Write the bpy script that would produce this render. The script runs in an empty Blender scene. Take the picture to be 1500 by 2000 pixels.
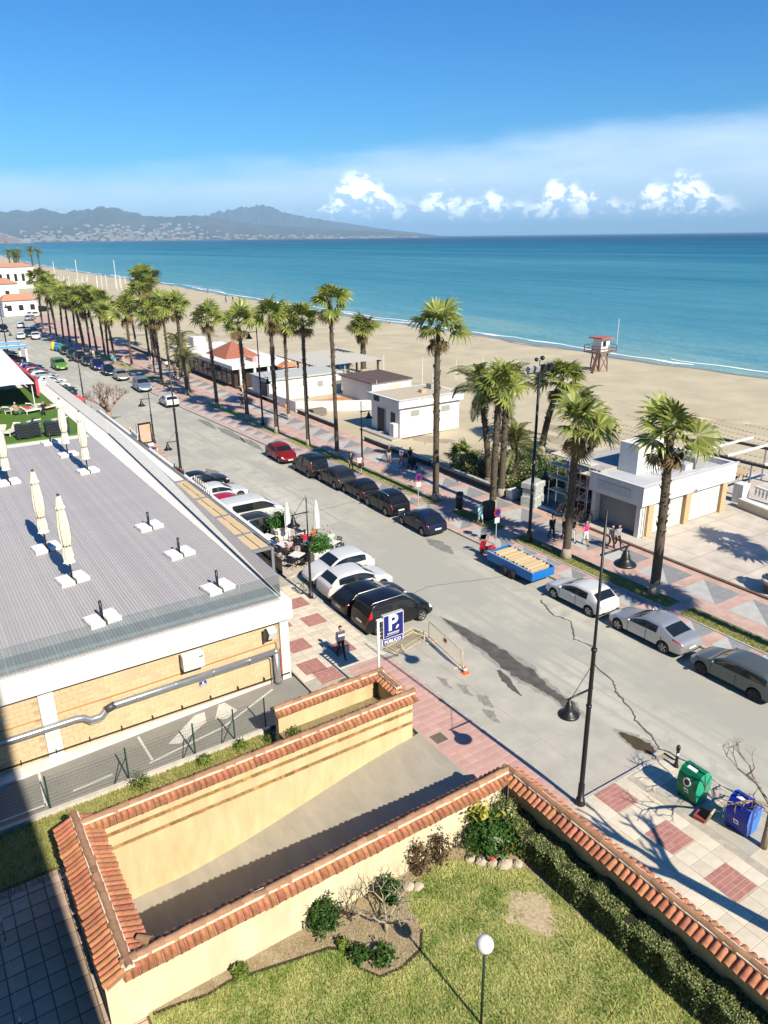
import bpy, bmesh, math, random
import numpy as np
from mathutils import Vector, Matrix, Euler
R = math.radians
random.seed(7); rng = np.random.default_rng(7)
scene = bpy.context.scene
COL = scene.collection
# ---------------------------------------------------------------- camera
# world frame: Y runs along the street away from the viewer, X points to the sea, z = 0 is the street
cam_d = bpy.data.cameras.new('camera')
cam = bpy.data.objects.new('camera', cam_d); COL.objects.link(cam)
cam_d.sensor_fit = 'VERTICAL'; cam_d.sensor_height = 32.0; cam_d.lens = 32.0 * 1450 / 2000
cam_d.clip_start = 0.3; cam_d.clip_end = 90000
cam.matrix_world = (Matrix.Translation((0, 0, 19.6)) @ Matrix.Rotation(R(-33.0), 4, 'Z')
                    @ Matrix.Rotation(R(90 - 20.3725), 4, 'X') @ Matrix.Rotation(-0.0123, 4, 'Z'))
scene.camera = cam
# ---------------------------------------------------------------- sky, sun, exposure
SUN_EL = R(39.0)
world = bpy.data.worlds.new('World'); scene.world = world; world.use_nodes = True
def build_world():
    nt = world.node_tree; nt.nodes.clear(); N = nt.nodes.new; L = nt.links.new
    out = N('ShaderNodeOutputWorld'); bg = N('ShaderNodeBackground')
    sky = N('ShaderNodeTexSky'); sky.sky_type = 'NISHITA'; sky.sun_disc = False
    sky.sun_elevation = SUN_EL; sky.sun_rotation = R(181.5)
    sky.altitude = 0; sky.air_density = 1.0; sky.dust_density = 0.3; sky.ozone_density = 3.0
    tc = N('ShaderNodeTexCoord'); sep = N('ShaderNodeSeparateXYZ'); L(tc.outputs['Generated'], sep.inputs[0])
    def math_(op, a, b=None, c=None, clamp=False):
        n = N('ShaderNodeMath'); n.operation = op; n.use_clamp = clamp
        for i, v in enumerate((a, b, c)):
            if v is None: continue
            if isinstance(v, (int, float)): n.inputs[i].default_value = v
            else: L(v, n.inputs[i])
        return n.outputs[0]
    def ramp(v, lo, hi):
        n = N('ShaderNodeMapRange'); n.interpolation_type = 'SMOOTHSTEP'; L(v, n.inputs[0])
        for i, x in ((1, lo), (2, hi)):
            if isinstance(x, (int, float)): n.inputs[i].default_value = x
            else: L(x, n.inputs[i])
        return n.outputs[0]
    x, y, z = sep.outputs
    az = math_('ARCTAN2', x, y)                      # azimuth from the street direction, to the right
    hyp = math_('SQRT', math_('ADD', math_('MULTIPLY', x, x), math_('MULTIPLY', y, y)))
    el = math_('ARCTAN2', z, hyp)
    comb = N('ShaderNodeCombineXYZ'); L(az, comb.inputs[0]); L(el, comb.inputs[1])
    def noise(sx, sy, scale, detail, rough, off=0.0, dist=0.0):
        mp = N('ShaderNodeMapping'); L(comb.outputs[0], mp.inputs[0])
        mp.inputs['Scale'].default_value = (sx, sy, 1); mp.inputs['Location'].default_value = (off, off * .7, off)
        n = N('ShaderNodeTexNoise'); L(mp.outputs[0], n.inputs['Vector'])
        n.inputs['Scale'].default_value = scale; n.inputs['Detail'].default_value = detail
        n.inputs['Roughness'].default_value = rough; n.inputs['Distortion'].default_value = dist
        return n.outputs[0]
    # high thin sheet: its upper edge climbs slowly towards the open sea and comes down again further round
    edge = math_('ADD', 0.092, math_('MULTIPLY', math_('SINE', math_('SUBTRACT', az, 0.42)), 0.075))
    edge = math_('ADD', edge, math_('MULTIPLY', math_('SUBTRACT', noise(1.5, 6, 4.0, 6, .6, 3.1), .5), 0.045))
    sheet = ramp(math_('SUBTRACT', edge, el), -0.006, 0.035)
    streak = ramp(noise(1.0, 7, 5.0, 7, .6, 1.7), .25, .75)
    sheet = math_('MULTIPLY', sheet, math_('ADD', 0.60, math_('MULTIPLY', streak, 0.30)))
    # heaped clouds low over the horizon, one long bank out over the bay and smaller ones elsewhere
    n1 = noise(1.0, 1.3, 42.0, 9, .60, 5.3, .4)
    n2 = noise(1.0, .2, 11.0, 3, .5, 9.1)
    bank = math_('MULTIPLY', ramp(az, .40, .50), math_('SUBTRACT', 1.0, ramp(az, .90, 1.06)))
    top = math_('ADD', math_('MULTIPLY', bank, math_('ADD', .026, math_('MULTIPLY', ramp(n2, .34, .62), .042))), math_('MULTIPLY', math_('MULTIPLY', ramp(n2, .52, .70), math_('SUBTRACT', 1.0, bank)), .022))
    hgt = math_('SUBTRACT', top, el)
    dens = math_('ADD', math_('MULTIPLY', hgt, 26.0), math_('MULTIPLY', math_('SUBTRACT', n1, .36), 3.6))
    cum = math_('MULTIPLY', ramp(dens, -0.05, 0.75), ramp(el, 0.007, 0.024))
    cum = math_('MULTIPLY', cum, math_('MULTIPLY', ramp(hgt, -0.014, 0.006), .95))
    lit = noise(1.0, 1.3, 42.0, 9, .60, 5.31, .4)
    shade = ramp(math_('ADD', math_('MULTIPLY', math_('SUBTRACT', n1, lit), 4.0), math_('ADD', math_('MULTIPLY', math_('SUBTRACT', el, .02), 16.0), math_('MULTIPLY', math_('SUBTRACT', n1, .5), 2.4))), -.05, .85)
    # mixing
    def mixc(f, a, b):
        n = N('ShaderNodeMix'); n.data_type = 'RGBA'; L(f, n.inputs[0])
        for s, v in ((n.inputs[6], a), (n.inputs[7], b)):
            if isinstance(v, tuple): s.default_value = v
            else: L(v, s)
        return n.outputs[2]
    hs = N('ShaderNodeHueSaturation'); L(sky.outputs[0], hs.inputs['Color']); hs.inputs['Saturation'].default_value = SKY_SAT; hs.inputs['Value'].default_value = 1.0
    tm = N('ShaderNodeMix'); tm.data_type = 'RGBA'; tm.blend_type = 'MULTIPLY'; tm.inputs[0].default_value = 1; L(hs.outputs[0], tm.inputs[6]); tm.inputs[7].default_value = (.50, 1.27, 1.78, 1)
    c = mixc(sheet, tm.outputs[2], SHEET_COL)
    cc = mixc(shade, CUM_DARK, CUM_LIT)
    c = mixc(cum, c, cc)
    L(c, bg.inputs[0]); bg.inputs[1].default_value = SKY_STR
    L(bg.outputs[0], out.inputs[0])
SKY_STR = 0.05; SKY_SAT = 1.35
SHEET_COL = (13.0, 15.5, 18.5, 1); CUM_DARK = (11.5, 15.0, 20.0, 1); CUM_LIT = (36.0, 35.5, 34.5, 1)
build_world()
sun_d = bpy.data.lights.new('sun', 'SUN'); sun_d.energy = 5.0; sun_d.angle = R(0.5); sun_d.color = (1, .915, .76)
sun = bpy.data.objects.new('sun', sun_d); COL.objects.link(sun)
d = Vector((-0.026 * math.cos(SUN_EL), math.cos(SUN_EL), -math.sin(SUN_EL)))
sun.rotation_euler = d.to_track_quat('-Z', 'Y').to_euler(); sun.location = (0, -20, 60)
vs = scene.view_settings; vs.view_transform = 'Standard'; vs.look = 'None'; vs.gamma = 1.0; vs.exposure = 0.58; vs.use_curve_mapping = False
scene.cycles.max_bounces = 6; scene.cycles.diffuse_bounces = 1; scene.cycles.transparent_max_bounces = 12; scene.cycles.volume_bounces = 0

# ---------------------------------------------------------------- materials
MATS = {}
def M(name, col, rough=.65, metal=0.0, var=0.0, vscale=3.0, bump=0.0, bscale=60.0, rand=0.0, spec=.35, alpha=1.0, coat=0.0, col2=None, trans=0.0, detail=6, stretch=None, hue=0.0, sss=None):
    if name in MATS: return MATS[name]
    m = bpy.data.materials.new(name); m.use_nodes = True; nt = m.node_tree; b = nt.nodes['Principled BSDF']; N = nt.nodes.new; L = nt.links.new
    b.inputs['Roughness'].default_value = rough; b.inputs['Metallic'].default_value = metal
    b.inputs['Specular IOR Level'].default_value = spec; b.inputs['Alpha'].default_value = alpha
    b.inputs['Coat Weight'].default_value = coat; b.inputs['Coat Roughness'].default_value = .05
    b.inputs['Transmission Weight'].default_value = trans
    c4 = (*col, 1)
    b.inputs['Base Color'].default_value = c4
    tc = N('ShaderNodeTexCoord'); vec = tc.outputs['Object']
    if stretch:
        mp = N('ShaderNodeMapping'); L(vec, mp.inputs[0]); mp.inputs['Scale'].default_value = stretch; vec = mp.outputs[0]
    src = None
    if var > 0 or col2:
        n = N('ShaderNodeTexNoise'); L(vec, n.inputs['Vector']); n.inputs['Scale'].default_value = vscale; n.inputs['Detail'].default_value = detail; n.inputs['Roughness'].default_value = .62
        r = N('ShaderNodeMapRange'); L(n.outputs[0], r.inputs[0]); r.inputs[1].default_value = .3; r.inputs[2].default_value = .7
        mx = N('ShaderNodeMix'); mx.data_type = 'RGBA'; L(r.outputs[0], mx.inputs[0])
        mx.inputs[6].default_value = (*(col2 or [max(0, x * (1 - var)) for x in col]), 1)
        mx.inputs[7].default_value = (*[min(1, x * (1 + var)) for x in col], 1) if not col2 else c4
        src = mx.outputs[2]
    if rand > 0 or hue > 0:
        oi = N('ShaderNodeObjectInfo'); hs = N('ShaderNodeHueSaturation')
        if src: L(src, hs.inputs['Color'])
        else: hs.inputs['Color'].default_value = c4
        mr = N('ShaderNodeMapRange'); L(oi.outputs['Random'], mr.inputs[0]); mr.inputs[3].default_value = 1 - rand; mr.inputs[4].default_value = 1 + rand
        L(mr.outputs[0], hs.inputs['Value'])
        if hue > 0:
            wn = N('ShaderNodeMath'); wn.operation = 'MULTIPLY_ADD'; wn.inputs[1].default_value = 7.31; wn.inputs[2].default_value = 0.17; L(oi.outputs['Random'], wn.inputs[0])
            fr = N('ShaderNodeMath'); fr.operation = 'FRACT'; L(wn.outputs[0], fr.inputs[0])
            m2 = N('ShaderNodeMapRange'); L(fr.outputs[0], m2.inputs[0]); m2.inputs[3].default_value = .5 - hue; m2.inputs[4].default_value = .5 + hue; L(m2.outputs[0], hs.inputs['Hue'])
        src = hs.outputs[0]
    if src: L(src, b.inputs['Base Color'])
    if bump > 0:
        n = N('ShaderNodeTexNoise'); L(vec, n.inputs['Vector']); n.inputs['Scale'].default_value = bscale; n.inputs['Detail'].default_value = 4
        bp = N('ShaderNodeBump'); bp.inputs['Strength'].default_value = bump; bp.inputs['Distance'].default_value = .02; L(n.outputs[0], bp.inputs['Height']); L(bp.outputs[0], b.inputs['Normal'])
    MATS[name] = m
    return m
def leafmat(name, a, b_, rough=.5, trans=.25):
    """foliage: colour varies per leaf through the 'tint' attribute, some light passes through"""
    if name in MATS: return MATS[name]
    m = bpy.data.materials.new(name); m.use_nodes = True; nt = m.node_tree; b = nt.nodes['Principled BSDF']; N = nt.nodes.new; L = nt.links.new
    at = N('ShaderNodeAttribute'); at.attribute_name = 'tint'
    mx = N('ShaderNodeMix'); mx.data_type = 'RGBA'; L(at.outputs['Fac'], mx.inputs[0]); mx.inputs[6].default_value = (*a, 1); mx.inputs[7].default_value = (*b_, 1)
    oi = N('ShaderNodeObjectInfo'); hs = N('ShaderNodeHueSaturation'); L(mx.outputs[2], hs.inputs['Color'])
    mr = N('ShaderNodeMapRange'); L(oi.outputs['Random'], mr.inputs[0]); mr.inputs[3].default_value = .8; mr.inputs[4].default_value = 1.2; L(mr.outputs[0], hs.inputs['Value'])
    L(hs.outputs[0], b.inputs['Base Color']); b.inputs['Roughness'].default_value = rough; b.inputs['Specular IOR Level'].default_value = .4
    tr = N('ShaderNodeBsdfTranslucent'); L(hs.outputs[0], tr.inputs[0]); ms = N('ShaderNodeMixShader'); ms.inputs[0].default_value = trans
    L(b.outputs[0], ms.inputs[1]); L(tr.outputs[0], ms.inputs[2]); L(ms.outputs[0], nt.nodes['Material Output'].inputs[0])
    MATS[name] = m
    return m

# ---------------------------------------------------------------- mesh helpers
class MB:
    """collects shapes and links them as ONE mesh object"""
    def __init__(s): s.v = []; s.f = []; s.mi = []; s.cur = 0
    def add(s, vs, fs):
        o = len(s.v); s.v += [tuple(p) for p in vs]; s.f += [tuple(i + o for i in f) for f in fs]; s.mi += [s.cur] * len(fs); return s
    def box(s, x0, x1, y0, y1, z0, z1):
        return s.add([(x0,y0,z0),(x1,y0,z0),(x1,y1,z0),(x0,y1,z0),(x0,y0,z1),(x1,y0,z1),(x1,y1,z1),(x0,y1,z1)],
                     [(0,3,2,1),(4,5,6,7),(0,1,5,4),(1,2,6,5),(2,3,7,6),(3,0,4,7)])
    def bevbox(s, x0, x1, y0, y1, z0, z1, b=.02):
        # box with chamfered top edges
        return s.add([(x0,y0,z0),(x1,y0,z0),(x1,y1,z0),(x0,y1,z0),(x0,y0,z1-b),(x1,y0,z1-b),(x1,y1,z1-b),(x0,y1,z1-b),(x0+b,y0+b,z1),(x1-b,y0+b,z1),(x1-b,y1-b,z1),(x0+b,y1-b,z1)],
                     [(0,3,2,1),(0,1,5,4),(1,2,6,5),(2,3,7,6),(3,0,4,7),(4,5,9,8),(5,6,10,9),(6,7,11,10),(7,4,8,11),(8,9,10,11)])
    def obox(s, c, ax, ay, az):
        c, ax, ay, az = map(Vector, (c, ax, ay, az)); vs = []
        for sz in (-1, 1):
            for sx, sy in ((-1,-1),(1,-1),(1,1),(-1,1)): vs.append(c + ax*sx + ay*sy + az*sz)
        return s.add(vs, [(0,3,2,1),(4,5,6,7),(0,1,5,4),(1,2,6,5),(2,3,7,6),(3,0,4,7)])
    def beam(s, a, b, w, h=None, up=(0,0,1)):
        a, b = Vector(a), Vector(b); d = (b - a); l = d.length; d.normalize(); h = h or w
        sd = d.cross(Vector(up));
        if sd.length < 1e-4: sd = d.cross(Vector((0,1,0)))
        sd.normalize(); u = sd.cross(d)
        return s.obox((a + b) / 2, d * l / 2, sd * w / 2, u * h / 2)
    def tube(s, pts, rads, n=8, cap=True):
        pts = [Vector(p) for p in pts]
        if isinstance(rads, (int, float)): rads = [rads] * len(pts)
        vs = []; fs = []; k = len(pts); prev = None
        for i, p in enumerate(pts):
            t = (pts[min(i+1,k-1)] - pts[max(i-1,0)])
            if t.length < 1e-9: t = Vector((0,0,1))
            t.normalize()
            if prev is None:
                a = t.cross(Vector((0,0,1)));
                if a.length < 1e-3: a = t.cross(Vector((1,0,0)))
            else: a = prev - t * prev.dot(t)
            a.normalize(); prev = a; b = t.cross(a)
            for j in range(n):
                q = 2*math.pi*j/n; vs.append(p + (a*math.cos(q) + b*math.sin(q)) * rads[i])
        for i in range(k-1):
            for j in range(n): fs.append((i*n+j, i*n+(j+1)%n, (i+1)*n+(j+1)%n, (i+1)*n+j))
        if cap: fs.append(tuple(range(n))[::-1]); fs.append(tuple((k-1)*n+j for j in range(n)))
        return s.add(vs, fs)
    def lathe(s, prof, n=16, c=(0,0,0)):
        vs = []; fs = []; k = len(prof)
        for r, z in prof:
            for j in range(n):
                q = 2*math.pi*j/n; vs.append((c[0]+r*math.cos(q), c[1]+r*math.sin(q), c[2]+z))
        for i in range(k-1):
            for j in range(n): fs.append((i*n+j, i*n+(j+1)%n, (i+1)*n+(j+1)%n, (i+1)*n+j))
        return s.add(vs, fs)
    def poly(s, pts): return s.add(pts, [tuple(range(len(pts)))])
    def prism(s, pts, z0, z1):
        n = len(pts); vs = [(p[0],p[1],z0) for p in pts] + [(p[0],p[1],z1) for p in pts]
        fs = [tuple(range(n))[::-1], tuple(range(n,2*n))] + [(i,(i+1)%n,n+(i+1)%n,n+i) for i in range(n)]
        return s.add(vs, fs)
    def xprism(s, pts, x0, x1):   # outline in (y,z), extruded along x
        n = len(pts); vs = [(x0,p[0],p[1]) for p in pts] + [(x1,p[0],p[1]) for p in pts]
        fs = [tuple(range(n)), tuple(range(n,2*n))[::-1]] + [(i,n+i,n+(i+1)%n,(i+1)%n) for i in range(n)]
        return s.add(vs, fs)
    def sphere(s, c, r, n=12, m=8, sc=(1,1,1)):
        prof = [(math.sin(math.pi*i/m), -math.cos(math.pi*i/m)) for i in range(m+1)]
        vs = []; fs = []
        for a, z in prof:
            for j in range(n):
                q = 2*math.pi*j/n; vs.append((c[0]+a*r*sc[0]*math.cos(q), c[1]+a*r*sc[1]*math.sin(q), c[2]+z*r*sc[2]))
        for i in range(m):
            for j in range(n): fs.append((i*n+j, i*n+(j+1)%n, (i+1)*n+(j+1)%n, (i+1)*n+j))
        return s.add(vs, fs)
    def mesh(s, name, smooth=False, mats=()):
        me = bpy.data.meshes.new(name); me.from_pydata(s.v, [], s.f)
        for m in mats: me.materials.append(m)
        if any(s.mi): me.polygons.foreach_set('material_index', s.mi)
        if smooth: me.polygons.foreach_set('use_smooth', [True]*len(me.polygons))
        me.update(); return me
    def build(s, name, mat, parent=None, smooth=False, loc=None, rz=0.0):
        mats = mat if isinstance(mat, (list, tuple)) else [mat]
        return ob(name, s.mesh(name, smooth, mats), parent, loc, rz)
def ob(name, me, parent=None, loc=None, rz=0.0, mat=None):
    o = bpy.data.objects.new(name, me); COL.objects.link(o); o.parent = parent
    if loc is not None: o.location = loc
    if rz: o.rotation_euler.z = rz
    if mat: setmat(o, mat)
    return o
def setmat(o, mat, slot=0):
    o.material_slots[slot].link = 'OBJECT'; o.material_slots[slot].material = mat
def tag(o, label, cat, group=None):
    o['label'] = label; o['category'] = cat
    if group: o['group'] = group
    return o
def thing(name, label, cat, loc=(0,0,0), rz=0.0, group=None):
    o = bpy.data.objects.new(name, None); COL.objects.link(o); o.location = loc; o.rotation_euler.z = rz; o.empty_display_size = .2
    return tag(o, label, cat, group)
def struct(o): o['kind'] = 'structure'; return o
def stuff(o): o['kind'] = 'stuff'; return o
def sharp(me, ang=40):
    me.polygons.foreach_set('use_smooth', [True]*len(me.polygons))
    try: me.set_sharp_from_angle(angle=R(ang))
    except Exception: pass
    return me
def np_mesh(name, verts, faces, mat, tint=None):
    """verts (n,3), faces (m,3 or 4) numpy -> mesh, tint per face stored as a face attribute"""
    me = bpy.data.meshes.new(name); k = faces.shape[1]
    me.vertices.add(len(verts)); me.vertices.foreach_set('co', verts.astype(np.float32).ravel())
    me.loops.add(faces.size); me.loops.foreach_set('vertex_index', faces.astype(np.int32).ravel())
    me.polygons.add(len(faces)); me.polygons.foreach_set('loop_start', np.arange(0, faces.size, k, dtype=np.int32))
    me.update(calc_edges=True); me.materials.append(mat)
    if tint is not None:
        a = me.attributes.new('tint', 'FLOAT', 'FACE'); a.data.foreach_set('value', np.asarray(tint, np.float32))
    return me
def leaf_cloud(pts, size, normal_up=.3, aspect=.5, jitter=.35, seed=1):
    """one rhombic leaf per point: returns verts, faces"""
    g = np.random.default_rng(seed); n = len(pts)
    nrm = g.normal(size=(n,3)); nrm[:,2] = np.abs(nrm[:,2]) + normal_up; nrm /= np.linalg.norm(nrm, axis=1, keepdims=True)
    t = g.normal(size=(n,3)); t -= nrm * (t*nrm).sum(1, keepdims=True); t /= np.linalg.norm(t, axis=1, keepdims=True); b = np.cross(nrm, t)
    s = (size * (1 + jitter * g.uniform(-1, 1, n)))[:,None]
    fold = nrm * s * .18
    v = np.stack([pts - t*s, pts + b*s*aspect + fold, pts + t*s, pts - b*s*aspect + fold], 1).reshape(-1,3)
    f = np.arange(n*4).reshape(n,4); return v, f
def evaluated(o):
    dg = bpy.context.evaluated_depsgraph_get(); dg.update()
    return bpy.data.meshes.new_from_object(o.evaluated_get(dg))
# ================================================================ THE SETTING
def tilemat(name, col, mortar, w, h, rough=.75, var=.12, off=.5, bump=.3, msize=.012):
    m = bpy.data.materials.new(name); m.use_nodes = True; nt = m.node_tree; b = nt.nodes['Principled BSDF']; N = nt.nodes.new; L = nt.links.new
    tc = N('ShaderNodeTexCoord'); br = N('ShaderNodeTexBrick'); L(tc.outputs['Object'], br.inputs['Vector'])
    br.inputs['Scale'].default_value = 1; br.inputs['Brick Width'].default_value = w; br.inputs['Row Height'].default_value = h; br.inputs['Mortar Size'].default_value = msize; br.offset = off
    br.inputs['Color1'].default_value = (*[x*(1-var) for x in col], 1); br.inputs['Color2'].default_value = (*[min(1, x*(1+var)) for x in col], 1); br.inputs['Mortar'].default_value = (*mortar, 1)
    n = N('ShaderNodeTexNoise'); L(tc.outputs['Object'], n.inputs['Vector']); n.inputs['Scale'].default_value = .8; n.inputs['Detail'].default_value = 8
    mr = N('ShaderNodeMapRange'); L(n.outputs[0], mr.inputs[0]); mr.inputs[1].default_value = .3; mr.inputs[2].default_value = .7; mr.inputs[3].default_value = .82; mr.inputs[4].default_value = 1.12
    hs = N('ShaderNodeHueSaturation'); L(br.outputs[0], hs.inputs['Color']); L(mr.outputs[0], hs.inputs['Value']); L(hs.outputs[0], b.inputs['Base Color'])
    b.inputs['Roughness'].default_value = rough; b.inputs['Specular IOR Level'].default_value = .25
    return m
def sheet(name, pts, z, mat, parent=None): return MB().poly([(x, y, z) for x, y in pts]).build(name, mat, parent)
def rect(x0, x1, y0, y1): return [(x0,y0),(x1,y0),(x1,y1),(x0,y1)]
m_dust = M('dusty ground', (.36,.30,.22), .9, var=.25, vscale=.3, bump=.3, bscale=8)
# bare land under everything, open where the garage ramp goes down
g = MB()
for x0, x1, y0, y1 in ((-900, 2.3, -300, 1500), (2.3, 15.0, -300, 15.3), (2.3, 15.0, 21.3, 1500), (15.0, 60, -300, 1500)):
    g.poly([(x0,y0,-.9 if False else -.22),(x1,y0,-.22),(x1,y1,-.22),(x0,y1,-.22)])
struct(g.build('ground', m_dust))
# ---------------------------------------------------------------- sea and beach
SHORE = [(-400,118),(-120,113),(0,111),(62,110.4),(79,109.0),(105,110.4),(137,110.2),(165,108.5),(200,109.5),(239,112.0),(296,115),(370,119),(452,119),(576,120),(769,125),(1100,150),(1500,190)]
def shore(y):
    ys = [p[0] for p in SHORE]; xs = [p[1] for p in SHORE]
    return float(np.interp(y, ys, xs)) + .5*math.sin(y*.21) + .35*math.sin(y*.53+1)
def mat_sea():
    m = bpy.data.materials.new('sea water'); m.use_nodes = True; nt = m.node_tree; b = nt.nodes['Principled BSDF']; N = nt.nodes.new; L = nt.links.new
    tc = N('ShaderNodeTexCoord'); sp = N('ShaderNodeSeparateXYZ'); L(tc.outputs['Object'], sp.inputs[0])
    cr = N('ShaderNodeValToRGB'); mr = N('ShaderNodeMapRange'); L(sp.outputs[0], mr.inputs[0]); mr.inputs[1].default_value = 108; mr.inputs[2].default_value = 4200
    pw = N('ShaderNodeMath'); pw.operation = 'POWER'; L(mr.outputs[0], pw.inputs[0]); pw.inputs[1].default_value = .4
    n0 = N('ShaderNodeTexNoise'); mp0 = N('ShaderNodeMapping'); L(tc.outputs['Object'], mp0.inputs[0]); mp0.inputs['Scale'].default_value = (.010, .0016, 1); L(mp0.outputs[0], n0.inputs['Vector']); n0.inputs['Scale'].default_value = 1; n0.inputs['Detail'].default_value = 5
    ad = N('ShaderNodeMath'); ad.operation = 'MULTIPLY_ADD'; L(n0.outputs[0], ad.inputs[0]); ad.inputs[1].default_value = .5; ad.inputs[2].default_value = -.25
    s2 = N('ShaderNodeMath'); s2.operation = 'ADD'; L(pw.outputs[0], s2.inputs[0]); L(ad.outputs[0], s2.inputs[1]); n9 = N('ShaderNodeTexNoise'); mp9 = N('ShaderNodeMapping'); L(tc.outputs['Object'], mp9.inputs[0]); mp9.inputs['Scale'].default_value = (.085, .016, 1); L(mp9.outputs[0], n9.inputs['Vector']); n9.inputs['Scale'].default_value = 1; n9.inputs['Detail'].default_value = 7; n9.inputs['Roughness'].default_value = .7
    s3 = N('ShaderNodeMath'); s3.operation = 'MULTIPLY_ADD'; L(n9.outputs[0], s3.inputs[0]); s3.inputs[1].default_value = .36; s3.inputs[2].default_value = -.18
    s4 = N('ShaderNodeMath'); s4.operation = 'ADD'; L(s2.outputs[0], s4.inputs[0]); L(s3.outputs[0], s4.inputs[1]); L(s4.outputs[0], cr.inputs[0])
    e = cr.color_ramp.elements; e[0].position = 0.0; e[0].color = (.21,.37,.37,1); e[1].position = 1.0; e[1].color = (.0005,.052,.145,1)
    for p, c in ((.10,(.105,.29,.36,1)), (.28,(.060,.235,.32,1)), (.50,(.016,.145,.24,1)), (.78,(.001,.070,.165,1))):
        x = cr.color_ramp.elements.new(p); x.color = c
    df = N('ShaderNodeBsdfDiffuse'); L(cr.outputs[0], df.inputs[0]); gs = N('ShaderNodeBsdfGlossy'); gs.inputs['Roughness'].default_value = .22; mxs = N('ShaderNodeMixShader'); mxs.inputs[0].default_value = .06; L(df.outputs[0], mxs.inputs[1]); L(gs.outputs[0], mxs.inputs[2]); L(mxs.outputs[0], nt.nodes['Material Output'].inputs[0])
    hgt = None
    for sx, sy, sc, w in ((.22,.05,1,1.4), (.8,.22,1,.55), (2.6,1.2,1,.16)):
        mp = N('ShaderNodeMapping'); L(tc.outputs['Object'], mp.inputs[0]); mp.inputs['Scale'].default_value = (sx, sy, 1)
        n = N('ShaderNodeTexNoise'); L(mp.outputs[0], n.inputs['Vector']); n.inputs['Scale'].default_value = sc; n.inputs['Detail'].default_value = 3
        q = N('ShaderNodeMath'); q.operation = 'MULTIPLY_ADD'; L(n.outputs[0], q.inputs[0]); q.inputs[1].default_value = w
        if hgt: L(hgt, q.inputs[2])
        else: q.inputs[2].default_value = 0
        hgt = q.outputs[0]
    bp = N('ShaderNodeBump'); bp.inputs['Strength'].default_value = 1.0; bp.inputs['Distance'].default_value = .9; L(hgt, bp.inputs['Height']); L(bp.outputs[0], df.inputs['Normal']); L(bp.outputs[0], gs.inputs['Normal'])
    return m
struct(sheet('sea', rect(60, 45000, -30000, 45000), -1.0, mat_sea()))
# sand: a rolling sheet that dips under the water at the shoreline
def mat_sand():
    m = M('beach sand', (.58,.50,.345), .9, col2=(.44,.38,.26), vscale=.16, bump=.5, bscale=1.6, detail=10, spec=.15)
    return m
def sand_z(x, y):
    s = shore(y); t = (s - x)
    base = -.16 - .55*np.clip((x-62)/45, 0, 1)
    dip = np.where(t < 5, -.45*(1 - t/5.0), 0)
    r = np.clip((x-41)/4, 0, 1) * np.clip(t/8, 0, 1)
    bumps = .09*np.sin(x*.31+y*.11)*np.sin(y*.23-x*.07) + .06*np.sin(x*.9+1.3*np.sin(y*.31)) * np.sin(y*.55+x*.2)
    return base + dip + bumps*r
ys = np.concatenate([np.arange(-120, 20, 6), np.arange(20, 130, 1.2), np.arange(130, 260, 3), np.arange(260, 800, 14), np.arange(800, 1501, 70)])
us = np.concatenate([np.linspace(0, .93, 74), np.linspace(.94, 1.06, 16)])
V = []; 
for y in ys:
    s = shore(y)
    for u in us:
        x = 38.3 + (s - 38.3)*u; V.append((x, y, float(sand_z(x, y)) + (random.uniform(-.03,.03) if 42 < x < s-6 else 0)))
nu = len(us); F = [(i*nu+j, i*nu+j+1, (i+1)*nu+j+1, (i+1)*nu+j) for i in range(len(ys)-1) for j in range(nu-1)]
mb = MB(); mb.add(V, F); beach = struct(mb.build('beach', mat_sand(), smooth=True))
# wet sand band and the line of surf
m_wet = M('wet sand', (.24,.185,.12), .35, var=.2, vscale=.4, spec=.5)
mb = MB(); V = []; F = []
yy = np.concatenate([np.arange(-100, 260, 1.5), np.arange(260, 1400, 10)])
for k, y in enumerate(yy):
    s = shore(y); w = 4.5 + 1.3*math.sin(y*.07) + .8*math.sin(y*.31)
    for a in (0, .5, 1):
        x = s - w*(1-a) + 1.0*a; V.append((x, y, float(sand_z(x, y)) + .035))
F = [(i*3+j, i*3+j+1, (i+1)*3+j+1, (i+1)*3+j) for i in range(len(yy)-1) for j in range(2)]
mb.add(V, F); struct(mb.build('wet_sand', m_wet, smooth=True))
m_foam = M('sea foam', (.86,.88,.86), .8, var=.08, vscale=1.5, bump=.6, bscale=3)
def foam(off, wid, seed, keep, name):
    g = random.Random(seed); mb = MB(); run = []; ph = g.uniform(0, 9)
    for y in yy:
        on = math.sin(y*.045+ph) + .6*math.sin(y*.13+2*ph) > keep
        if on:
            w = wid*(.55+.45*math.sin(y*.4+ph)+g.uniform(-.25,.25)); w = max(.12, w); x = shore(y) + off + .7*math.sin(y*.17+ph) + g.uniform(-.12,.12)
            run.append((x-w, x+w, y))
        if (not on or y == yy[-1]) and len(run) > 1:
            V = []; F = []
            for a, b_, y2 in run: V += [(a,y2,-.955),(a+(b_-a)*.5,y2,-.86),(b_,y2,-.955)]
            for i in range(len(run)-1): F += [(i*3,i*3+1,i*3+4,i*3+3),(i*3+1,i*3+2,i*3+5,i*3+4)]
            mb.add(V, F); run = []
        elif not on: run = []
    return stuff(mb.build(name, m_foam, smooth=True))
tag(foam(.9, .75, 1, -1.2, 'surf'), 'white line of surf washing up the wet sand', 'surf')
tag(foam(3.6, .35, 5, .25, 'breaking_wave'), 'thin broken crest of a wave just off the beach', 'wave')
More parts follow.
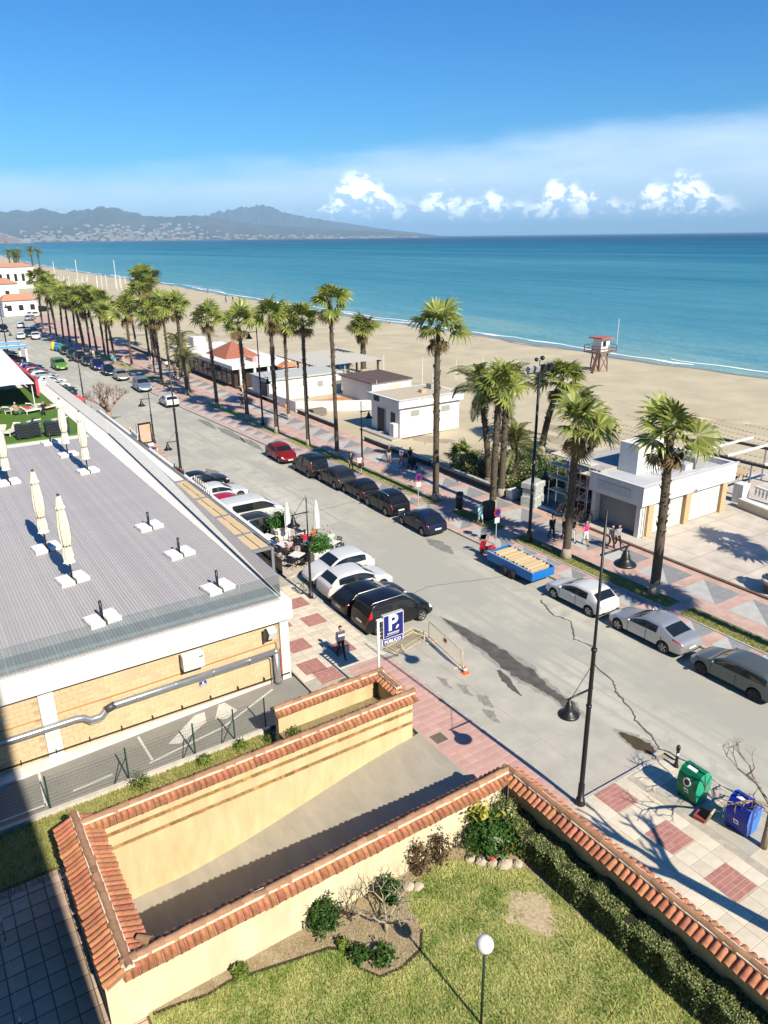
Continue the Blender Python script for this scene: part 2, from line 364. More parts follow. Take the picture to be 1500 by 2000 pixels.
# wheel tracks pressed into the sand
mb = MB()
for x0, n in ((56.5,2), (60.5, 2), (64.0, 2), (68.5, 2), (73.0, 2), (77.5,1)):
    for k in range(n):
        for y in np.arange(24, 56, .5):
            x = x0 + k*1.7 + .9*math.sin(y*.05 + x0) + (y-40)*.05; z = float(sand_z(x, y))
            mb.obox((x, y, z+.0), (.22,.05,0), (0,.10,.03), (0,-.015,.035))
tag(stuff(mb.build('wheel_track', M('shade toned track sand', (.34,.275,.19), .9), None)), 'ribbed wheel tracks running along the dry sand', 'tracks')  # darker sand colour stands in for shadow lines along the tracks
V = []; g_ = random.Random(5); nr_ = 60
for i in range(nr_):
    a = i/(nr_-1); cx, cy = 70+11*a, 62-24*a; w = (.5+.35*math.sin(a*31)+g_.uniform(-.15,.15))*math.sin(math.pi*min(1,a*1.02+.005)); hh = .32*max(.1,w)+g_.uniform(-.03,.05)
    for o_, hz in ((-1.6,-.12),(-.5,hh*.8),(0,hh),(.4,hh*.7),(1.4,-.12)): x, y = cx+o_*w*.9, cy+o_*w*.4; V.append((x, y, float(sand_z(x,y))+hz))
mb = MB(); mb.add(V, [(i*5+j, i*5+j+1, (i+1)*5+j+1, (i+1)*5+j) for i in range(nr_-1) for j in range(4)])
tag(stuff(mb.build('sand_ridge', M('loose sand', (.50,.41,.285), .9), smooth=True)), 'low ridge of bulldozed sand on the open beach', 'sand ridge')
# ---------------------------------------------------------------- mountains across the bay
TH = R(33.0); PIT = R(20.3725)
def az_of(px, py=470):   # azimuth of a far point (from the Y axis, towards X)
    u, v = px-750, py-1000; c, s = math.cos(-.0123), math.sin(-.0123); ur = c*u+s*v; vr = -s*u+c*v
    Y = 1450*math.cos(PIT) - vr*math.sin(PIT); Z = -1450*math.sin(PIT) - vr*math.cos(PIT)
    return math.atan2(ur, Y) + TH, Z/math.hypot(ur, Y)
def ridge(name, prof, dist, depth, mat, seed, foot):
    P = [(az_of(x, y)) for x, y in prof]; A = np.array([p[0] for p in P]); E = np.array([p[1] for p in P])
    g = np.random.default_rng(seed); aa = np.linspace(A[0], A[-1], 260); V = []; nr = 18
    ph = g.uniform(0, 6, 12); rg = np.interp(np.arange(260), np.arange(0,260,2), g.normal(0,1,130))*.7 + g.normal(0,.35,260)
    for ia, a in enumerate(aa):
        h = float(np.interp(a, A, E))*dist*(1 + .035*rg[ia]) + 19.6
        for j in range(nr):
            t = j/(nr-1); r = dist - depth*(1-t)
            prof_ = t**1.25
            gul = sum(math.sin(a*(60+37*k)+ph[k]+t*(3+k))*(.5**(k*.40)) for k in range(9))*.10
            z = max(-2.5, (h*prof_*(1 + gul*(1-t)*1.6) + foot*math.sin(a*90+ph[3])*(1-t)) if j else -3)
            V.append((r*math.sin(a), r*math.cos(a), z))
        V.append(((dist+depth*.4)*math.sin(a), (dist+depth*.4)*math.cos(a), -3))
    n = nr+1; F = [(i*n+j, (i+1)*n+j, (i+1)*n+j+1, i*n+j+1) for i in range(len(aa)-1) for j in range(n-1)]
    mb = MB(); mb.add(V, F); return struct(mb.build(name, mat, smooth=True))
m_hill = M('dry hillside', (.04,.05,.035), .95, col2=(.13,.105,.075), vscale=.0022, detail=10)
ridge('hills', [(-260,424),(-120,424),(0,412),(60,411),(85,408),(118,417),(150,411),(200,403),(225,405),(265,417),(290,422),(330,424),(370,421),(410,424),(450,430),(500,437),(560,443),(620,446),(690,449),(760,454),(820,458),(870,461)], 13000, 3600, m_hill, 3, 8)
ridge('mountain', [(330,436),(380,424),(405,420),(430,413),(470,405),(500,402),(528,403),(545,412),(575,420),(620,428),(680,436),(740,446),(800,453),(850,459)], 17500, 3600, m_hill, 8, 8)
# the towns along the far shore: too small to tell one house from the next
def town():
    g = np.random.default_rng(12); V = []; F = []; mi = []
    def house(a, r, z, w, dpt, h, c):
        ca, sa = math.cos(a), math.sin(a); o = len(V)
        for dz in (z-6, z+h):
            for q, s in ((-w,-dpt),(w,-dpt),(w,dpt),(-w,dpt)): V.append((r*sa + q*ca + s*sa, r*ca - q*sa + s*ca, dz))
        F.extend([(o,o+1,o+5,o+4),(o+1,o+2,o+6,o+5),(o+2,o+3,o+7,o+6),(o+3,o,o+4,o+7),(o+4,o+5,o+6,o+7)]); mi.extend([c]*5)
    for i in range(420):
        px = g.uniform(40, 820) if i % 3 else g.uniform(60, 380)
        a, _ = az_of(px); t = abs(g.normal(0, .10)) + .03
        r = 13000 - 3600*(1-t)
        hh = np.interp(px, [0,200,400,600,860], [640,760,560,300,40])*t**1.25
        house(a, r - 60, hh, g.uniform(9,30), 12, g.uniform(6,16), int(g.integers(0, 3)))
    for i in range(60):
        a, _ = az_of(g.uniform(150, 400)); t = g.uniform(.16,.42); r = 13000 - 3600*(1-t); house(a, r-90, 640*t**1.25, g.uniform(12,30), 10, g.uniform(9,20), int(g.integers(0,2)))
    mb = MB(); mb.v = V; mb.f = F; mb.mi = mi
    o = mb.build('far_town', [M('town white', (.28,.27,.25)), M('town cream', (.23,.20,.16)), M('town pink', (.25,.175,.135))])
    tag(stuff(o), 'pale houses of a far town strung along the opposite shore', 'town')
town()
# hotel blocks at the near end of the bay
for k, (px, w, h, c) in enumerate(((-6,38,62,2),(6,30,74,2),(14,26,66,1),(22,34,52,2),(31,30,44,1),(40,26,34,0),(50,30,26,0),(58,26,20,1))):
    a, _ = az_of(px, 474); r = 6900 + 60*(k % 3); t = thing('hotel_block', 'pink and cream hotel block clustered at the far end of the bay', 'building', (r*math.sin(a), r*math.cos(a), -2.5), -a, 'hotel blocks across the bay')
    MB().box(-w,w,-14,14,0,h).build('wall', MATS[('town white','town cream','town pink')[c]], t); MB().box(-w*.5,w*.4,-8,8,h,h+7).build('roof_house', MATS['town white'], t)
    mb = MB()
    for q in range(int(h//9)): mb.box(-w+3, w-3, -14.3, -14.02, 3+q*9, 6.5+q*9)
    mb.build('window_band', M('far window', (.12,.13,.15), .3), t)
a0, _ = az_of(-120, 474); a1, _ = az_of(62, 474)
mb = MB(); mb.poly([(6600*math.sin(a0),6600*math.cos(a0),-.4),(6800*math.sin(a1),6800*math.cos(a1),-.4),(9500*math.sin(a1),9500*math.cos(a1),-.4),(9500*math.sin(a0),9500*math.cos(a0),-.4)]); struct(mb.build('far_shore', m_dust))
# ---------------------------------------------------------------- street
RZ = -.12
def mat_road():
    m = bpy.data.materials.new('worn asphalt'); m.use_nodes = True; nt = m.node_tree; b = nt.nodes['Principled BSDF']; N = nt.nodes.new; L = nt.links.new
    tc = N('ShaderNodeTexCoord')
    def nz(sc, det, stretch=(1,1,1)):
        mp = N('ShaderNodeMapping'); L(tc.outputs['Object'], mp.inputs[0]); mp.inputs['Scale'].default_value = stretch
        n = N('ShaderNodeTexNoise'); L(mp.outputs[0], n.inputs['Vector']); n.inputs['Scale'].default_value = sc; n.inputs['Detail'].default_value = det; n.inputs['Roughness'].default_value = .65; return n.outputs[0]
    def mix(f, a, b_, lo, hi):
        mr = N('ShaderNodeMapRange'); L(f, mr.inputs[0]); mr.inputs[1].default_value = lo; mr.inputs[2].default_value = hi
        mx = N('ShaderNodeMix'); mx.data_type = 'RGBA'; L(mr.outputs[0], mx.inputs[0])
        for s, v in ((mx.inputs[6], a), (mx.inputs[7], b_)):
            if isinstance(v, tuple): s.default_value = v
            else: L(v, s)
        return mx.outputs[2]
    c = mix(nz(.35, 8, (1,.18,1)), (.44,.42,.345,1), (.55,.53,.44,1), .35, .65)    # long worn lanes
    c = mix(nz(.9, 8), (.33,.32,.285,1), c, .25, .50)
    c = mix(nz(.10, 6), (.40,.385,.33,1), c, .40, .56)
    c = mix(nz(.5, 5, (4,.05,1)), (.39,.38,.335,1), c, .36, .5)
    c = mix(nz(55, 3), (.29,.28,.255,1), c, .25, .42)                                 # dark stones in the wearing course
    L(c, b.inputs['Base Color']); b.inputs['Roughness'].default_value = .85; b.inputs['Specular IOR Level'].default_value = .2
    bp = N('ShaderNodeBump'); bp.inputs['Strength'].default_value = .25; bp.inputs['Distance'].default_value = .01; L(nz(90, 3), bp.inputs['Height']); L(bp.outputs[0], b.inputs['Normal'])
    return m
m_road = mat_road()
KX = [(-60,31.3),(18,31.2),(30,30.85),(50,30.45),(70,29.6),(90,28.65),(115,28.3),(140,27.4),(158,27.2)]
def kerbx(y): return float(np.interp(y, [p[0] for p in KX], [p[1] for p in KX]))
def sx(y): return float(np.interp(y, [-20,25,40,55,90,120,160], [.5,.45,.05,-.3,-1.0,-1.5,-3.0]))
road_pts = [(22.9,-60)] + [(x,y) for y,x in KX] + [(29,185),(32,215),(34,245),(22,262),(9,245),(12,200),(14.5,150),(17.6,100),(17.6,60),(17.75,27),(17.75,14.62),(22.9,14.62)]
road = struct(sheet('road', road_pts, RZ, m_road))
m_conc = M('concrete apron', (.50,.465,.395), .85, col2=(.39,.365,.315), vscale=.9, bump=.2, bscale=30, detail=9)
m_seam = M('seam', (.12,.11,.095), .9)
# concrete slabs of the garage crossing, each cast on its own, set a hair above the asphalt
def slab(pts): MB().prism(pts, RZ-.05, RZ+.008).build('slab', m_conc, road)
def gapquad(a, b, c, d_, g_=.025):
    P = [Vector((*p, 0)) for p in (a, b, c, d_)]; ce = sum(P, Vector())/4
    return [tuple((p + (ce-p).normalized()*g_*1.4)[:2]) for p in P]
xs_ = [17.86, 19.35, 22.55]; ysl = [14.7, 17.9, 20.9, 23.9, 27.1]
for i in range(2):
    for j in range(4): slab(gapquad((xs_[i], ysl[j]), (xs_[i+1], ysl[j]), (xs_[i+1], ysl[j+1]), (xs_[i], ysl[j+1])))
# oil stains, damp patches and the crack keep shapes of their own
m_oil = M('oil stain', (.075,.068,.058), .55, col2=(.15,.14,.12), vscale=2.2, detail=8)
m_damp = M('damp stain', (.085,.062,.03), .45, var=.15)
def blob(name, spine, mat, z=RZ+.014, seed=1, parent=road):
    g = random.Random(seed); L_, R_ = [], []
    pts = []
    for k in range(len(spine)-1):
        for t in range(5):
            q = t/5; pts.append([spine[k][i]*(1-q)+spine[k+1][i]*q for i in range(3)])
    pts.append(list(spine[-1]))
    for x, y, w in pts:
        L_.append((x-w*(1+g.uniform(-.22,.22)), y+g.uniform(-.02,.02), z)); R_.append((x+w*(1+g.uniform(-.22,.22)), y+g.uniform(-.02,.02), z))
    mb = MB(); n = len(pts); mb.add(L_+R_, [(i, n+i, n+i+1, i+1) for i in range(n-1)]); return mb.build(name, mat, parent)
m_halo = M('stain edge', (.24,.232,.205), .8, col2=(.38,.365,.315), vscale=3.5, detail=9)
blob('stain_edge', [(22.35,28.9,.05),(22.4,27,.42),(22.4,25.2,.60),(22.3,23.4,.72),(22.2,22.0,.76),(22.15,21,.52),(22.15,20,.38),(22.1,19.0,.46),(22.0,18.0,.05)], m_halo, RZ+.0115, seed=14)
blob('stain_edge', [(22.4,16.8,.08),(22.45,15.9,.46),(22.5,15.3,.5),(22.5,14.8,.3)], m_halo, RZ+.0115, seed=18)
blob('oil_stain', [(22.35,28.6,.05),(22.4,27,.28),(22.4,25.2,.42),(22.3,23.4,.52),(22.2,22.0,.55),(22.15,21,.34),(22.15,20,.22),(22.1,19.0,.30),(22.0,18.3,.05)], m_oil, seed=4)
blob('oil_stain', [(21.4,23.0,.1),(21.15,22.2,.22),(20.9,21.3,.12),(20.85,20.8,.03)], m_oil, seed=6)
blob('damp_stain', [(22.4,16.5,.08),(22.45,15.9,.33),(22.5,15.3,.36),(22.5,14.85,.2)], m_damp, seed=8)
for k, (x, y, w) in enumerate(((19.0,22.6,.20),(19.2,21.4,.26),(18.7,20.4,.22),(18.6,23.6,.16))):
    blob('dirt_patch', [(x,y+.6,.03),(x+.1,y+.2,w),(x-.05,y-.2,w*.7),(x,y-.6,.03)], M('dirt', (.20,.185,.155), .9, col2=(.36,.34,.29), vscale=6), seed=20+k)
for k, (x, y, w, l) in enumerate(((19.6,44,.5,3),(20.5,36.5,.4,1.6),(21,32.6,.35,1.3),(22.6,40,.5,4.5),(22.9,37.2,.3,1.5),(21.6,57,.7,2.6),(21.8,61,.6,2.4),(28.6,74,.5,4),(28.2,80,.45,3),(28.4,36.8,.5,1.6),(28.8,69,.4,3))):
    blob('oil_stain', [(x,y+l,.04),(x+.1,y+l*.4,w),(x,y-l*.4,w*.8),(x-.1,y-l,.04)], M('old stain', (.17,.165,.15), .8, col2=(.30,.29,.26), vscale=3), seed=40+k)
ck = [(28.3,27.2),(27.6,25.6),(27.9,24.4),(26.6,23.0),(26.9,21.9),(25.6,20.8),(25.2,19.2),(24.6,18.5),(24.1,17.2),(23.6,16.6),(23.3,15.5),(22.9,14.9),(23.2,13.8),(23.0,12.4),(23.3,11)]
sp = []
for k in range(len(ck)-1):
    for t in range(6):
        q = t/6; sp.append((ck[k][0]*(1-q)+ck[k+1][0]*q+random.uniform(-.07,.07), ck[k][1]*(1-q)+ck[k+1][1]*q, random.uniform(.03,.06)))
blob('crack', sp, m_seam, RZ+.012, 3)
for k, (a, b_) in enumerate((((29.6,30.5),(24,32.3)), ((24,32.3),(19,31)), ((29.4,48),(18.5,47.2)))):
    s2 = [(a[0]+(b_[0]-a[0])*t/20, a[1]+(b_[1]-a[1])*t/20+random.uniform(-.06,.06), .02) for t in range(21)]
    mb = MB(); n = len(s2); mb.add([(x,y-w,RZ+.012) for x,y,w in s2]+[(x,y+w,RZ+.012) for x,y,w in s2], [(i,i+1,n+i+1,n+i) for i in range(n-1)]); mb.build('crack', m_seam, road)
m_patch = M('asphalt patch', (.36,.35,.305), .85, col2=(.44,.425,.365), vscale=2, detail=8, bump=.2, bscale=80)
for k, pts in enumerate(([(24.2,41.0),(25.6,41.1),(25.5,44.8),(24.1,44.6)],[(26.0,56),(27.1,56),(27.0,63),(25.9,63)],[(23.2,66),(24.8,66.2),(24.6,70),(23.1,69.8)],[(25.2,19.8),(26.3,19.7),(26.4,22.6),(25.3,22.7)],[(20.2,69.5),(22.6,69.5),(22.5,76),(20.9,76.2)])):
    MB().poly([(x, y, RZ+.006) for x, y in pts]).build('asphalt_patch', m_patch, road)
# ---------------------------------------------------------------- pavements
m_kerb = M('kerb stone', (.46,.43,.38), .8, var=.15, vscale=2, bump=.2, rand=.08)
m_paver = M('beige paver', (.66,.58,.455), .8, var=.10, vscale=2.5, rand=.09, hue=.006, bump=.15, bscale=40)
m_joint = M('paver joint', (.45,.40,.32), .9, var=.2)
m_redbrick = M('red paving brick', (.40,.185,.155), .8, var=.22, vscale=4, rand=.10)
m_redjoint = M('red joint', (.52,.36,.30), .9)
m_pinkp = M('pink paver', (.54,.33,.28), .8, var=.12, vscale=1.6, rand=.08, hue=.008)
PAVER = {}
def paver_mesh(w, h, mat):
    k = (round(w,3), round(h,3), mat.name)
    if k not in PAVER:
        m_ = MB().bevbox(-w/2+.006, w/2-.006, -h/2+.006, h/2-.006, -.05, 0, .008).mesh('paver', False, [mat]); PAVER[k] = m_
    return PAVER[k]
def pave(parent, x0, x1, y0, y1, w, h, mat, ok=lambda x, y: True, z=.012, bond=0.0):
    nx = int(round((x1-x0)/w)); ny = int(round((y1-y0)/h)); n = 0
    for j in range(ny):
        for i in range(nx):
            x = x0 + (i+.5)*w + (bond*w if j % 2 else 0); y = y0 + (j+.5)*h
            if x + w/2 > x1+.01 or not ok(x, y): continue
            o = ob('paver', paver_mesh(w, h, mat), parent, (x, y, z+random.uniform(-.0015,.0015))); n += 1
    return n
def red_square(parent, x, y, s=1.14):
    """a red square set into the pale paving, laid from long bricks"""
    mb = MB(); n = 6; hh = s/n
    for j in range(n):
        o_ = -.5*s/2 if j % 2 else 0
        for i in range(3):
            a = max(-s/2, -s/2 + i*s/2 + o_); b_ = min(s/2, -s/2 + (i+1)*s/2 + o_)
            if b_-a > .05: mb.bevbox(x+a+.007, x+b_-.007, y-s/2+j*hh+.007, y-s/2+(j+1)*hh-.007, -.03, .020, .006)
    o = stuff(mb.build('red_square', m_redbrick, parent)); MB().box(x-s/2,x+s/2,y-s/2,y+s/2,-.04,.0155).build('bed', m_redjoint, o)
# near corner with the recycling bins
corner = [(15.3,-12),(22.85,-12),(22.85,13.2),(22.7,13.9),(22.3,14.4),(21.8,14.56),(17.72,14.56),(17.72,27.2),(17.6,27.2),(17.6,62),(13.0,62),(13.0,21.6),(15.3,21.6)]
pav = struct(MB().prism(corner, -.24, 0).build('pavement', m_joint))
SQ = [(19.12, 13.9-2.32*k) for k in range(5)]
SQ2 = [(16.75, 13.9-2.32*k) for k in range(5)]
sqs = SQ + SQ2
def free(x, y, half=.29):
    for (a, b_) in sqs:
        if abs(x-a) < .57+half-.02 and abs(y-b_) < .57+half-.02: return False
    return True
# pavers round the squares: rows fit the 2.32 m module
def pave_zone():
    px = .5775; py = .58; n = 0
    x0 = 19.12 - .57 - px*5
    for i in range(12):
        for j in range(22):
            x = x0 + (i+.5)*px; y = 14.46 - (j+.5)*py
            if x > 20.55 or x < 15.6: continue
            if not free(x, y, -.2): continue
            ob('paver', paver_mesh(px, py, m_paver), pav, (x, y, .012+random.uniform(-.002,.002))); n += 1
    return n
pave_zone()
for x, y in sqs: red_square(pav, x, y)
MB().bevbox(20.6, 22.45, 7.5, 9.55, -.02, .0125).build('pale_strip', m_paver, pav)
pave(pav, 20.6, 22.35, 7.0, 14.4, .35, .35, m_paver, lambda x, y: not (20.55 < x and 9.4 < y < 13.45) and y < 14.2 and x+y < 36.4)
for (y0, y1) in ((11.62,13.4),(9.5,11.3)): MB().bevbox(20.62,22.4,y0,y1,-.02,.02).build('concrete_pad', m_conc, pav)
# pink crossing in front of the ramp
pink_bed = MB().box(15.35,17.6,14.62,27.1,-.02,.006).build('crossing_bed', m_redjoint, pav)
pave(pav, 15.4, 17.6, 14.66, 26.96, .44, .41, m_pinkp, lambda x, y: not (abs(x-15.85) < .3 and abs(y-20.35) < .3))
MB().bevbox(15.5,16.1,20.05,20.65,-.02,.015).build('manhole_cover', M('iron cover', (.16,.13,.10), .6, var=.3, vscale=12, bump=.4), pav)
MB().bevbox(15.6,15.72,22.2,22.32,-.02,.015).build('drain_cover', MATS['iron cover'], pav)
# restaurant pavement
sq3 = [(16.3,32.3),(14.35,30.35),(16.1,28.9),(14.0,28.2),(16.45,34.6),(14.5,32.9),(15.9,37.0),(14.3,27.1)]
SQS_OLD = sqs; sqs = sq3
for x, y in sq3: red_square(pav, x, y, 1.15)
for i in range(8):
    for j in range(17):
        x = 13.05 + (i+.5)*.575; y = 27.2 + (j+.5)*.575
        if free(x, y, -.24): ob('paver', paver_mesh(.575, .575, m_paver), pav, (x, y, .011 + random.uniform(-.002,.001)))
MB().lathe([(0,.019),(.42,.019),(.45,0)], 20, (14.75,26.0,0)).build('manhole_cover', MATS['iron cover'], pav)
m_slabtile = tilemat('paving slabs', (.56,.47,.37), (.40,.34,.27), .58, .58)
struct(sheet('cafe_pavement', [(17.5,38.0),(22.2,38.6),(22.9,40.2),(22.4,44.2),(17.5,44.6)], .004, m_slabtile)); 
MB().prism([(17.4,38.0),(22.2,38.6),(22.9,40.2),(22.4,44.2),(17.4,44.6)], -.2, .0).build('raised_bed', m_kerb, pav)
struct(MB().prism([(13,62),(17.6,62),(19.3,66),(20.9,72),(20.9,76),(19.2,80),(19.4,90),(18.0,96),(15.0,140),(9,240),(-10,260),(-10,140),(13,95)], -.24, 0).build('side_pavement', tilemat('pinkish paving', (.50,.36,.30), (.40,.32,.27), .6, .6)))
# kerbs: single stones where they can be told apart
def kerb(parent, a, b, w=.16, top=.016, st=1.0):
    a, b = Vector((*a, 0)), Vector((*b, 0)); l = (b-a).length; n = max(1, int(round(l/st))); ang = math.atan2(b.y-a.y, b.x-a.x)
    me = MB().bevbox(-l/n/2+.006, l/n/2-.006, -w/2, w/2, -.26, top, .02).mesh('kerb_stone', False, [m_kerb])
    for k in range(n): ob('kerb_stone', me, parent, a.lerp(b, (k+.5)/n), ang)
for a, b in (((17.73,14.7),(17.73,27.1)),((17.68,27.2),(17.68,37.6)),((17.8,14.52),(21.8,14.52)),((21.8,14.52),(22.35,14.3)),((22.35,14.3),(22.72,13.85)),((22.72,13.85),(22.82,13.2)),((22.82,13.2),(22.82,4))): kerb(pav, a, b)
# ---------------------------------------------------------------- promenade
m_prom = tilemat('pink promenade paving', (.56,.375,.31), (.50,.34,.285), .4, .4, var=.07)
m_grey = M('grey paving stone', (.26,.265,.265), .75, var=.15, vscale=2, rand=.08)
m_white = M('pale paving stone', (.47,.465,.43), .75, var=.12, vscale=2, rand=.06)
prom_pts = [(38.75,-20),(38.75,60),(38.9,90),(38.4,130),(38,190),(38,245),(34.6,245),(32.4,215),(29.4,185)] + [(x+.1, y) for y, x in KX[::-1] if y > 0] + [(31.3,-20)]
prom = struct(MB().prism(prom_pts, -.24, 0).build('promenade', m_prom))
for y0 in range(-6, 60, 2): kerb(prom, (kerbx(y0)+.08, y0), (kerbx(y0+2)+.08, y0+2), .18)
for y0 in range(60, 150, 6): kerb(prom, (kerbx(y0)+.08, y0), (kerbx(y0+6)+.08, y0+6), .18, st=2)
def tri(pts, mat): MB().prism(pts, -.02, .010).build('paving_triangle', mat, prom)
for k in range(40):      # big squares split along the diagonal, down the walk
    y = 11.7 + 3.12*k; s = 2.35; x0 = 35.75 + .6*(sx(y)-.45); x1 = x0 + s
    if y > 125: break
    tri([(x0, y), (x1, y), (x1, y+s)], m_grey); tri([(x0, y), (x1, y+s), (x0, y+s)], m_white)
for k in range(48):      # small ones along the kerb
    y = 13.0 + 2.1*k; s = 1.4; x0 = kerbx(y) + .55; x1 = x0 + 1.35
    if y > 112: break
    tri([(x0, y), (x1, y), (x1, y+s)], m_grey); tri([(x0, y), (x1, y+s), (x0, y+s)], m_white)
# planted strips
m_turf = M('strip turf', (.24,.26,.06), .9, col2=(.40,.35,.15), vscale=1.2, detail=10, bump=.6, bscale=25)
m_blade = leafmat('grass blade', (.14,.20,.03), (.50,.47,.15), .6, .35)
def grass(name, x0, x1, y0, y1, n, h, mat, z=.02, parent=None, seed=3, mask=None, lean=.5, w=.02, clump=False):
    g = np.random.default_rng(seed); x = g.uniform(x0, x1, n); y = g.uniform(y0, y1, n)
    if mask is not None: k = mask(x, y); x, y = x[k], y[k]
    n = len(x); a = g.uniform(0, 6.283, n); hh = h*g.uniform(.5,1.3,n); b_ = g.uniform(0, 6.283, n)
    P = np.stack([x, y, np.full(n, z)], 1); dv = np.stack([np.cos(a), np.sin(a), 0*a], 1)*w
    tip = P + np.stack([np.cos(b_)*hh*lean, np.sin(b_)*hh*lean, hh], 1)
    v = np.stack([P-dv, P+dv, tip], 1).reshape(-1,3); f = np.arange(3*n).reshape(n,3)
    pn = .5 + .5*np.sin(x*.9+1.7*np.sin(y*.7))*np.sin(y*.8+1.3*np.sin(x*.6)); tint = np.clip(.55*pn + g.uniform(0,.5,n), 0, 1)
    if clump:
        G_ = 128; fld = np.zeros((G_,G_))
        for q in (8,20,48):
            s_ = g.normal(size=(q,q)); ii = np.linspace(0,q-1.001,G_); i0 = ii.astype(int); fr = ii-i0; row = s_[i0]*(1-fr)[:,None]+s_[i0+1]*fr[:,None]; fld += (row[:,i0]*(1-fr)+row[:,i0+1]*fr)*(1.0 if q < 30 else .9)
        fx_ = ((x-x0)/(x1-x0)*(G_-1)).astype(int); fy_ = ((y-y0)/(y1-y0)*(G_-1)).astype(int); tint = np.clip(.5 + .27*fld[fx_,fy_] + g.normal(0,.2,n), 0, 1)
    o = ob(name, np_mesh(name, v, f, mat, tint), parent); return stuff(o)
strips = [(-10,21.6),(22.4,34.8),(36.6,41.4),(43.6,45.2),(46.2,62.8),(63.6,68.4),(70.2,85.4),(86.4,90.5),(96,99.5),(105,118),(122,150)]
for k, (y0, y1) in enumerate(strips):
    a, b_ = sx(y0), sx(y1)
    o = struct(MB().prism([(32.75+a,y0),(34.0+a,y0),(34.0+b_,y1),(32.75+b_,y1)], -.1, .02).build('grass_strip', m_turf))
    if y0 < 70:
        n_ = int((y1-y0)*500 if y0 < 45 else (y1-y0)*200); o2 = grass('grass_blades', 32.78, 33.97, y0+.03, y1-.03, n_, .07, m_blade, parent=o, seed=30+k)
        me_ = o2.data; co = np.empty(len(me_.vertices)*3, np.float32); me_.vertices.foreach_get('co', co); co = co.reshape(-1,3); co[:,0] += np.interp(co[:,1], [y0,y1], [a,b_]); me_.vertices.foreach_set('co', co.ravel())
    for xx in (32.69, 34.06): MB().beam((xx+a,y0,-.03), (xx+b_,y1,-.03), .09, .16).build('edging', m_kerb, o)
# paved forecourt by the shuttered shops, garden ground beside it
m_fore = tilemat('forecourt slabs', (.58,.51,.43), (.46,.40,.34), 3.4, 3.2, off=0, var=.04, msize=.05)
struct(MB().prism(rect(38.8, 62, -12, 33.9), -.2, .06).build('forecourt', m_fore))
ks = MB().bevbox(38.7, 38.92, 0, .99, -.1, .12).mesh('kerb_stone', False, [M('brown kerb', (.16,.11,.08), .8, var=.2)])
for y0 in np.arange(-10, 33.5, 1.0): ob('kerb_stone', ks, prom, (0, y0, 0))
# ================================================================ WALLS, RAMP, GARDEN
m_terra = M('terracotta tile', (.40,.165,.085), .85, var=.32, vscale=7, rand=.22, hue=.012, bump=.3, bscale=50)
m_terra_old = M('weathered ridge tile', (.42,.22,.12), .85, col2=(.24,.15,.095), vscale=9, rand=.18, bump=.4, bscale=40)
m_mortar = M('lime mortar', (.72,.64,.50), .9, var=.15, vscale=8)
m_yellow = M('yellow render', (.73,.575,.34), .85, col2=(.56,.41,.22), vscale=1.1, bump=.12, bscale=50, detail=11, stretch=(1.6,1.6,.4))
m_cream = M('cream render', (.76,.67,.48), .85, col2=(.62,.52,.34), vscale=1.0, bump=.12, bscale=50, detail=11, stretch=(1.6,1.6,.4))
m_stone = M('slot stone', (.34,.20,.075), .85, var=.4, vscale=6, rand=.35, hue=.02)
def barrel(r0, r1, l, n=7, th=.014, name='tile', mat=None):
    """half-round roof tile, local y runs down the slope"""
    mb = MB(); vs = []; fs = []
    for rr in (0, th):
        for y, r in ((0, r0), (l, r1)):
            for k in range(n):
                q = math.pi*k/(n-1); vs.append(((r-rr)*math.cos(q), y, (r-rr)*math.sin(q)))
    for k in range(n-1):
        fs.append((k, k+1, n+k+1, n+k)); fs.append((2*n+k, 3*n+k, 3*n+k+1, 2*n+k+1)); fs.append((n+k, n+k+1, 3*n+k+1, 3*n+k))
    fs.append((0, n, 3*n, 2*n)); fs.append((n-1, 3*n-1, 4*n-1, 2*n-1))
    mb.add(vs, fs); me = mb.mesh(name, False, [mat]); return sharp(me, 50)
T_LONG = {}
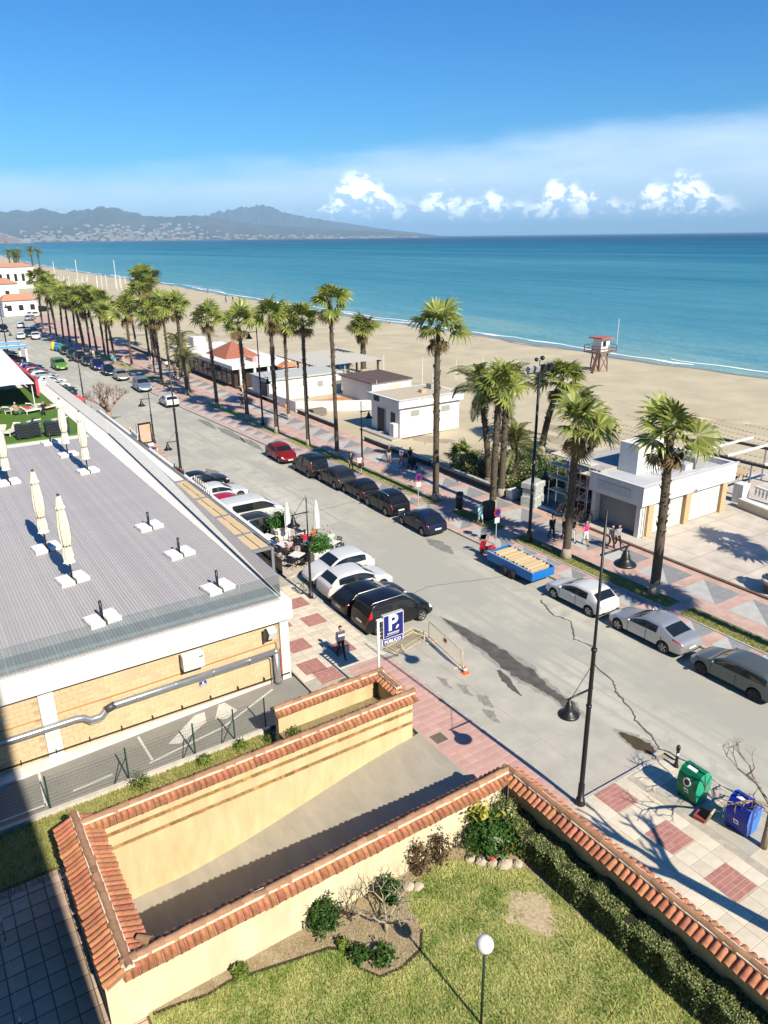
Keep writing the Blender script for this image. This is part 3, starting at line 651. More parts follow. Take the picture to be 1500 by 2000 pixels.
def coping(parent, a, b, rz_, hw=.44, drop=.2, pitch=.205, ends=(0, 0), ridge=True):
    """two slopes of half-round tiles, each a piece of its own, with ridge tiles bedded in mortar"""
    a, b = Vector((*a, 0)), Vector((*b, 0)); L_ = (b-a).length; u = (b-a).normalized(); nrm = Vector((u.y, -u.x, 0)); n = int(round(L_/pitch)); p = L_/n
    sl = math.hypot(hw, drop); key = (round(sl,2))
    if key not in T_LONG: T_LONG[key] = barrel(.082, .098, sl, mat=m_terra)
    for s in (1, -1):
        dn = (nrm*s*hw + Vector((0,0,-drop))).normalized(); xa = u*(-s); za = xa.cross(dn)
        if za.z < 0: xa = -xa; za = xa.cross(dn)
        # bedding under the tiles
        P = [a + Vector((0,0,rz_-.02)), b + Vector((0,0,rz_-.02)), b + nrm*s*(hw-.05) + Vector((0,0,rz_-drop-.005)), a + nrm*s*(hw-.05) + Vector((0,0,rz_-drop-.005))]
        mb = MB(); mb.add([*P, *[q - Vector((0,0,.07)) for q in P]], [(0,1,2,3),(7,6,5,4),(0,4,5,1),(1,5,6,2),(2,6,7,3),(3,7,4,0)]); mb.build('bedding', m_terra_old, parent)
        for k in range(n):
            o_ = a + u*(k+.5)*p + Vector((0,0,rz_-.028+random.uniform(-.006,.006)))
            o = ob('tile', T_LONG[key], parent); o.matrix_local = Matrix(((xa.x,dn.x,za.x,o_.x),(xa.y,dn.y,za.y,o_.y),(xa.z,dn.z,za.z,o_.z),(0,0,0,1))) @ Matrix.Rotation(random.uniform(-.055,.055), 4, 'Z') @ Matrix.Translation((random.uniform(-.008,.008), random.uniform(-.02,.03), random.uniform(-.006,.01)))
    if ridge:
        mb = MB(); mb.beam(a + Vector((0,0,rz_+.02)), b + Vector((0,0,rz_+.02)), .27, .07); mb.build('mortar', m_mortar, parent)
        if 'r' not in T_LONG: T_LONG['r'] = barrel(.095, .14, .42, mat=m_terra_old, name='ridge_tile', th=.022)
        m_ = int(L_/.37); q = L_/m_; ang = math.atan2(u.y, u.x) - math.pi/2
        for k in range(m_):
            o_ = a + u*k*q + Vector((0,0,rz_+.045+random.uniform(-.012,.012))); o = ob('ridge_tile', T_LONG['r'], parent); o.matrix_local = Matrix.Translation(o_) @ Matrix.Rotation(ang, 4, 'Z') @ Matrix.Rotation(-.10+random.uniform(-.05,.05), 4, 'X') @ Matrix.Rotation(random.uniform(-.06,.06), 4, 'Z')
RZT = 2.05
# far wall of the ramp with its two rows of stone-filled slots
t = thing('ramp_wall', 'yellow wall with two stone-filled slots along the garage ramp, tiled on top', 'wall', (0,0,0))
for z0, z1, th in ((-2.2,.62,.15),(.80,1.20,.15),(1.38,1.86,.15)):
    MB().box(2.1, 14.95, 21.2-th, 21.2+th, z0, z1).build('render', m_yellow, t)
MB().box(2.12, 14.93, 21.09, 21.30, .5, 1.5).build('core', m_stone, t)
for z0 in (.63, 1.21):
    x = 2.2
    while x < 14.85:
        w = random.uniform(.16,.45); 
        if random.random() < .82: MB().box(x, min(x+w-.02,14.9), 21.2-.14+random.uniform(0,.02), 21.15, z0, z0+.16).build('stone', m_stone, t)
        x += w
coping(t, (2.0,21.2), (15.1,21.2), RZT, .40, .2)
# short wall round the raised bed
t = thing('planter_wall', 'short tiled yellow wall round the raised bed behind the parking sign', 'wall')
MB().box(9.9, 14.85, 23.15, 23.45, 0, 1.86).build('render', m_yellow, t); MB().box(14.6, 14.9, 21.36, 23.14, 0, 1.86).build('render', m_yellow, t)
MB().box(9.9, 14.59, 21.36, 23.14, -.1, 1.0).build('soil', M('dry soil', (.20,.15,.085), .95, col2=(.30,.26,.13), vscale=5, bump=.5, bscale=30), t)
coping(t, (9.8,23.3), (14.95,23.3), RZT, .36, .18); coping(t, (14.75,21.75), (14.75,23.2), RZT, .34, .17)
# near wall of the ramp = garden wall
t = thing('garden_wall', 'long cream wall with terracotta coping between lawn and garage ramp', 'wall')
MB().box(1.28, 15.0, 15.32, 15.62, -2.2, 1.80).build('render', m_cream, t)
coping(t, (1.75,15.47), (15.12,15.47), RZT, .40, .2)
# street wall behind the hedge
t = thing('street_wall', 'yellow wall with fat terracotta coping between hedge and street pavement', 'wall')
mb = MB(); mb.add([(15.0,15.3,-.2),(15.3,15.3,-.2),(15.62,-4,-.2),(15.32,-4,-.2),(15.0,15.3,1.86),(15.3,15.3,1.86),(15.62,-4,1.86),(15.32,-4,1.86)], [(0,3,2,1),(4,5,6,7),(0,1,5,4),(1,2,6,5),(2,3,7,6),(3,0,4,7)]); mb.build('render', m_yellow, t)
coping(t, (15.14,15.55), (15.46,-4), RZT, .44, .2, pitch=.225)
o = ob('ridge_tile', T_LONG['r'], t); o.matrix_local = Matrix.Translation((15.12,15.3,RZT+.06)) @ Matrix.Rotation(-.3,4,'X')
# roofed lintel over the garage mouth
t = thing('garage_lintel', 'wide tiled roof over the garage mouth at the foot of the ramp', 'roof')
MB().box(1.5, 2.35, 15.63, 21.04, .9, 1.75).build('render', m_yellow, t); MB().box(1.3, 1.39, 15.625, 21.3, -.2, 1.7).build('render', m_yellow, t); MB().box(1.4, 1.6, 15.63, 21.04, -2.2, .9).build('garage_door', M('garage door', (.10,.09,.08), .6), t)
coping(t, (1.93,15.2), (1.93,21.75), RZT+.02, .66, .3)
o = ob('ridge_tile', T_LONG['r'], t); o.matrix_local = Matrix.Translation((2.35,16.0,RZT+.03)) @ Matrix.Rotation(R(-140),4,'Z')
# ramp floor: rises from the garage mouth to the pavement
m_ramp = M('ramp concrete', (.42,.38,.31), .85, col2=(.33,.30,.25), vscale=.8, bump=.35, bscale=24, detail=9, stretch=(3,1,1))
V = []; xs2 = np.linspace(1.5, 15.36, 30)
for x in xs2:
    u_ = np.clip((x-5.0)/(15.3-5.0), 0, 1); z = -1.72*(1 - (u_*u_*(3-2*u_)*.55 + u_*.45)) + .002
    V += [(x, 15.6, z), (x, 21.1, z)]
mb = MB(); mb.add(V, [(2*i, 2*i+2, 2*i+3, 2*i+1) for i in range(29)]); struct(mb.build('ramp', m_ramp, smooth=True))
# ---------------------------------------------------------------- car park beside the restaurant
m_lot = M('car park asphalt', (.235,.225,.20), .85, col2=(.30,.285,.25), vscale=.6, bump=.3, bscale=50, detail=9)
m_paint = M('road paint', (.62,.60,.54), .8, var=.15, vscale=5)
lot = struct(sheet('car_park', [(-14,25.0),(12.2,25.0),(12.9,26.4),(12.9,27.95),(-14,27.95)], .004, m_lot))
def band(pts, name='marking', z=.009, mat=m_paint): MB().poly([(x,y,z) for x,y in pts]).build(name, mat, lot)
band([(6.3,26.3),(6.75,26.05),(8.15,26.85),(8.35,27.6),(7.9,27.6)]); band([(8.55,26.85),(8.95,26.55),(9.6,26.9),(9.35,27.75),(9.05,27.75)])
def line(a, b, w=.1, name='marking'):
    a, b = Vector((*a,0)), Vector((*b,0)); n_ = (b-a).normalized().cross(Vector((0,0,1)))*w/2; band([tuple((a+n_)[:2]),tuple((b+n_)[:2]),tuple((b-n_)[:2]),tuple((a-n_)[:2])], name)
line((5.4,27.5),(5.45,25.6)); line((5.3,25.55),(8.6,26.1)); line((8.6,26.1),(11.6,27.5)); line((1.5,27.4),(1.4,25.3)); line((2.4,25.6),(3.9,25.7)); line((-2,25.4),(1.4,25.4))
# wire fence
t = thing('wire_fence', 'green wire mesh fence on thin posts beside the car park', 'fence', (0,25.0,0)); mg = M('green fence steel', (.015,.06,.035), .5)
fx = [-4.1,-1.3,1.5,4.35,7.0,8.7,10.1]
for x in fx: MB().tube([(x,0,0),(x,0,1.52)], .032, 8).build('post', mg, t)
for i in range(len(fx)-1):
    mb = MB()
    for x in np.arange(fx[i]+.06, fx[i+1]-.02, .085): mb.box(x-.0022, x+.0022, -.0022, .0022, .06, 1.45)
    for z in np.arange(.08, 1.5, .15): mb.box(fx[i], fx[i+1], -.0026, .0026, z-.0022, z+.0022)
    stuff(mb.build('mesh_panel', mg, t))
for x, dx in ((4.35,.6),(7.0,.55),(8.7,.6)): MB().tube([(x,0,1.1),(x-dx,-.02,0)], .02, 6).build('brace', mg, t)
tag(MB().box(-14,10.2,24.72,24.9,-.1,.16).build('low_kerb_wall', M('pale concrete', (.55,.51,.44), .85, var=.15)), 'low pale concrete footing under the wire fence', 'footing')
m_weed = leafmat('weed leaf', (.07,.14,.015), (.22,.28,.05), .55, .25)
o = struct(sheet('verge', rect(-14, 9.9, 21.5, 24.72), .004, m_turf)); grass('grass_blades', -1.5, 9.8, 21.6, 24.7, 12500, .11, m_blade, parent=o, seed=77, w=.015)
def bush(name, label, cat, loc, r, h, n, size, mat, seed, stems=True, group=None, up=.3, shell=.55, aspect=.5):
    g = np.random.default_rng(seed); t = thing(name, label, cat, loc, 0, group)
    d_ = g.normal(size=(n,3)); d_ /= np.linalg.norm(d_, axis=1, keepdims=True); rad = (shell + (1-shell)*g.uniform(0,1,n))
    lump = 1 + .34*np.sin(d_[:,0]*6+seed)*np.sin(d_[:,1]*6+seed*2) + .24*np.sin(d_[:,2]*8+seed)*np.sin(d_[:,0]*4) + g.normal(0,.10,n)
    P = d_*(rad*lump)[:,None]*np.array([r, r, h*.5]) + np.array([0,0,h*.55]); P = P[P[:,2] > .02]
    v, f = leaf_cloud(P, size, up, aspect, seed=seed); ob('foliage', np_mesh('foliage', v, f, mat, g.uniform(0,1,len(f))), t)
    if stems:
        mb = MB()
        for k in range(7):
            a = g.uniform(0, 6.28); mb.tube([(0,0,-.02),(math.cos(a)*r*.3, math.sin(a)*r*.3, h*.4),(math.cos(a)*r*.65, math.sin(a)*r*.65, h*.8)], [.025,.016,.006], 5)
        mb.build('stem', M('brown stem', (.09,.06,.035), .9), t)
    return t
for k, (x, y, r, h) in enumerate(((4.6,24.3,.42,.7),(7.1,24.3,.3,.4),(8.7,24.4,.28,.35),(9.9,24.1,.25,.35))):
    bush('weed', ('largest tangled weed by the wire fence', 'low weed under the middle of the wire fence', 'small weed near the end of the wire fence', 'small green weed against the end of the short tiled wall')[k], 'weed', (x,y,0), r, h, 260, .05, m_weed, 100+k)
bush('weed', 'green weed growing out of the raised bed', 'weed', (10.3,22.6,1.0), .3, .4, 220, .055, m_weed, 110); bush('weed', 'yellowing weed at the far corner of the raised bed', 'weed', (12.6,22.3,1.0), .22, .25, 120, .05, m_blade, 111)
# ---------------------------------------------------------------- garden
m_lawn = M('lawn soil', (.28,.29,.08), .95, col2=(.46,.40,.19), vscale=1.4, bump=.7, bscale=30, detail=10)
GZ = .1
lawn = struct(MB().box(2.2, 15.0, -8, 15.32, -.3, GZ).build('lawn', m_lawn))
BED = [(2.3,15.3),(2.3,15.2),(2.93,15.1),(3.72,14.9),(4.34,14.95),(5.47,14.7),(6.19,14.52),(7.2,14.3),(7.7,13.85),(7.58,13.3),(7.95,12.7),(8.6,12.6),(9.4,12.78),(9.8,13.3),(9.95,14.3),(10.6,14.85),(11.8,15.0),(12.5,14.75),(12.85,14.2),(13.4,13.6),(14.0,13.2),(14.25,9.0),(14.6,-8),(15.0,-8),(15.0,15.3)]
soil = struct(MB().poly([(x,y,GZ+.012) for x,y in BED]).build('flower_bed', M('garden soil', (.27,.20,.12), .95, col2=(.40,.33,.22), vscale=2.2, bump=.8, bscale=20, detail=10)))
mb = MB(); pr = [(x, y, GZ) for x, y in BED[1:14]]
for i in range(len(pr)-1): mb.beam(pr[i], pr[i+1], .05, .10)
mb.build('edging', M('dark edging', (.05,.035,.02), .9), soil)
PX_, PY_ = np.array([p[0] for p in BED]), np.array([p[1] for p in BED])
def in_bed(x, y):
    inside = np.zeros(len(x), bool); j = len(BED)-1
    for i in range(len(BED)):
        c = ((PY_[i] > y) != (PY_[j] > y)) & (x < (PX_[j]-PX_[i])*(y-PY_[i])/(PY_[j]-PY_[i]+1e-9)+PX_[i]); inside ^= c; j = i
    return inside
def lawn_mask(x, y):
    q = (x-13.0)**2/.8 + (y-11.9)**2/.9 + .5*np.sin(x*5.1)*np.sin(y*4.3); bare = (rng.uniform(0,1,len(x)) < np.clip(1.25-q*.8, 0, .95)) | (rng.uniform(0,1,len(x)) < np.clip(.35*np.sin(x*1.3+.6)*np.sin(y*1.1), 0, .4))
    return ~in_bed(x, y) & ~bare
m_lawnblade = leafmat('lawn blade', (.145,.28,.025), (.62,.65,.235), .6, .4)
grass('lawn_grass', 2.3, 14.4, 6.4, 15.2, 100000, .08, m_lawnblade, GZ, lawn, 5, lawn_mask, lean=.9, w=.017, clump=True)
MB().poly([(13.0+.75*math.cos(a)*(1+.25*math.sin(3*a)+.12*math.sin(7*a)), 11.9+.8*math.sin(a)*(1+.22*math.cos(4*a)+.1*math.sin(9*a)), GZ+.008) for a in np.linspace(0,6.2,40)]).build('bare_patch', M('straw soil', (.50,.40,.26), .95, var=.25, vscale=9, bump=.6), lawn)
grass('straw', 2.4, 12.5, 12.5, 15.25, 9000, .06, M('straw', (.42,.34,.19), .9), GZ+.012, soil, 6, lambda x, y: in_bed(x, y), lean=1.6, w=.012)
# hedge clipped flat along the street wall
t = thing('hedge', 'long clipped green hedge in front of the tiled street wall', 'hedge', (0,0,GZ))
g_ = np.random.default_rng(4); n = 52000; yy_ = g_.uniform(4.5, 14.6, n); s_ = g_.uniform(0, 1, n); wob = .05*np.sin(yy_*3.1)+.04*np.sin(yy_*7.7)
top = s_ < .55; hx = np.where(top, g_.uniform(-.62,.48,n), np.where(g_.uniform(0,1,n) < .7, -.62+g_.uniform(0,.16,n), .46)); hz = np.where(top, 1.0 + wob*1.3 - np.abs(g_.normal(0,.08,n)), g_.uniform(.05,1.0,n))
x_ = 14.72 + (15.3-yy_)*.0165 + hx + wob*.6; v, f = leaf_cloud(np.stack([x_, yy_, hz], 1), .036, .2, .55, seed=4)
m_hedge = leafmat('hedge leaf', (.06,.11,.018), (.42,.43,.19), .45, .2)
ob('foliage', np_mesh('foliage', v, f, m_hedge, np.clip(g_.normal(.45,.3,n),0,1)), t)
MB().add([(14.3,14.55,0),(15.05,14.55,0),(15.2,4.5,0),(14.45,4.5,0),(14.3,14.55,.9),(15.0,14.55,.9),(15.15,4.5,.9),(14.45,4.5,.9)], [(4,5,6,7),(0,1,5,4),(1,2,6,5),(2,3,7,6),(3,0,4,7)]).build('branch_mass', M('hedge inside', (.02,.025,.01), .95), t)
m_dkleaf = leafmat('dark glossy leaf', (.016,.055,.010), (.08,.165,.028), .4, .2)
b_ = bush('flowering_bush', 'bushy green shrub with red flowers and yellow new leaves in the lawn corner', 'shrub', (13.55,14.55,GZ), .85, 1.25, 3600, .065, m_dkleaf, 7)
g_ = np.random.default_rng(3); P = g_.normal(size=(46,3))*[.22,.2,.16]+[-.1,.3,1.45]; v, f = leaf_cloud(P, .15, .6, .42, seed=2); ob('new_leaves', np_mesh('new_leaves', v, f, leafmat('yellow leaf', (.40,.42,.04), (.62,.58,.12), .5, .3), g_.uniform(0,1,46)), b_)
for p in ((.05,-.72,.62),(.25,-.65,.3),(-.45,-.6,.35),(.5,-.55,.28)):
    mb = MB()
    for k in range(5): mb.sphere((p[0]+.045*math.cos(k*1.26), p[1]-.02, p[2]+.045*math.sin(k*1.26)), .042, 7, 5)
    mb.build('flower', M('red petal', (.75,.05,.06), .5), b_)
bush('bush', 'shaded dark shrub between flowering shrub and hedge', 'shrub', (14.45,14.75,GZ), .5, 1.5, 1500, .05, m_hedge, 9)
bush('bush', 'round dark green bush against the cream garden wall', 'shrub', (7.4,15.0,GZ), .48, .95, 1900, .06, leafmat('deep green leaf', (.015,.05,.010), (.07,.15,.025), .4, .15), 8)
bush('low_bush', 'low clump at the front edge of the bed under the bare tree', 'shrub', (7.75,13.55,GZ), .3, .36, 420, .06, m_dkleaf, 21); bush('low_bush', 'low dark clump beside the curved edging under the bare tree', 'shrub', (8.3,13.1,GZ), .34, .42, 480, .065, m_dkleaf, 22)
bush('low_bush', 'small green tuft standing alone by the wall foot', 'shrub', (4.7,14.95,GZ), .25, .34, 300, .06, m_weed, 23); bush('bush', 'dark shrub behind the bare tree close to the wall', 'shrub', (9.6,14.7,GZ), .4, .8, 900, .06, m_dkleaf, 24); bush('low_bush', 'bright green sprig between bush and bare tree', 'shrub', (7.55,14.15,GZ), .2, .26, 160, .06, m_weed, 25)
for k, (x, y) in enumerate(((10.95,14.95),(11.75,14.95))): bush('wilted_shrub', ('wilted brown shrub nearer the bare tree', 'wilted brown shrub nearer the flowering shrub')[k], 'shrub', (x,y,GZ), .36, 1.3, 420, .06, leafmat('wilted leaf', (.07,.04,.02), (.17,.11,.05), .7, .1), 30+k, up=0)
mrock = M('pale rock', (.46,.39,.30), .9, var=.2, vscale=6, bump=.6, bscale=10)
for k, (x, y, r) in enumerate(((12.7,14.55,.18),(12.95,14.25,.22),(13.2,14.0,.2),(13.5,13.72,.27),(13.85,13.5,.2),(10.6,14.6,.2),(10.35,14.75,.22))):
    mb = MB(); mb.sphere((0,0,0), r, 9, 6, (1,.8,.62)); g2 = random.Random(k); mb.v = [(a*(1+g2.uniform(-.18,.18)), b2*(1+g2.uniform(-.18,.18)), c*(1+g2.uniform(-.15,.15))) for a, b2, c in mb.v]
    tag(mb.build('rock', mrock, None, loc=(x,y,GZ+r*.3)), 'pale rock edging the corner bed under the flowering shrub' if k < 5 else 'pale rock by the wall foot behind the bare tree', 'rock', 'corner bed rocks' if k < 5 else 'wall foot rocks')
def branch_tree(name, label, cat, loc, spec, mat, seed, group=None):
    """bare tree: trunk and a fork of limbs, spec = (trunk height, trunk radius, levels, spread, length, lift)"""
    g = random.Random(seed); t = thing(name, label, cat, loc, 0, group); th, tr, lv, spread, ln, lift, nfork = spec[:7]; lean = Vector((*(spec[7] if len(spec) > 7 else (0,0)), 0)); limbs = MB(); twigs = MB()
    mb = MB(); mb.tube([(0,0,-.05),lean*.4+Vector((g.uniform(-.05,.05),g.uniform(-.05,.05),th*.5)),lean+Vector((0,0,th))], [tr*1.25,tr,tr*.85], 9); mb.build('trunk', mat, t, True)
    def grow(p, d, r, l, k):
        mid = p + d*l*.5 + Vector((g.uniform(-1,1),g.uniform(-1,1),g.uniform(-.3,.6)))*l*.09; e = p + d*l
        (limbs if k < 2 else twigs).tube([p, mid, e], [r, r*.82, r*.66], 6 if k < 2 else 4)
        if k >= lv: return
        for q in range(nfork if k else nfork+1):
            a = g.uniform(0, 6.28); nd = (d + Vector((math.cos(a), math.sin(a), g.uniform(-.2,lift)))*spread).normalized(); grow(e, nd, r*.66, l*g.uniform(.6,.85), k+1)
    for q in range(4):
        a = q*1.57+g.uniform(-.4,.4); grow(lean+Vector((0,0,th)), Vector((math.cos(a)*.8, math.sin(a)*.8, lift)).normalized(), tr*.6, ln, 0)
    stuff(limbs.build('limb', mat, t, True)); stuff(twigs.build('twig', mat, t, True)); return t
m_grbark = M('grey bark', (.36,.315,.235), .85, var=.25, vscale=12)
branch_tree('bare_shrub', 'leafless pale grey frangipani in the curved bed', 'tree', (8.9,13.85,GZ), (.35,.065,4,.9,.55,.7,2), m_grbark, 5)
branch_tree('bare_shrub', 'thin dark leafless shrub beside the round bush at the wall', 'tree', (8.2,14.75,GZ), (.2,.035,4,.8,.34,.9,2), M('dark bark', (.07,.05,.03), .9), 11)
branch_tree('dry_plant', 'small dry plant in the middle of the lawn', 'plant', (12.4,8.35,GZ), (.15,.014,2,.6,.3,1.2,1), MATS['dark bark'], 3)
t = thing('garden_lamp', 'white globe lamp on a thin green post standing in the lawn', 'lamp', (9.43,10.13,GZ))
MB().tube([(0,0,-.1),(.0,0,2.66)], .036, 10).build('post', M('dark green steel', (.015,.045,.025), .5), t, True); MB().tube([(0,0,2.6),(0,0,2.7)], [.05,.09], 12).build('collar', MATS['dark green steel'], t, True); MB().sphere((0,0,2.87), .225, 24, 16).build('globe', M('opal globe', (.86,.86,.85), .25, spec=.5), t, True)
# garden path at the foot of our own building, half in its shade
m_path = M('path slab', (.54,.40,.31), .85, var=.14, vscale=2, rand=.1, bump=.2)
path = struct(MB().box(-3.4,2.2,-6,22.1,-.2,.02).build('path', M('path joint', (.13,.105,.06), .95))); 
for i in range(11):
    for j in range(44):
        x = 2.15 - (i+.5)*.5; y = 21.95 - (j+.5)*.56
        if y < 12 or x < -1.9: continue
        if x > 1.35 and y > 15.2: pass
        ob('paver', paver_mesh(.485, .54, m_path), path, (x, y, .035+random.uniform(-.004,.004)))
t = thing('chain_fence', 'low chain hung between small posts in deep shade', 'fence', (-.7,0,.02)); mch = M('chain steel', (.5,.5,.52), .35, .6)
for y in (16.4,19.95,23.4):
    MB().tube([(0,y,0),(0,y,.78)], .03, 8).build('post', MATS['dark green steel'], t); MB().sphere((0,y,.82), .06, 10, 8).build('ball', mch, t, True)
mb = MB()
for a, b in ((16.4,19.95),(19.95,23.4)):
    for k in range(28):
        q = k/28; y = a+(b-a)*q; z = .76 - .28*(1-(2*q-1)**2); q2 = (k+.8)/28; y2 = a+(b-a)*q2; z2 = .76-.28*(1-(2*q2-1)**2); mb.tube([(0,y,z),(0,y2,z2)], .014 if k % 2 else .02, 5)
mb.build('chain', mch, t)
# the apartment house whose shadow falls across the path (it stands behind the viewer)
t = thing('apartment_house', 'tall apartment house casting its shade over the garden path', 'building', (0,0,-.2))
MB().box(-26, 1.62, -16, -3.0, 0, 40).build('wall', m_cream, t); MB().box(-26, -3.7, -2.99, 23.5, 0, 40).build('added_wing', m_cream, t); MB().box(-26.3, 1.66, -16.3, -2.8, 40, 40.6).build('roof_edge', m_cream, t)  # unseen side block added left of view to cut skylight and deepen the shade
for k in range(12):
    for q in range(6): MB().box(-24+q*4.2, -22.4+q*4.2, -3.05, -2.96, 2+k*3.1, 3.5+k*3.1).build('window', M('window glass', (.02,.025,.03), .08, spec=.6), t)
# ================================================================ BUILDERS: cars, people, palms, lamps
m_tyre = M('tyre rubber', (.018,.018,.018), .8); m_glass = M('car glass', (.012,.016,.02), .06, spec=.7); m_blackp = M('black trim', (.02,.02,.02), .55)
m_head = M('headlamp lens', (.62,.66,.70), .08, spec=.8); m_tail = M('tail lamp lens', (.42,.01,.012), .15, spec=.6); m_alloy = M('alloy rim', (.50,.50,.51), .3, .8); m_darkrim = M('dark rim', (.06,.06,.065), .35, .6); m_plate = M('number plate', (.78,.78,.74), .5); m_chrome = M('chrome', (.6,.6,.6), .15, 1.0)
def paint(name, col, metal=.0): return M('car paint '+name, col, .30, metal, spec=.35, coat=.25)
CARS = {}
def car_type(key, L, W, H, fa, ra, wr, cowl, rf, rr, tail, deck, hood, belt, wag=False, tum=.77, rearup=None, pill=None):
    """a car is lofted from stations along its length (x = 0 front), smoothed, arches cut out, then split into its parts"""
    hw = W/2; bl = belt; b1 = rf + .36*(rr-rf) if pill is None else pill; c1 = rr - (.46 if wag else .10)
    rows = [ # x, width, underside, waist z, top z, cabin?
        (0.0,.70,.34,.50,.56,0),(.07,.84,.24,.56,.64,0),(.34,.95,.20,.64,hood-.10,0),(cowl*.62,.99,.19,bl-.16,hood-.02,0),(cowl-.10,1,.19,bl-.06,hood+.03,0),
        (cowl,1,.19,bl-.03,hood+.06,1),(rf,1,.19,bl,H-.05,1),(b1-.05,1,.19,bl+.01,H,1),(b1+.05,1,.19,bl+.01,H,1),(c1,1,.19,bl+.02,H-.02,1),(rr,.99,.19,bl+.03,H-.06,1),
        (tail,.97,.20,bl+.01,deck,2),(L-.10,.93,.24,min(bl,deck-.06),deck-.03,0),(L-.02,.86,.32,.66,.74,0),(L,.74,.38,.58,.66,0)]
    J = 9; ring = []; verts = []
    for x, w, zb, zw, zt, cab in rows:
        w *= hw
        if cab: wt = hw*tum if cab == 1 and x > cowl+.01 else (hw*.86 if cab == 1 else hw*.80)
        else: wt = w*.86
        zm = (zb+zw)*.5+.02
        if cab and zt - zw > .25: pts = [(0,zb),(w*.86,zb),(w*.985,zb+.13),(w,zm),(w*.965,zw),(wt+.035,zt-.085),(wt-.03,zt-.03),(wt*.5,zt),(0,zt+.008)]
        else: pts = [(0,zb),(w*.86,zb),(w*.985,zb+.10),(w,zm),(w*.965,zw),(w*.93,zw+(zt-zw)*.45),(wt,zt-.02),(wt*.5,zt),(0,zt+.008)]
        ring.append(pts)
    nst = len(rows)
    for i, pts in enumerate(ring):
        for y, z in pts: verts.append((rows[i][0], -y, z))
        for y, z in pts[1:-1][::-1]: verts.append((rows[i][0], y, z))
    n = 2*J-2; faces = []; mi = []
    for i in range(nst-1):
        for j in range(n):
            jj = (j+1) % n; faces.append((i*n+j, i*n+jj, (i+1)*n+jj, (i+1)*n+j))
            left = j < J-1; k = j if left else n-1-j      # ring interval index 0..7 from the bottom
            m_ = 0
            if k == 0 or k == 1: m_ = 9
            if 5 <= i <= 9 and k == 4:                     # side glass
                if i in (5, 6): m_ = 3 if left else 4
                elif i == 7: m_ = 10
                elif i == 8: m_ = 5 if left else 6
                elif i == 9 and wag: m_ = 12 if left else 13
            if i == 5 and k >= 6: m_ = 1
            if i == 10 and k >= 6: m_ = 2
            if i in (1, 2) and k == 4 and i == 1: m_ = 7
            if i == 1 and k == 5: m_ = 7
            if i == 12 and k == 4: m_ = 8
            if i == 11 and k == 4: m_ = 8
            if rearup and i in (10, 11) and k == 4: m_ = 8
            if i in (0,) and k in (2, 3): m_ = 11
            mi.append(m_)
    faces.append(tuple(range(n))); mi.append(0); faces.append(tuple((nst-1)*n+j for j in range(n))[::-1]); mi.append(0)
    mb = MB(); mb.v = verts; mb.f = faces; mb.mi = mi
    me = mb.mesh('loft', True); 
    for k in range(14): me.materials.append(None)
    me.polygons.foreach_set('material_index', mi)
    cr = me.attributes.new('crease_edge', 'FLOAT', 'EDGE'); vals = [0.0]*len(me.edges)
    for e in me.edges:
        p, q = e.vertices
        if abs(p-q) == n and p % n in (4, n-4): vals[e.index] = .75
        elif abs(p-q) == n and p % n in (6, n-6, 2, n-2): vals[e.index] = .35
    cr.data.foreach_set('value', vals)
    o = ob('tmp', me); sub = o.modifiers.new('s', 'SUBSURF'); sub.levels = 2; sub.render_levels = 2
    cut = MB()
    for ax in (fa, ra):
        for s in (-1, 1):
            n_ = 20; R_ = wr+.055; vs = []
            for yy in (s*(hw+.2), s*(hw-.30)):
                for q in range(n_): a = 2*math.pi*q/n_; vs.append((ax+R_*math.cos(a), yy, wr+.02+R_*math.sin(a)))
            fs = [(q, (q+1) % n_, n_+(q+1) % n_, n_+q) for q in range(n_)] + [tuple(range(n_))[::-1], tuple(range(n_, 2*n_))]
            if s < 0: fs = [f[::-1] for f in fs]
            cut.add(vs, [f[::-1] for f in fs])
    cm = cut.mesh('cut'); 
    for k in range(14): cm.materials.append(None)
    cm.polygons.foreach_set('material_index', [9]*len(cm.polygons)); bm = bmesh.new(); bm.from_mesh(cm); bmesh.ops.recalc_face_normals(bm, faces=bm.faces); bm.to_mesh(cm); bm.free()
    c = ob('tmpcut', cm); md = o.modifiers.new('b', 'BOOLEAN'); md.operation = 'DIFFERENCE'; md.object = c; md.solver = 'EXACT'
    bm = bmesh.new(); bm.from_mesh(me); bmesh.ops.recalc_face_normals(bm, faces=bm.faces); bm.to_mesh(me); bm.free()
    ev = evaluated(o); bpy.data.objects.remove(o); bpy.data.objects.remove(c)
    parts = {}
    P = [v.co.copy() for v in ev.vertices]; groups = {}
    for p in ev.polygons: groups.setdefault(p.material_index, []).append(tuple(p.vertices))
    mp = {0:('body',None),1:('windscreen',m_glass),2:('rear_window',m_glass),3:('side_window',m_glass),4:('side_window',m_glass),5:('side_window',m_glass),6:('side_window',m_glass),12:('side_window',m_glass),13:('side_window',m_glass),7:('headlight',m_head),8:('tail_light',m_tail),9:('underbody',m_blackp),10:('door_pillar',m_blackp),11:('grille',m_blackp)}
    out = []
    for k, fl in groups.items():
        sides = [fl]
        if k in (7, 8): sides = [[f for f in fl if sum(P[i].y for i in f) < 0], [f for f in fl if sum(P[i].y for i in f) >= 0]]
        for f2 in sides:
            if not f2: continue
            used = sorted({i for f in f2 for i in f}); ix = {a: b for b, a in enumerate(used)}
            m2 = MB(); m2.v = [(P[i].x - L/2, P[i].y, P[i].z) for i in used]; m2.f = [tuple(ix[i] for i in f) for f in f2]; m2.mi = [0]*len(f2)
            nm, mt = mp.get(k, ('body', None)); out.append((nm, sharp(m2.mesh(nm, True, [mt or m_blackp]), 38), k == 0))
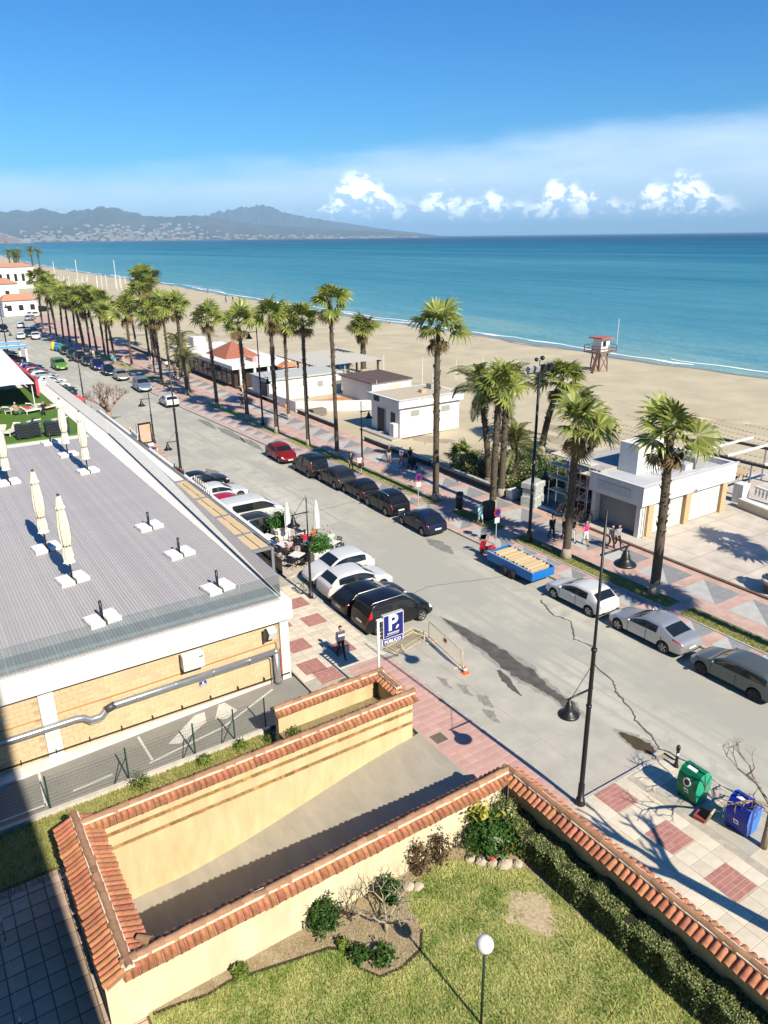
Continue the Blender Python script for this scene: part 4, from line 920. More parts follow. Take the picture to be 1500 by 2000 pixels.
    # wheel
    t_ = MB(); pr = [(wr*.66,-.10),(wr*.9,-.105),(wr*.985,-.08),(wr,-.03),(wr,.03),(wr*.985,.08),(wr*.9,.105),(wr*.66,.10)]
    vs = []; fs = []; nn = 24
    for r, y in pr:
        for q in range(nn): a = 2*math.pi*q/nn; vs.append((r*math.cos(a), y, r*math.sin(a)))
    for i in range(len(pr)-1):
        for q in range(nn): fs.append((i*nn+q, (i+1)*nn+q, (i+1)*nn+(q+1) % nn, i*nn+(q+1) % nn))
    t_.add(vs, fs); tyre = t_.mesh('wheel', True, [m_tyre])
    r_ = MB(); rr_ = wr*.68
    for q in range(nn):
        a, b = 2*math.pi*q/nn, 2*math.pi*(q+1)/nn
        r_.add([(rr_*math.cos(a),-.09,rr_*math.sin(a)),(rr_*math.cos(b),-.09,rr_*math.sin(b)),(rr_*.88*math.cos(b),-.075,rr_*.88*math.sin(b)),(rr_*.88*math.cos(a),-.075,rr_*.88*math.sin(a))], [(0,1,2,3)])
    for q in range(5):
        a = 2*math.pi*q/5+.3
        for da in (-.13,.13): r_.beam((.03*math.cos(a), -.085, .03*math.sin(a)), (rr_*.92*math.cos(a+da), -.075, rr_*.92*math.sin(a+da)), rr_*.14, .025, up=(0,1,0))
    rim = r_.mesh('rim', False, [m_alloy])
    back = MB(); back.add([(rr_*math.cos(2*math.pi*q/nn), -.04, rr_*math.sin(2*math.pi*q/nn)) for q in range(nn)], [tuple(range(nn))]); backm = back.mesh('brake_disc', False, [m_blackp])
    mir = MB(); mir.sphere((0,0,0), .1, 10, 7, (.8,1.15,.7)); mirm = mir.mesh('mirror', True, [m_blackp])
    hnd = MB().box(-.10,.10,-.015,.015,-.014,.014).mesh('door_handle', False, [m_blackp])
    pl = MB().box(-.012,.012,-.26,.26,-.055,.055).mesh('licence_plate', False, [m_plate])
    seam = MB().box(-.006,.006,-.012,.012,0,1).mesh('door_seam', False, [m_blackp])
    CARS[key] = dict(parts=out, L=L, W=W, H=H, fa=fa-L/2, ra=ra-L/2, wr=wr, tyre=tyre, rim=rim, back=backm, mirror=mirm, handle=hnd, plate=pl, seam=seam, cowl=cowl-L/2, belt=bl, b1=b1-L/2, rf=rf-L/2, rr=rr-L/2, tum=tum)
def car(key, label, x, y, heading, pm, cat='car', group=None, name='parked_car', rim=None, rails=False, z=None, handle_paint=True):
    """heading: compass-like angle of the nose, 0 = up the street (+Y), 90 = towards the sea (+X)"""
    c = CARS[key]; t = thing(name, label, cat, (x, y, RZ if z is None else z), R(-90-heading) if False else 0, group)
    # model nose is at -x; turn it so that -x points along the heading
    t.rotation_euler.z = math.atan2(math.cos(R(heading)), math.sin(R(heading))) + math.pi
    for nm, me, isb in c['parts']:
        o = ob(nm, me, t)
        if isb: setmat(o, pm)
    for ax in (c['fa'], c['ra']):
        for s in (-1, 1):
            w = ob('wheel', c['tyre'], t, (ax, s*(c['W']/2-.125), c['wr'])); 
            if s > 0: w.rotation_euler.z = math.pi
            w.rotation_euler.y = random.uniform(0, 1.2)
            rm = ob('rim', c['rim'], w); 
            if rim: setmat(rm, rim)
            ob('brake_disc', c['back'], w)
    for s in (-1, 1):
        m_ = ob('mirror', c['mirror'], t, (c['cowl']+.28, s*(c['W']/2+.07), c['belt']+.08)); setmat(m_, pm)
        for hx in (c['b1']-.22, c['b1']+.80):
            if hx < c['ra']+.1: h = ob('door_handle', c['handle'], t, (hx, s*(c['W']/2*.985+.004), c['belt']-.11)); setmat(h, pm if handle_paint else m_chrome)
        for hx in (c['b1'], c['cowl']+.18, c['b1']+.92):
            if hx < c['ra']-.10: d_ = ob('door_seam', c['seam'], t, (hx, s*(c['W']/2-.006), .30)); d_.scale.z = c['belt']-.36
    ob('licence_plate', c['plate'], t, (c['L']/2-.012, 0, .60 if c['H'] < 1.75 else .72)); ob('licence_plate', c['plate'], t, (-c['L']/2+.012, 0, .44))
    if rails:
        for s in (-1, 1):
            x0, x1 = c['rf']+.15, c['rr']-.05; q = c['W']/2*c['tum']-.06
            MB().tube([(x0,s*q,c['H']-.05),(x0+.12,s*q,c['H']+.035),(x1-.12,s*q,c['H']+.03),(x1,s*q,c['H']-.07)], .02, 6).build('roof_rail', M('rail aluminium', (.62,.62,.62), .3, .7), t, True)
    return t
car_type('hatch', 4.25,1.80,1.47,.85,3.47,.315,1.12,1.95,3.48,4.02,.98,.88,.93)
car_type('sedan', 4.70,1.81,1.44,.80,3.62,.325,1.25,2.10,3.35,4.10,1.02,.86,.92)
car_type('wagon', 4.27,1.80,1.45,.78,3.45,.32,1.08,1.72,3.92,4.16,.94,.90,.95, wag=True, tum=.80)
car_type('suv', 4.45,1.85,1.64,.88,3.56,.35,1.18,1.95,3.72,4.22,1.10,1.02,1.05, wag=True)
car_type('small', 3.95,1.72,1.46,.76,3.22,.30,.98,1.75,3.30,3.76,.96,.86,.92)
car_type('mpv', 4.40,1.85,1.82,.88,3.66,.33,1.02,1.75,4.08,4.30,1.02,1.02,1.04, wag=True, tum=.83, rearup=True)
car_type('van', 5.0,1.95,1.97,.98,4.08,.34,.86,1.70,4.76,4.92,1.05,1.14,1.18, wag=False, tum=.86, rearup=True, pill=2.35)
P_white = paint('white', (.60,.60,.59)); P_black = paint('black', (.008,.008,.010)); P_navy = paint('navy', (.008,.014,.04)); P_silver = paint('silver', (.46,.47,.48), .55); P_grey = paint('grey green', (.13,.15,.145), .4); P_red = paint('red', (.24,.010,.012), .2); P_dkgrey = paint('dark grey', (.035,.037,.04), .3); P_blue = paint('blue silver', (.24,.30,.40), .5); P_gold = paint('champagne', (.42,.40,.32), .5); P_green = paint('green', (.09,.23,.035)); P_teal = paint('dark teal', (.02,.05,.05), .3); P_blue2 = paint('deep blue', (.01,.018,.11), .2); P_crim = paint('crimson', (.40,.006,.04))

# ---------------------------------------------------------------- people
def capsules_to_mesh(caps, voxel):
    mb = MB()
    for lab, a, b, ra, rb in caps:
        a, b = Vector(a), Vector(b); d_ = b-a; l = d_.length
        if l < 1e-5: mb.sphere(a, ra, 14, 10); continue
        k = 3; pts = []; rs = []
        for i in range(4): q = math.pi/2*(1-i/3); pts.append(a - d_/l*ra*math.sin(q)*.98); rs.append(max(.002, ra*math.cos(q)))
        for i in range(4): q = math.pi/2*i/3; pts.append(b + d_/l*rb*math.sin(q)*.98); rs.append(max(.002, rb*math.cos(q)))
        mb.tube(pts, rs, 12)
    o = ob('tmp', mb.mesh('tmp')); md = o.modifiers.new('r', 'REMESH'); md.mode = 'VOXEL'; md.voxel_size = voxel; md.use_smooth_shade = True
    sm = o.modifiers.new('s', 'SMOOTH'); sm.factor = .5; sm.iterations = 2
    ev = evaluated(o); bpy.data.objects.remove(o)
    return ev
ZONE = {'skin':0,'top':1,'legs':2,'shoe':3,'hair':4}
def body(name, J, fem=False, shorts=False, sleeves=True, voxel=.024, hands=None):
    """J: joints of the pose -> one continuous surface, zoned by the nearest limb"""
    c = []; A = lambda lab, a, b, ra, rb: c.append((lab, J[a] if isinstance(a, str) else a, J[b] if isinstance(b, str) else b, ra, rb))
    V3 = Vector; pel, chest, neck, head = V3(J['pelvis']), V3(J['chest']), V3(J['neck']), V3(J['head'])
    side = (V3(J['sh_r'])-V3(J['sh_l'])).normalized()
    for s, q in (('l',-1),('r',1)):
        A('top', chest + side*q*.075, pel + side*q*.065 + V3((0,0,.08)), .115 if not fem else .10, .105)
        A('top', 'sh_'+s, chest + side*q*.05, .062, .10); A('top' if sleeves else 'skin', 'sh_'+s, 'el_'+s, .052, .042); A('top' if sleeves == 2 else 'skin', 'el_'+s, 'wr_'+s, .041, .03)
        A('legs', pel + side*q*.09, 'kn_'+s, .098, .062); A('skin' if shorts else 'legs', 'kn_'+s, 'an_'+s, .06, .042); A('shoe', 'an_'+s, 'to_'+s, .045, .036)
        wv = V3(J['wr_'+s]); el = V3(J['el_'+s]); hd = (wv-el).normalized(); sd = side
        fwd = hd.cross(sd)
        if fwd.length < .1: fwd = V3((0,0,1))
        fwd.normalize(); A('skin', wv, wv + hd*.085, .03, .032)
        if hands:   # four fingers of different length, slightly curled, and a thumb off the side of the palm
            lat = fwd; pn = hd.cross(lat)*(1 if q > 0 else -1)
            for k, ln in enumerate((.070,.080,.075,.058)):
                b0 = wv + hd*.09 + lat*(.028-.019*k); b1_ = b0 + hd*ln*.55 - pn*.008; A('skin', b0, b1_, .0095, .009); A('skin', b1_, b1_ + hd*ln*.35 - pn*.026, .0088, .0075)
            t0 = wv + hd*.03 + lat*.028; t1 = t0 + hd*.035 + lat*.026; A('skin', t0, t1, .012, .0105); A('skin', t1, t1 + hd*.032 - pn*.006, .0100, .0085)
        else:
            for k in range(3): A('skin', wv + hd*.08 + fwd*(.02-.02*k), wv + hd*.15 + fwd*(.024-.024*k), .014, .011)
    A('legs', pel + side*-.07, pel + side*.07, .118, .118); A('skin', chest + V3((0,0,.14)), head - V3((0,0,.06)), .052, .05)
    f = V3(J['face']).normalized()
    A('skin', head + V3((0,0,.02)), head + V3((0,0,.035)) , .092, .092); A('skin', head - V3((0,0,.06)) + f*.02, head + f*.02, .062, .08); A('skin', head + f*.09, head + f*.105 - V3((0,0,.02)), .014, .017)   # skull, jaw, nose
    for q in (-1, 1): A('skin', head + side*q*.088 - f*.005, head + side*q*.09 - V3((0,0,.03)) - f*.005, .016, .012)   # ears
    A('hair', head - f*.03 + V3((0,0,.035)), head - f*.012 + V3((0,0,.055)), .095, .092)
    if fem: A('hair', head - f*.06, head - f*.075 - V3((0,0,.16)), .07, .045)
    ev = capsules_to_mesh(c, voxel)
    n = len(ev.polygons); cen = np.empty(n*3); ev.polygons.foreach_get('center', cen); cen = cen.reshape(n,3)
    best = np.full(n, 1e9); lab = np.zeros(n, int)
    for l_, a, b, ra, rb in c:
        a, b = np.array(a), np.array(b); ab = b-a; L2 = (ab**2).sum()+1e-12; t_ = np.clip(((cen-a)@ab)/L2, 0, 1); d_ = np.linalg.norm(cen-(a+t_[:,None]*ab), axis=1) - (ra+(rb-ra)*t_)
        k = d_ < best; best[k] = d_[k]; lab[k] = ZONE[l_]
    ev.materials.clear()
    for _ in range(5): ev.materials.append(m_blackp)
    ev.polygons.foreach_set('material_index', lab.astype(np.int32)); ev.polygons.foreach_set('use_smooth', [True]*n); ev.name = name; ev.update(); return ev
def pose_walk(st=.28, arm=.22, lean=.02):
    return dict(pelvis=(0,0,.95), chest=(0,lean,1.34), neck=(0,lean,1.5), head=(0,lean+.02,1.64), face=(0,1,-.05), sh_l=(-.185,lean,1.42), sh_r=(.185,lean,1.42),
        el_l=(-.235,-arm*.45,1.14), wr_l=(-.235,-arm*.55,.90), el_r=(.235,arm*.25,1.14), wr_r=(.23,arm*1.1,.93),
        kn_l=(-.09,st*.62,.52), an_l=(-.09,st*1.0,.09), to_l=(-.10,st*1.0+.15,.045), kn_r=(.09,-st*.12,.50), an_r=(.09,-st*1.0,.16), to_r=(.10,-st*.9+.12,.05))
def pose_stand():
    return dict(pelvis=(0,0,.96), chest=(0,.01,1.35), neck=(0,.01,1.51), head=(0,.03,1.65), face=(0,1,-.1), sh_l=(-.185,0,1.43), sh_r=(.185,0,1.43), el_l=(-.25,-.02,1.15), wr_l=(-.23,.08,.92), el_r=(.25,-.02,1.15), wr_r=(.16,.18,1.05),
        kn_l=(-.10,.02,.51), an_l=(-.11,0,.08), to_l=(-.13,.15,.04), kn_r=(.10,.03,.51), an_r=(.11,.02,.08), to_r=(.14,.17,.04))
def pose_sit():
    return dict(pelvis=(0,0,.53), chest=(0,-.05,.93), neck=(0,-.04,1.08), head=(0,-.01,1.22), face=(0,1,-.1), sh_l=(-.185,-.05,1.0), sh_r=(.185,-.05,1.0), el_l=(-.25,.10,.78), wr_l=(-.16,.32,.76), el_r=(.25,.10,.78), wr_r=(.16,.32,.76),
        kn_l=(-.12,.46,.50), an_l=(-.13,.44,.08), to_l=(-.14,.60,.04), kn_r=(.12,.46,.50), an_r=(.13,.50,.08), to_r=(.14,.66,.04))
def pose_lie():
    return dict(pelvis=(0,0,.45), chest=(0,-.36,.60), neck=(0,-.5,.68), head=(0,-.62,.76), face=(0,.6,.8), sh_l=(-.185,-.44,.62), sh_r=(.185,-.44,.62), el_l=(-.27,-.2,.50), wr_l=(-.22,.02,.48), el_r=(.27,-.2,.50), wr_r=(.22,.02,.48),
        kn_l=(-.10,.44,.50), an_l=(-.10,.85,.46), to_l=(-.12,.92,.56), kn_r=(.10,.44,.47), an_r=(.10,.85,.46), to_r=(.12,.92,.56))
BODY = {'walk': body('person', pose_walk()), 'walk_shorts': body('person', pose_walk(.24), shorts=True), 'stand': body('person', pose_stand(), sleeves=2), 'woman': body('person', pose_walk(.22,.15), fem=True, shorts=True, sleeves=False), 'sit': body('person', pose_sit(), fem=True), 'lie': body('person', pose_lie(), shorts=True, sleeves=False)}
m_skin = M('skin', (.52,.30,.20), .6); m_tan = M('tanned skin', (.44,.23,.14), .6); HAIR = {'dark': M('dark hair', (.02,.014,.01), .7), 'grey': M('grey hair', (.35,.34,.33), .7), 'fair': M('fair hair', (.40,.27,.12), .7)}
def cloth(n, c): return M('cloth '+n, c, .85, var=.12, vscale=9)
def person(kind, label, x, y, heading, top, legs, hair='dark', shoe=None, z=0.0, s=1.0, group=None, mesh=None):
    o = ob('person', mesh or BODY[kind], None, (x, y, z)); o.rotation_euler.z = -R(heading); o.scale = (s, s, s)
    for i, m_ in enumerate((m_skin, top, legs, shoe or cloth('shoe', (.05,.045,.04)), HAIR[hair])): setmat(o, m_, i)
    return tag(o, label, 'person', group)
# ---------------------------------------------------------------- palms
m_trunk = M('palm trunk', (.16,.125,.085), .95, col2=(.045,.034,.025), vscale=7, bump=1.0, bscale=12, stretch=(1,1,2.2)); m_trunkbase = M('pale palm foot', (.36,.31,.23), .95, var=.2, vscale=6, bump=.5, bscale=16)
m_fan = leafmat('fan leaf', (.055,.105,.016), (.29,.315,.065), .42, .25); m_deadfan = leafmat('dead fan leaf', (.13,.085,.035), (.26,.18,.075), .8, .1); m_feather = leafmat('feather leaf', (.06,.10,.025), (.29,.295,.09), .45, .2)
def fan_frond(seed, mat, dead=False):
    """petiole and a pleated fan whose tips fray and droop; grows along +y from the crown"""
    g = random.Random(seed); V = []; F = []; T = []; pl = g.uniform(.7,1.0); R_ = g.uniform(.85,1.15); n = 15
    V += [(-.022,0,0),(.022,0,0),(.016,pl,.05),(-.016,pl,.05)]; F.append((0,1,2,3)); T.append(.75)
    c = Vector((0, pl, .05)); spread = R(118) if not dead else R(60)
    for k in range(n):
        a = -spread + 2*spread*(k+.5)/n; da = spread/n*1.0; r = R_*(1-.22*abs(a)/spread)*g.uniform(.9,1.08); dr = g.uniform(.2,.85)
        def P(an, rr, lift): return (c.x + math.sin(an)*rr, c.y + math.cos(an)*rr*.95, c.z + lift)
        o = len(V); fold = .035 if k % 2 else -.035
        V += [P(a, .02, 0), P(a-da, r*.62, fold-.05), P(a+da, r*.62, -fold-.05), P(a-da*.55, r*.84, -.05-.10*dr), P(a+da*.45, r*.84, -.06-.10*dr), P(a+g.uniform(-.05,.05), r*1.12, -.10-dr*.55)]
        F += [(o,o+1,o+2,o+2),(o+1,o+3,o+4,o+2),(o+3,o+5,o+4,o+4)]; tt = g.uniform(.15,.95); T += [tt, min(1,tt+.1), min(1,tt+.25)]
    F = [tuple(dict.fromkeys(f)) for f in F]
    me = bpy.data.meshes.new('frond'); me.from_pydata(V, [], F); me.materials.append(mat); at = me.attributes.new('tint','FLOAT','FACE'); at.data.foreach_set('value', np.array(T, np.float32)); me.update(); return me
FANS = [fan_frond(k, m_fan) for k in range(6)]; DEADFANS = [fan_frond(20+k, m_deadfan, True) for k in range(3)]
def feather_frond(seed, mat, L_=2.6):
    g = random.Random(seed); V = []; F = []; T = []; n = 34; pts = []
    for i in range(n+1):
        t_ = i/n; pts.append(Vector((0, L_*t_*(1-.22*t_*t_), .9*t_*(1-t_)*1.1 - 1.25*t_**2.2*.9)))
    for i in range(n): a, b = pts[i], pts[i+1]; o = len(V); w = .022*(1-i/n)+.004; V += [(a.x-w,a.y,a.z),(a.x+w,a.y,a.z),(b.x+w,b.y,b.z),(b.x-w,b.y,b.z)]; F.append((o,o+1,o+2,o+3)); T.append(.8)
    for i in range(4, n):
        t_ = i/n; p = pts[i]; ln = .52*math.sin(math.pi*min(1,(t_*.85+.13)))*g.uniform(.85,1.1)
        for s in (-1, 1):
            d_ = Vector((s*.88, .55, .28-g.uniform(.0,.35))).normalized(); e = p + d_*ln; m_ = p + d_*ln*.5 + Vector((0,0,.05)); w = Vector((-s*.012, .026, 0)); o = len(V)
            V += [tuple(p-w*.6), tuple(p+w*.6), tuple(m_+w), tuple(m_-w), tuple(e + Vector((0,0,-.06)))]; F += [(o,o+1,o+2,o+3),(o+3,o+2,o+4)]; tt = g.uniform(.1,.95); T += [tt, tt]
    me = bpy.data.meshes.new('frond'); me.from_pydata(V, [], F); me.materials.append(mat); at = me.attributes.new('tint','FLOAT','FACE'); at.data.foreach_set('value', np.array(T, np.float32)); me.update(); return me
FEATHERS = [feather_frond(k, m_feather) for k in range(5)]
def palm(label, x, y, h, kind='fan', r=.19, lean=(0,0), nf=44, seed=0, group=None, size=1.0, z=0.0, dead=6, skirt=0.0):
    """h = height of the crown's heart"""
    g = random.Random(seed*13+5); t = thing('fan_palm' if kind == 'fan' else 'date_palm', label, 'palm tree', (x, y, z), 0, group)
    lx, ly = lean; n = 14; pts = []; rs = []
    for i in range(n+1):
        q = i/n; pts.append((lx*q**1.6, ly*q**1.6, h*q - (.1 if i == 0 else 0))); rs.append(r*(1.35 if i == 0 else 1.08-.25*q)*(1+g.uniform(-.05,.05)))
    MB().tube(pts, rs, 12).build('trunk', m_trunk, t, True); 
    b_ = MB(); b_.tube([(0,0,-.05),(lx*.004,ly*.004,.35),(lx*.01,ly*.01,.7)], [r*1.55,r*1.3,r*1.12], 12); b_.build('trunk_foot', m_trunkbase, t, True)
    # old leaf stubs roughen the upper trunk
    mb = MB()
    for k in range(110):
        q = g.uniform(.25,.99)**.7; a = g.uniform(0,6.28); p = Vector((lx*q**1.6, ly*q**1.6, h*q)); d_ = Vector((math.cos(a), math.sin(a), .8)); rr = r*(1.0-.22*q); mb.beam(p + Vector((math.cos(a),math.sin(a),0))*rr*.9, p + d_*(rr*.9+g.uniform(.04,.16)), .08, .03)
    stuff(mb.build('leaf_stub', m_trunk, t))
    top = Vector((lx, ly, h)); fr = FANS if kind == 'fan' else FEATHERS
    wind = g.uniform(0, 6.28); gap = g.uniform(0, 6.28)
    for k in range(nf):
        a = k*2.39996 + g.uniform(-.5,.5); q = (k+.5)/nf
        el = R(80) - q**.9*R(132) + R(g.uniform(-12,12)) if kind == 'fan' else R(80) - q*R(100)
        isdead = k >= nf-dead
        if not isdead and k > 6 and math.cos(a-gap) > .8 and g.random() < .5: continue
        el += .22*math.cos(a-wind)
        if isdead: el = R(g.uniform(-75,-50))
        me = g.choice(DEADFANS if (isdead and kind == 'fan') else fr); sc = size*g.uniform(.78,1.22)*(.8 if (isdead or k < 4) else 1)
        o = ob('frond', me, t); o.matrix_local = Matrix.Translation(top + Vector((0,0,-.25*q))) @ Matrix.Rotation(a, 4, 'Z') @ Matrix.Rotation(el, 4, 'X') @ Matrix.Rotation(g.uniform(-.8,.8), 4, 'Y') @ Matrix.Diagonal((sc, sc, sc, 1))
    return t
# ---------------------------------------------------------------- street lamps
m_iron = M('black iron', (.012,.012,.013), .4, spec=.5); m_lens = M('lamp glass', (.25,.25,.24), .3)
def bell(parent, p):
    q = Vector(p); K_ = .9; mb = MB(); mb.lathe([(r_*K_,z_*K_) for r_, z_ in ((0,.47),(.05,.47),(.05,.33),(.11,.31),(.12,.20),(.15,.17),(.17,.05),(.23,-.05),(.36,-.14),(.41,-.19),(.41,-.23),(.37,-.23),(.0,-.15))], 20, q); b = mb.build('lamp_shade', m_iron, parent, True); MB().lathe([(0,-.17),(.26,-.20),(.2,-.25),(0,-.27)], 16, q).build('bulb_glass', m_lens, b, True)
def lamp(label, x, y, h, arms, r=.10, group=None, lean=(0,0), z=0.0):
    """arms: (height of the arm, length, direction in degrees from +X)"""
    t = thing('street_lamp', label, 'street lamp', (x, y, z), 0, group); lx, ly = lean; P = lambda q: (lx*q/h, ly*q/h, q)
    k = h/11.6
    pr = [0,.25,.26,.9,.95,h*.36,h*.37,h*.55,h*.57,h]; rr = [r*2.3,r*1.9,r*1.5,r*1.4,r*1.1,r*1.05,r*.95,r*.9,r*.66,r*.5]
    MB().tube([P(q) for q in pr], rr, 14).build('post', m_iron, t, True)
    for q in (h*.37, h*.565): MB().tube([P(q-.05), P(q+.05)], r*1.25, 14).build('collar', m_iron, t, True)
    for az, ln, dg in arms:
        d_ = Vector((math.cos(R(dg)), math.sin(R(dg)), 0)); p = Vector(P(az)); e = p + d_*ln
        MB().tube([p - d_*.1, e + d_*.12], [.04,.03], 8).build('arm', m_iron, t, True); MB().tube([p + Vector((0,0,1.0 if ln > .8 else .6)), p + d_*ln*.92], .012, 5).build('stay_rod', m_iron, t); bell(t, e + Vector((0,0,-.45)))
    return t
# ================================================================ RESTAURANT WITH THE ROOF TERRACE
DZ = 4.1
m_wpaint = M('white render', (.80,.785,.75), .75, col2=(.69,.665,.61), vscale=1.3, bump=.08, detail=11, stretch=(2,2,.35)); m_block = M('buff block', (.62,.475,.285), .85, var=.10, vscale=5, rand=.08, hue=.008, bump=.25, bscale=40); m_blockj = M('block joint', (.46,.36,.23), .9)
m_deck = M('deck board', (.455,.432,.425), .75, col2=(.40,.378,.37), vscale=2.0, stretch=(6,.25,1), rand=.06); m_deckgap = M('deck gap', (.30,.28,.27), .9)
def glassmat(name, tint, refl=.08):
    m = bpy.data.materials.new(name); m.use_nodes = True; nt = m.node_tree; nt.nodes.clear(); N = nt.nodes.new; L = nt.links.new
    o = N('ShaderNodeOutputMaterial'); tr = N('ShaderNodeBsdfTransparent'); tr.inputs[0].default_value = (*tint, 1); gl = N('ShaderNodeBsdfGlossy'); gl.inputs['Roughness'].default_value = .03; fr = N('ShaderNodeFresnel'); fr.inputs[0].default_value = 1.5
    ms = N('ShaderNodeMixShader'); L(fr.outputs[0], ms.inputs[0]); L(tr.outputs[0], ms.inputs[1]); L(gl.outputs[0], ms.inputs[2]); L(ms.outputs[0], o.inputs[0]); MATS[name] = m; return m
m_rail = glassmat('balustrade glass', (.90,.945,.94))
rest = thing('restaurant', 'low buff block restaurant with a white fascia and a grey roof deck', 'building')
MB().box(-14, 12.6, 28.06, 64.5, -.2, 3.95).build('wall_core', m_blockj, rest)
MB().prism([(-14,64.5),(12.6,64.5),(13.4,96),(-14,96)], -.2, 3.95).build('rear_wing', m_wpaint, rest)
# block wall: pieces laid in running bond; the large ones in view are single blocks, the rest one mesh
bw, bh = .42, .205; bm_ = MB().bevbox(-bw/2+.006, bw/2-.006, 0, bh-.012, -.05, 0, .006).mesh('block', False, [m_block])
cand = []
for j in range(15):
    z = .12 + j*bh
    if z + bh > 3.22: break
    x = 12.28 - (bw/2 if j % 2 else 0)
    while x > -13.5:
        if not (1.98 < x+bw*.1 and x-bw*.1 < 2.62 and abs(x-2.3) < .30): cand.append((x-bw/2, z, j))
        x -= bw
cand.sort(key=lambda c: -c[0]); restm = MB()
for i, (x, z, j) in enumerate(cand):
    if i < 295: o = ob('block', bm_, rest, (x, 28.055, z)); o.rotation_euler.x = R(90)
    else: restm.box(x-bw/2+.006, x+bw/2-.006, 28.005, 28.055, z, z+bh-.012)
stuff(restm.build('block', m_block, rest))
MB().box(12.35, 12.78, 27.93, 28.4, -.1, 3.2).build('corner_pier', m_wpaint, rest); MB().box(2.02, 2.58, 27.95, 28.06, -.1, 3.2).build('pilaster', m_wpaint, rest)
MB().box(2.15,2.42,27.935,27.95,.95,1.2).build('meter_box', M('pale green', (.55,.62,.50), .6), rest)
MB().prism([(12.3,28.05),(-14,28.05),(-14,27.25),(0,27.35)], 0, .10).build('plinth', m_wpaint, rest)
# fascia
MB().box(-14, 12.95, 27.75, 28.05, 3.2, DZ+.02).build('fascia', m_wpaint, rest); MB().prism([(12.6,28.05),(12.95,28.05),(14.25,64.5),(14.25,95),(12.6,95)], 3.2, DZ+.02).build('fascia', m_wpaint, rest)
MB().box(-14, 12.3, 28.056, 28.08, 3.16, 3.2).build('shadow_gap', m_deckgap, rest)
# roof deck: every board its own piece
deck = MB().prism([(-14,28.06),(12.6,28.06),(13.85,64.5),(-14,64.5)], 3.96, DZ-.03).build('deck', m_deckgap, rest)
pw = .14; k = 0
for i in range(112):
    x = 13.65 - (i+.5)*pw; y0 = 28.15 if x < 12.55 else 28.15 + (x-12.55)*29
    if y0 > 63: continue
    me = MB().box(-pw/2+.006, pw/2-.006, 0, 64.3-y0, -.03, 0).mesh('deck_board', False, [m_deck]); ob('deck_board', me, deck, (x, y0, DZ))
stuff(MB().box(-14, 13.65-112*pw, 28.1, 64.3, DZ-.03, DZ-.001).build('deck_rest', m_deck, deck))
MB().prism([(12.52,28.1),(12.72,28.1),(14.0,64.5),(13.8,64.5)], DZ-.02, DZ+.03).build('deck_edge', m_wpaint, deck)
# glass balustrade
t = thing('glass_balustrade', 'frameless glass balustrade round the edge of the roof deck', 'balustrade', (0,0,DZ))
def gpanel(a, b, h=1.12):
    a, b = Vector((*a,0)), Vector((*b,0)); d_ = (b-a).normalized()*.012; MB().beam(a+d_+Vector((0,0,h/2+.02)), b-d_+Vector((0,0,h/2+.02)), .016, h).build('pane', m_rail, t)
m_alu = M('grey aluminium', (.30,.31,.32), .45, .5)
for i in range(14): gpanel((12.62-1.9*(i+1), 28.3), (12.62-1.9*i, 28.3))
SR = [(12.66+.0365*q, 28.3+q) for q in np.arange(0, 37, 2.25)]
for i in range(len(SR)-1): gpanel(SR[i], SR[i+1])
SR2 = [(13.95, y) for y in np.arange(64.4, 92, 2.5)]
for i in range(len(SR2)-1): gpanel(SR2[i], SR2[i+1], 1.3)
MB().beam((-14,28.3,.03),(12.62,28.3,.03),.05,.07).build('channel', m_alu, t); MB().beam((12.66,28.33,.03),(13.97,64.3,.03),.06,.07).build('channel', m_deckgap, t)
# things fixed to the wall
m_duct = M('galvanised duct', (.42,.44,.46), .35, .7, var=.1, vscale=4)
t = thing('vent_duct', 'long galvanised ventilation duct bent along the block wall', 'duct', (0,27.78,0))
runs = [(-13,1.62),(3.2,1.62),(3.5,1.56),(3.75,1.36),(4.15,1.36),(4.4,1.60),(4.7,1.70),(12.0,1.74)]
MB().tube([(x,0,z) for x, z in runs], .135, 14).build('pipe', m_duct, t, True); MB().tube([(12.0,0,1.78),(12.02,0,.2),(12.02,0,.06)], .145, 14).build('pipe', m_duct, t, True); MB().sphere((12.0,0,1.74), .16, 14, 10).build('elbow', m_duct, t, True)
for x in list(np.arange(-12, 3, 1.75)) + [5.6,7.3,9.0,10.7]: MB().tube([(x-.025,0,1.62+(.10 if x > 4 else 0)),(x+.025,0,1.62+(.10 if x > 4 else 0))], .155, 14).build('band', m_duct, t, True)
MB().tube([(4.35,0,1.585),(4.75,0,1.71)], .15, 14).build('band', M('dark band', (.10,.10,.11), .5, .5), t, True)
t = thing('thin_pipe', 'thin dark pipe run under the galvanised duct', 'pipe', (0,27.86,0)); MB().tube([(-13,0,1.42),(3.4,0,1.42),(3.7,0,1.12),(4.2,0,1.12),(4.6,0,1.48),(11.7,0,1.50),(11.8,0,1.4),(11.8,0,.1)], .028, 8).build('pipe', m_duct, t)
t = thing('orange_conduit', 'orange conduit clipped along the block wall above the duct', 'pipe', (0,27.97,0)); m_or = M('orange conduit', (.62,.24,.03), .6)
MB().tube([(-13,0,1.95),(6,0,2.02),(12.1,0,2.12),(12.15,0,2.0),(12.15,0,.2)], .02, 6).build('pipe', m_or, t)
for x in (12.22,12.32): MB().tube([(x,0,1.7),(x,0,.1)], .018, 6).build('pipe', M('red conduit', (.55,.10,.03), .6), t)
for z in np.arange(.3,1.7,.28): MB().box(12.13,12.34,-.03,.0,z,z+.03).build('clip', MATS['red conduit'], t)
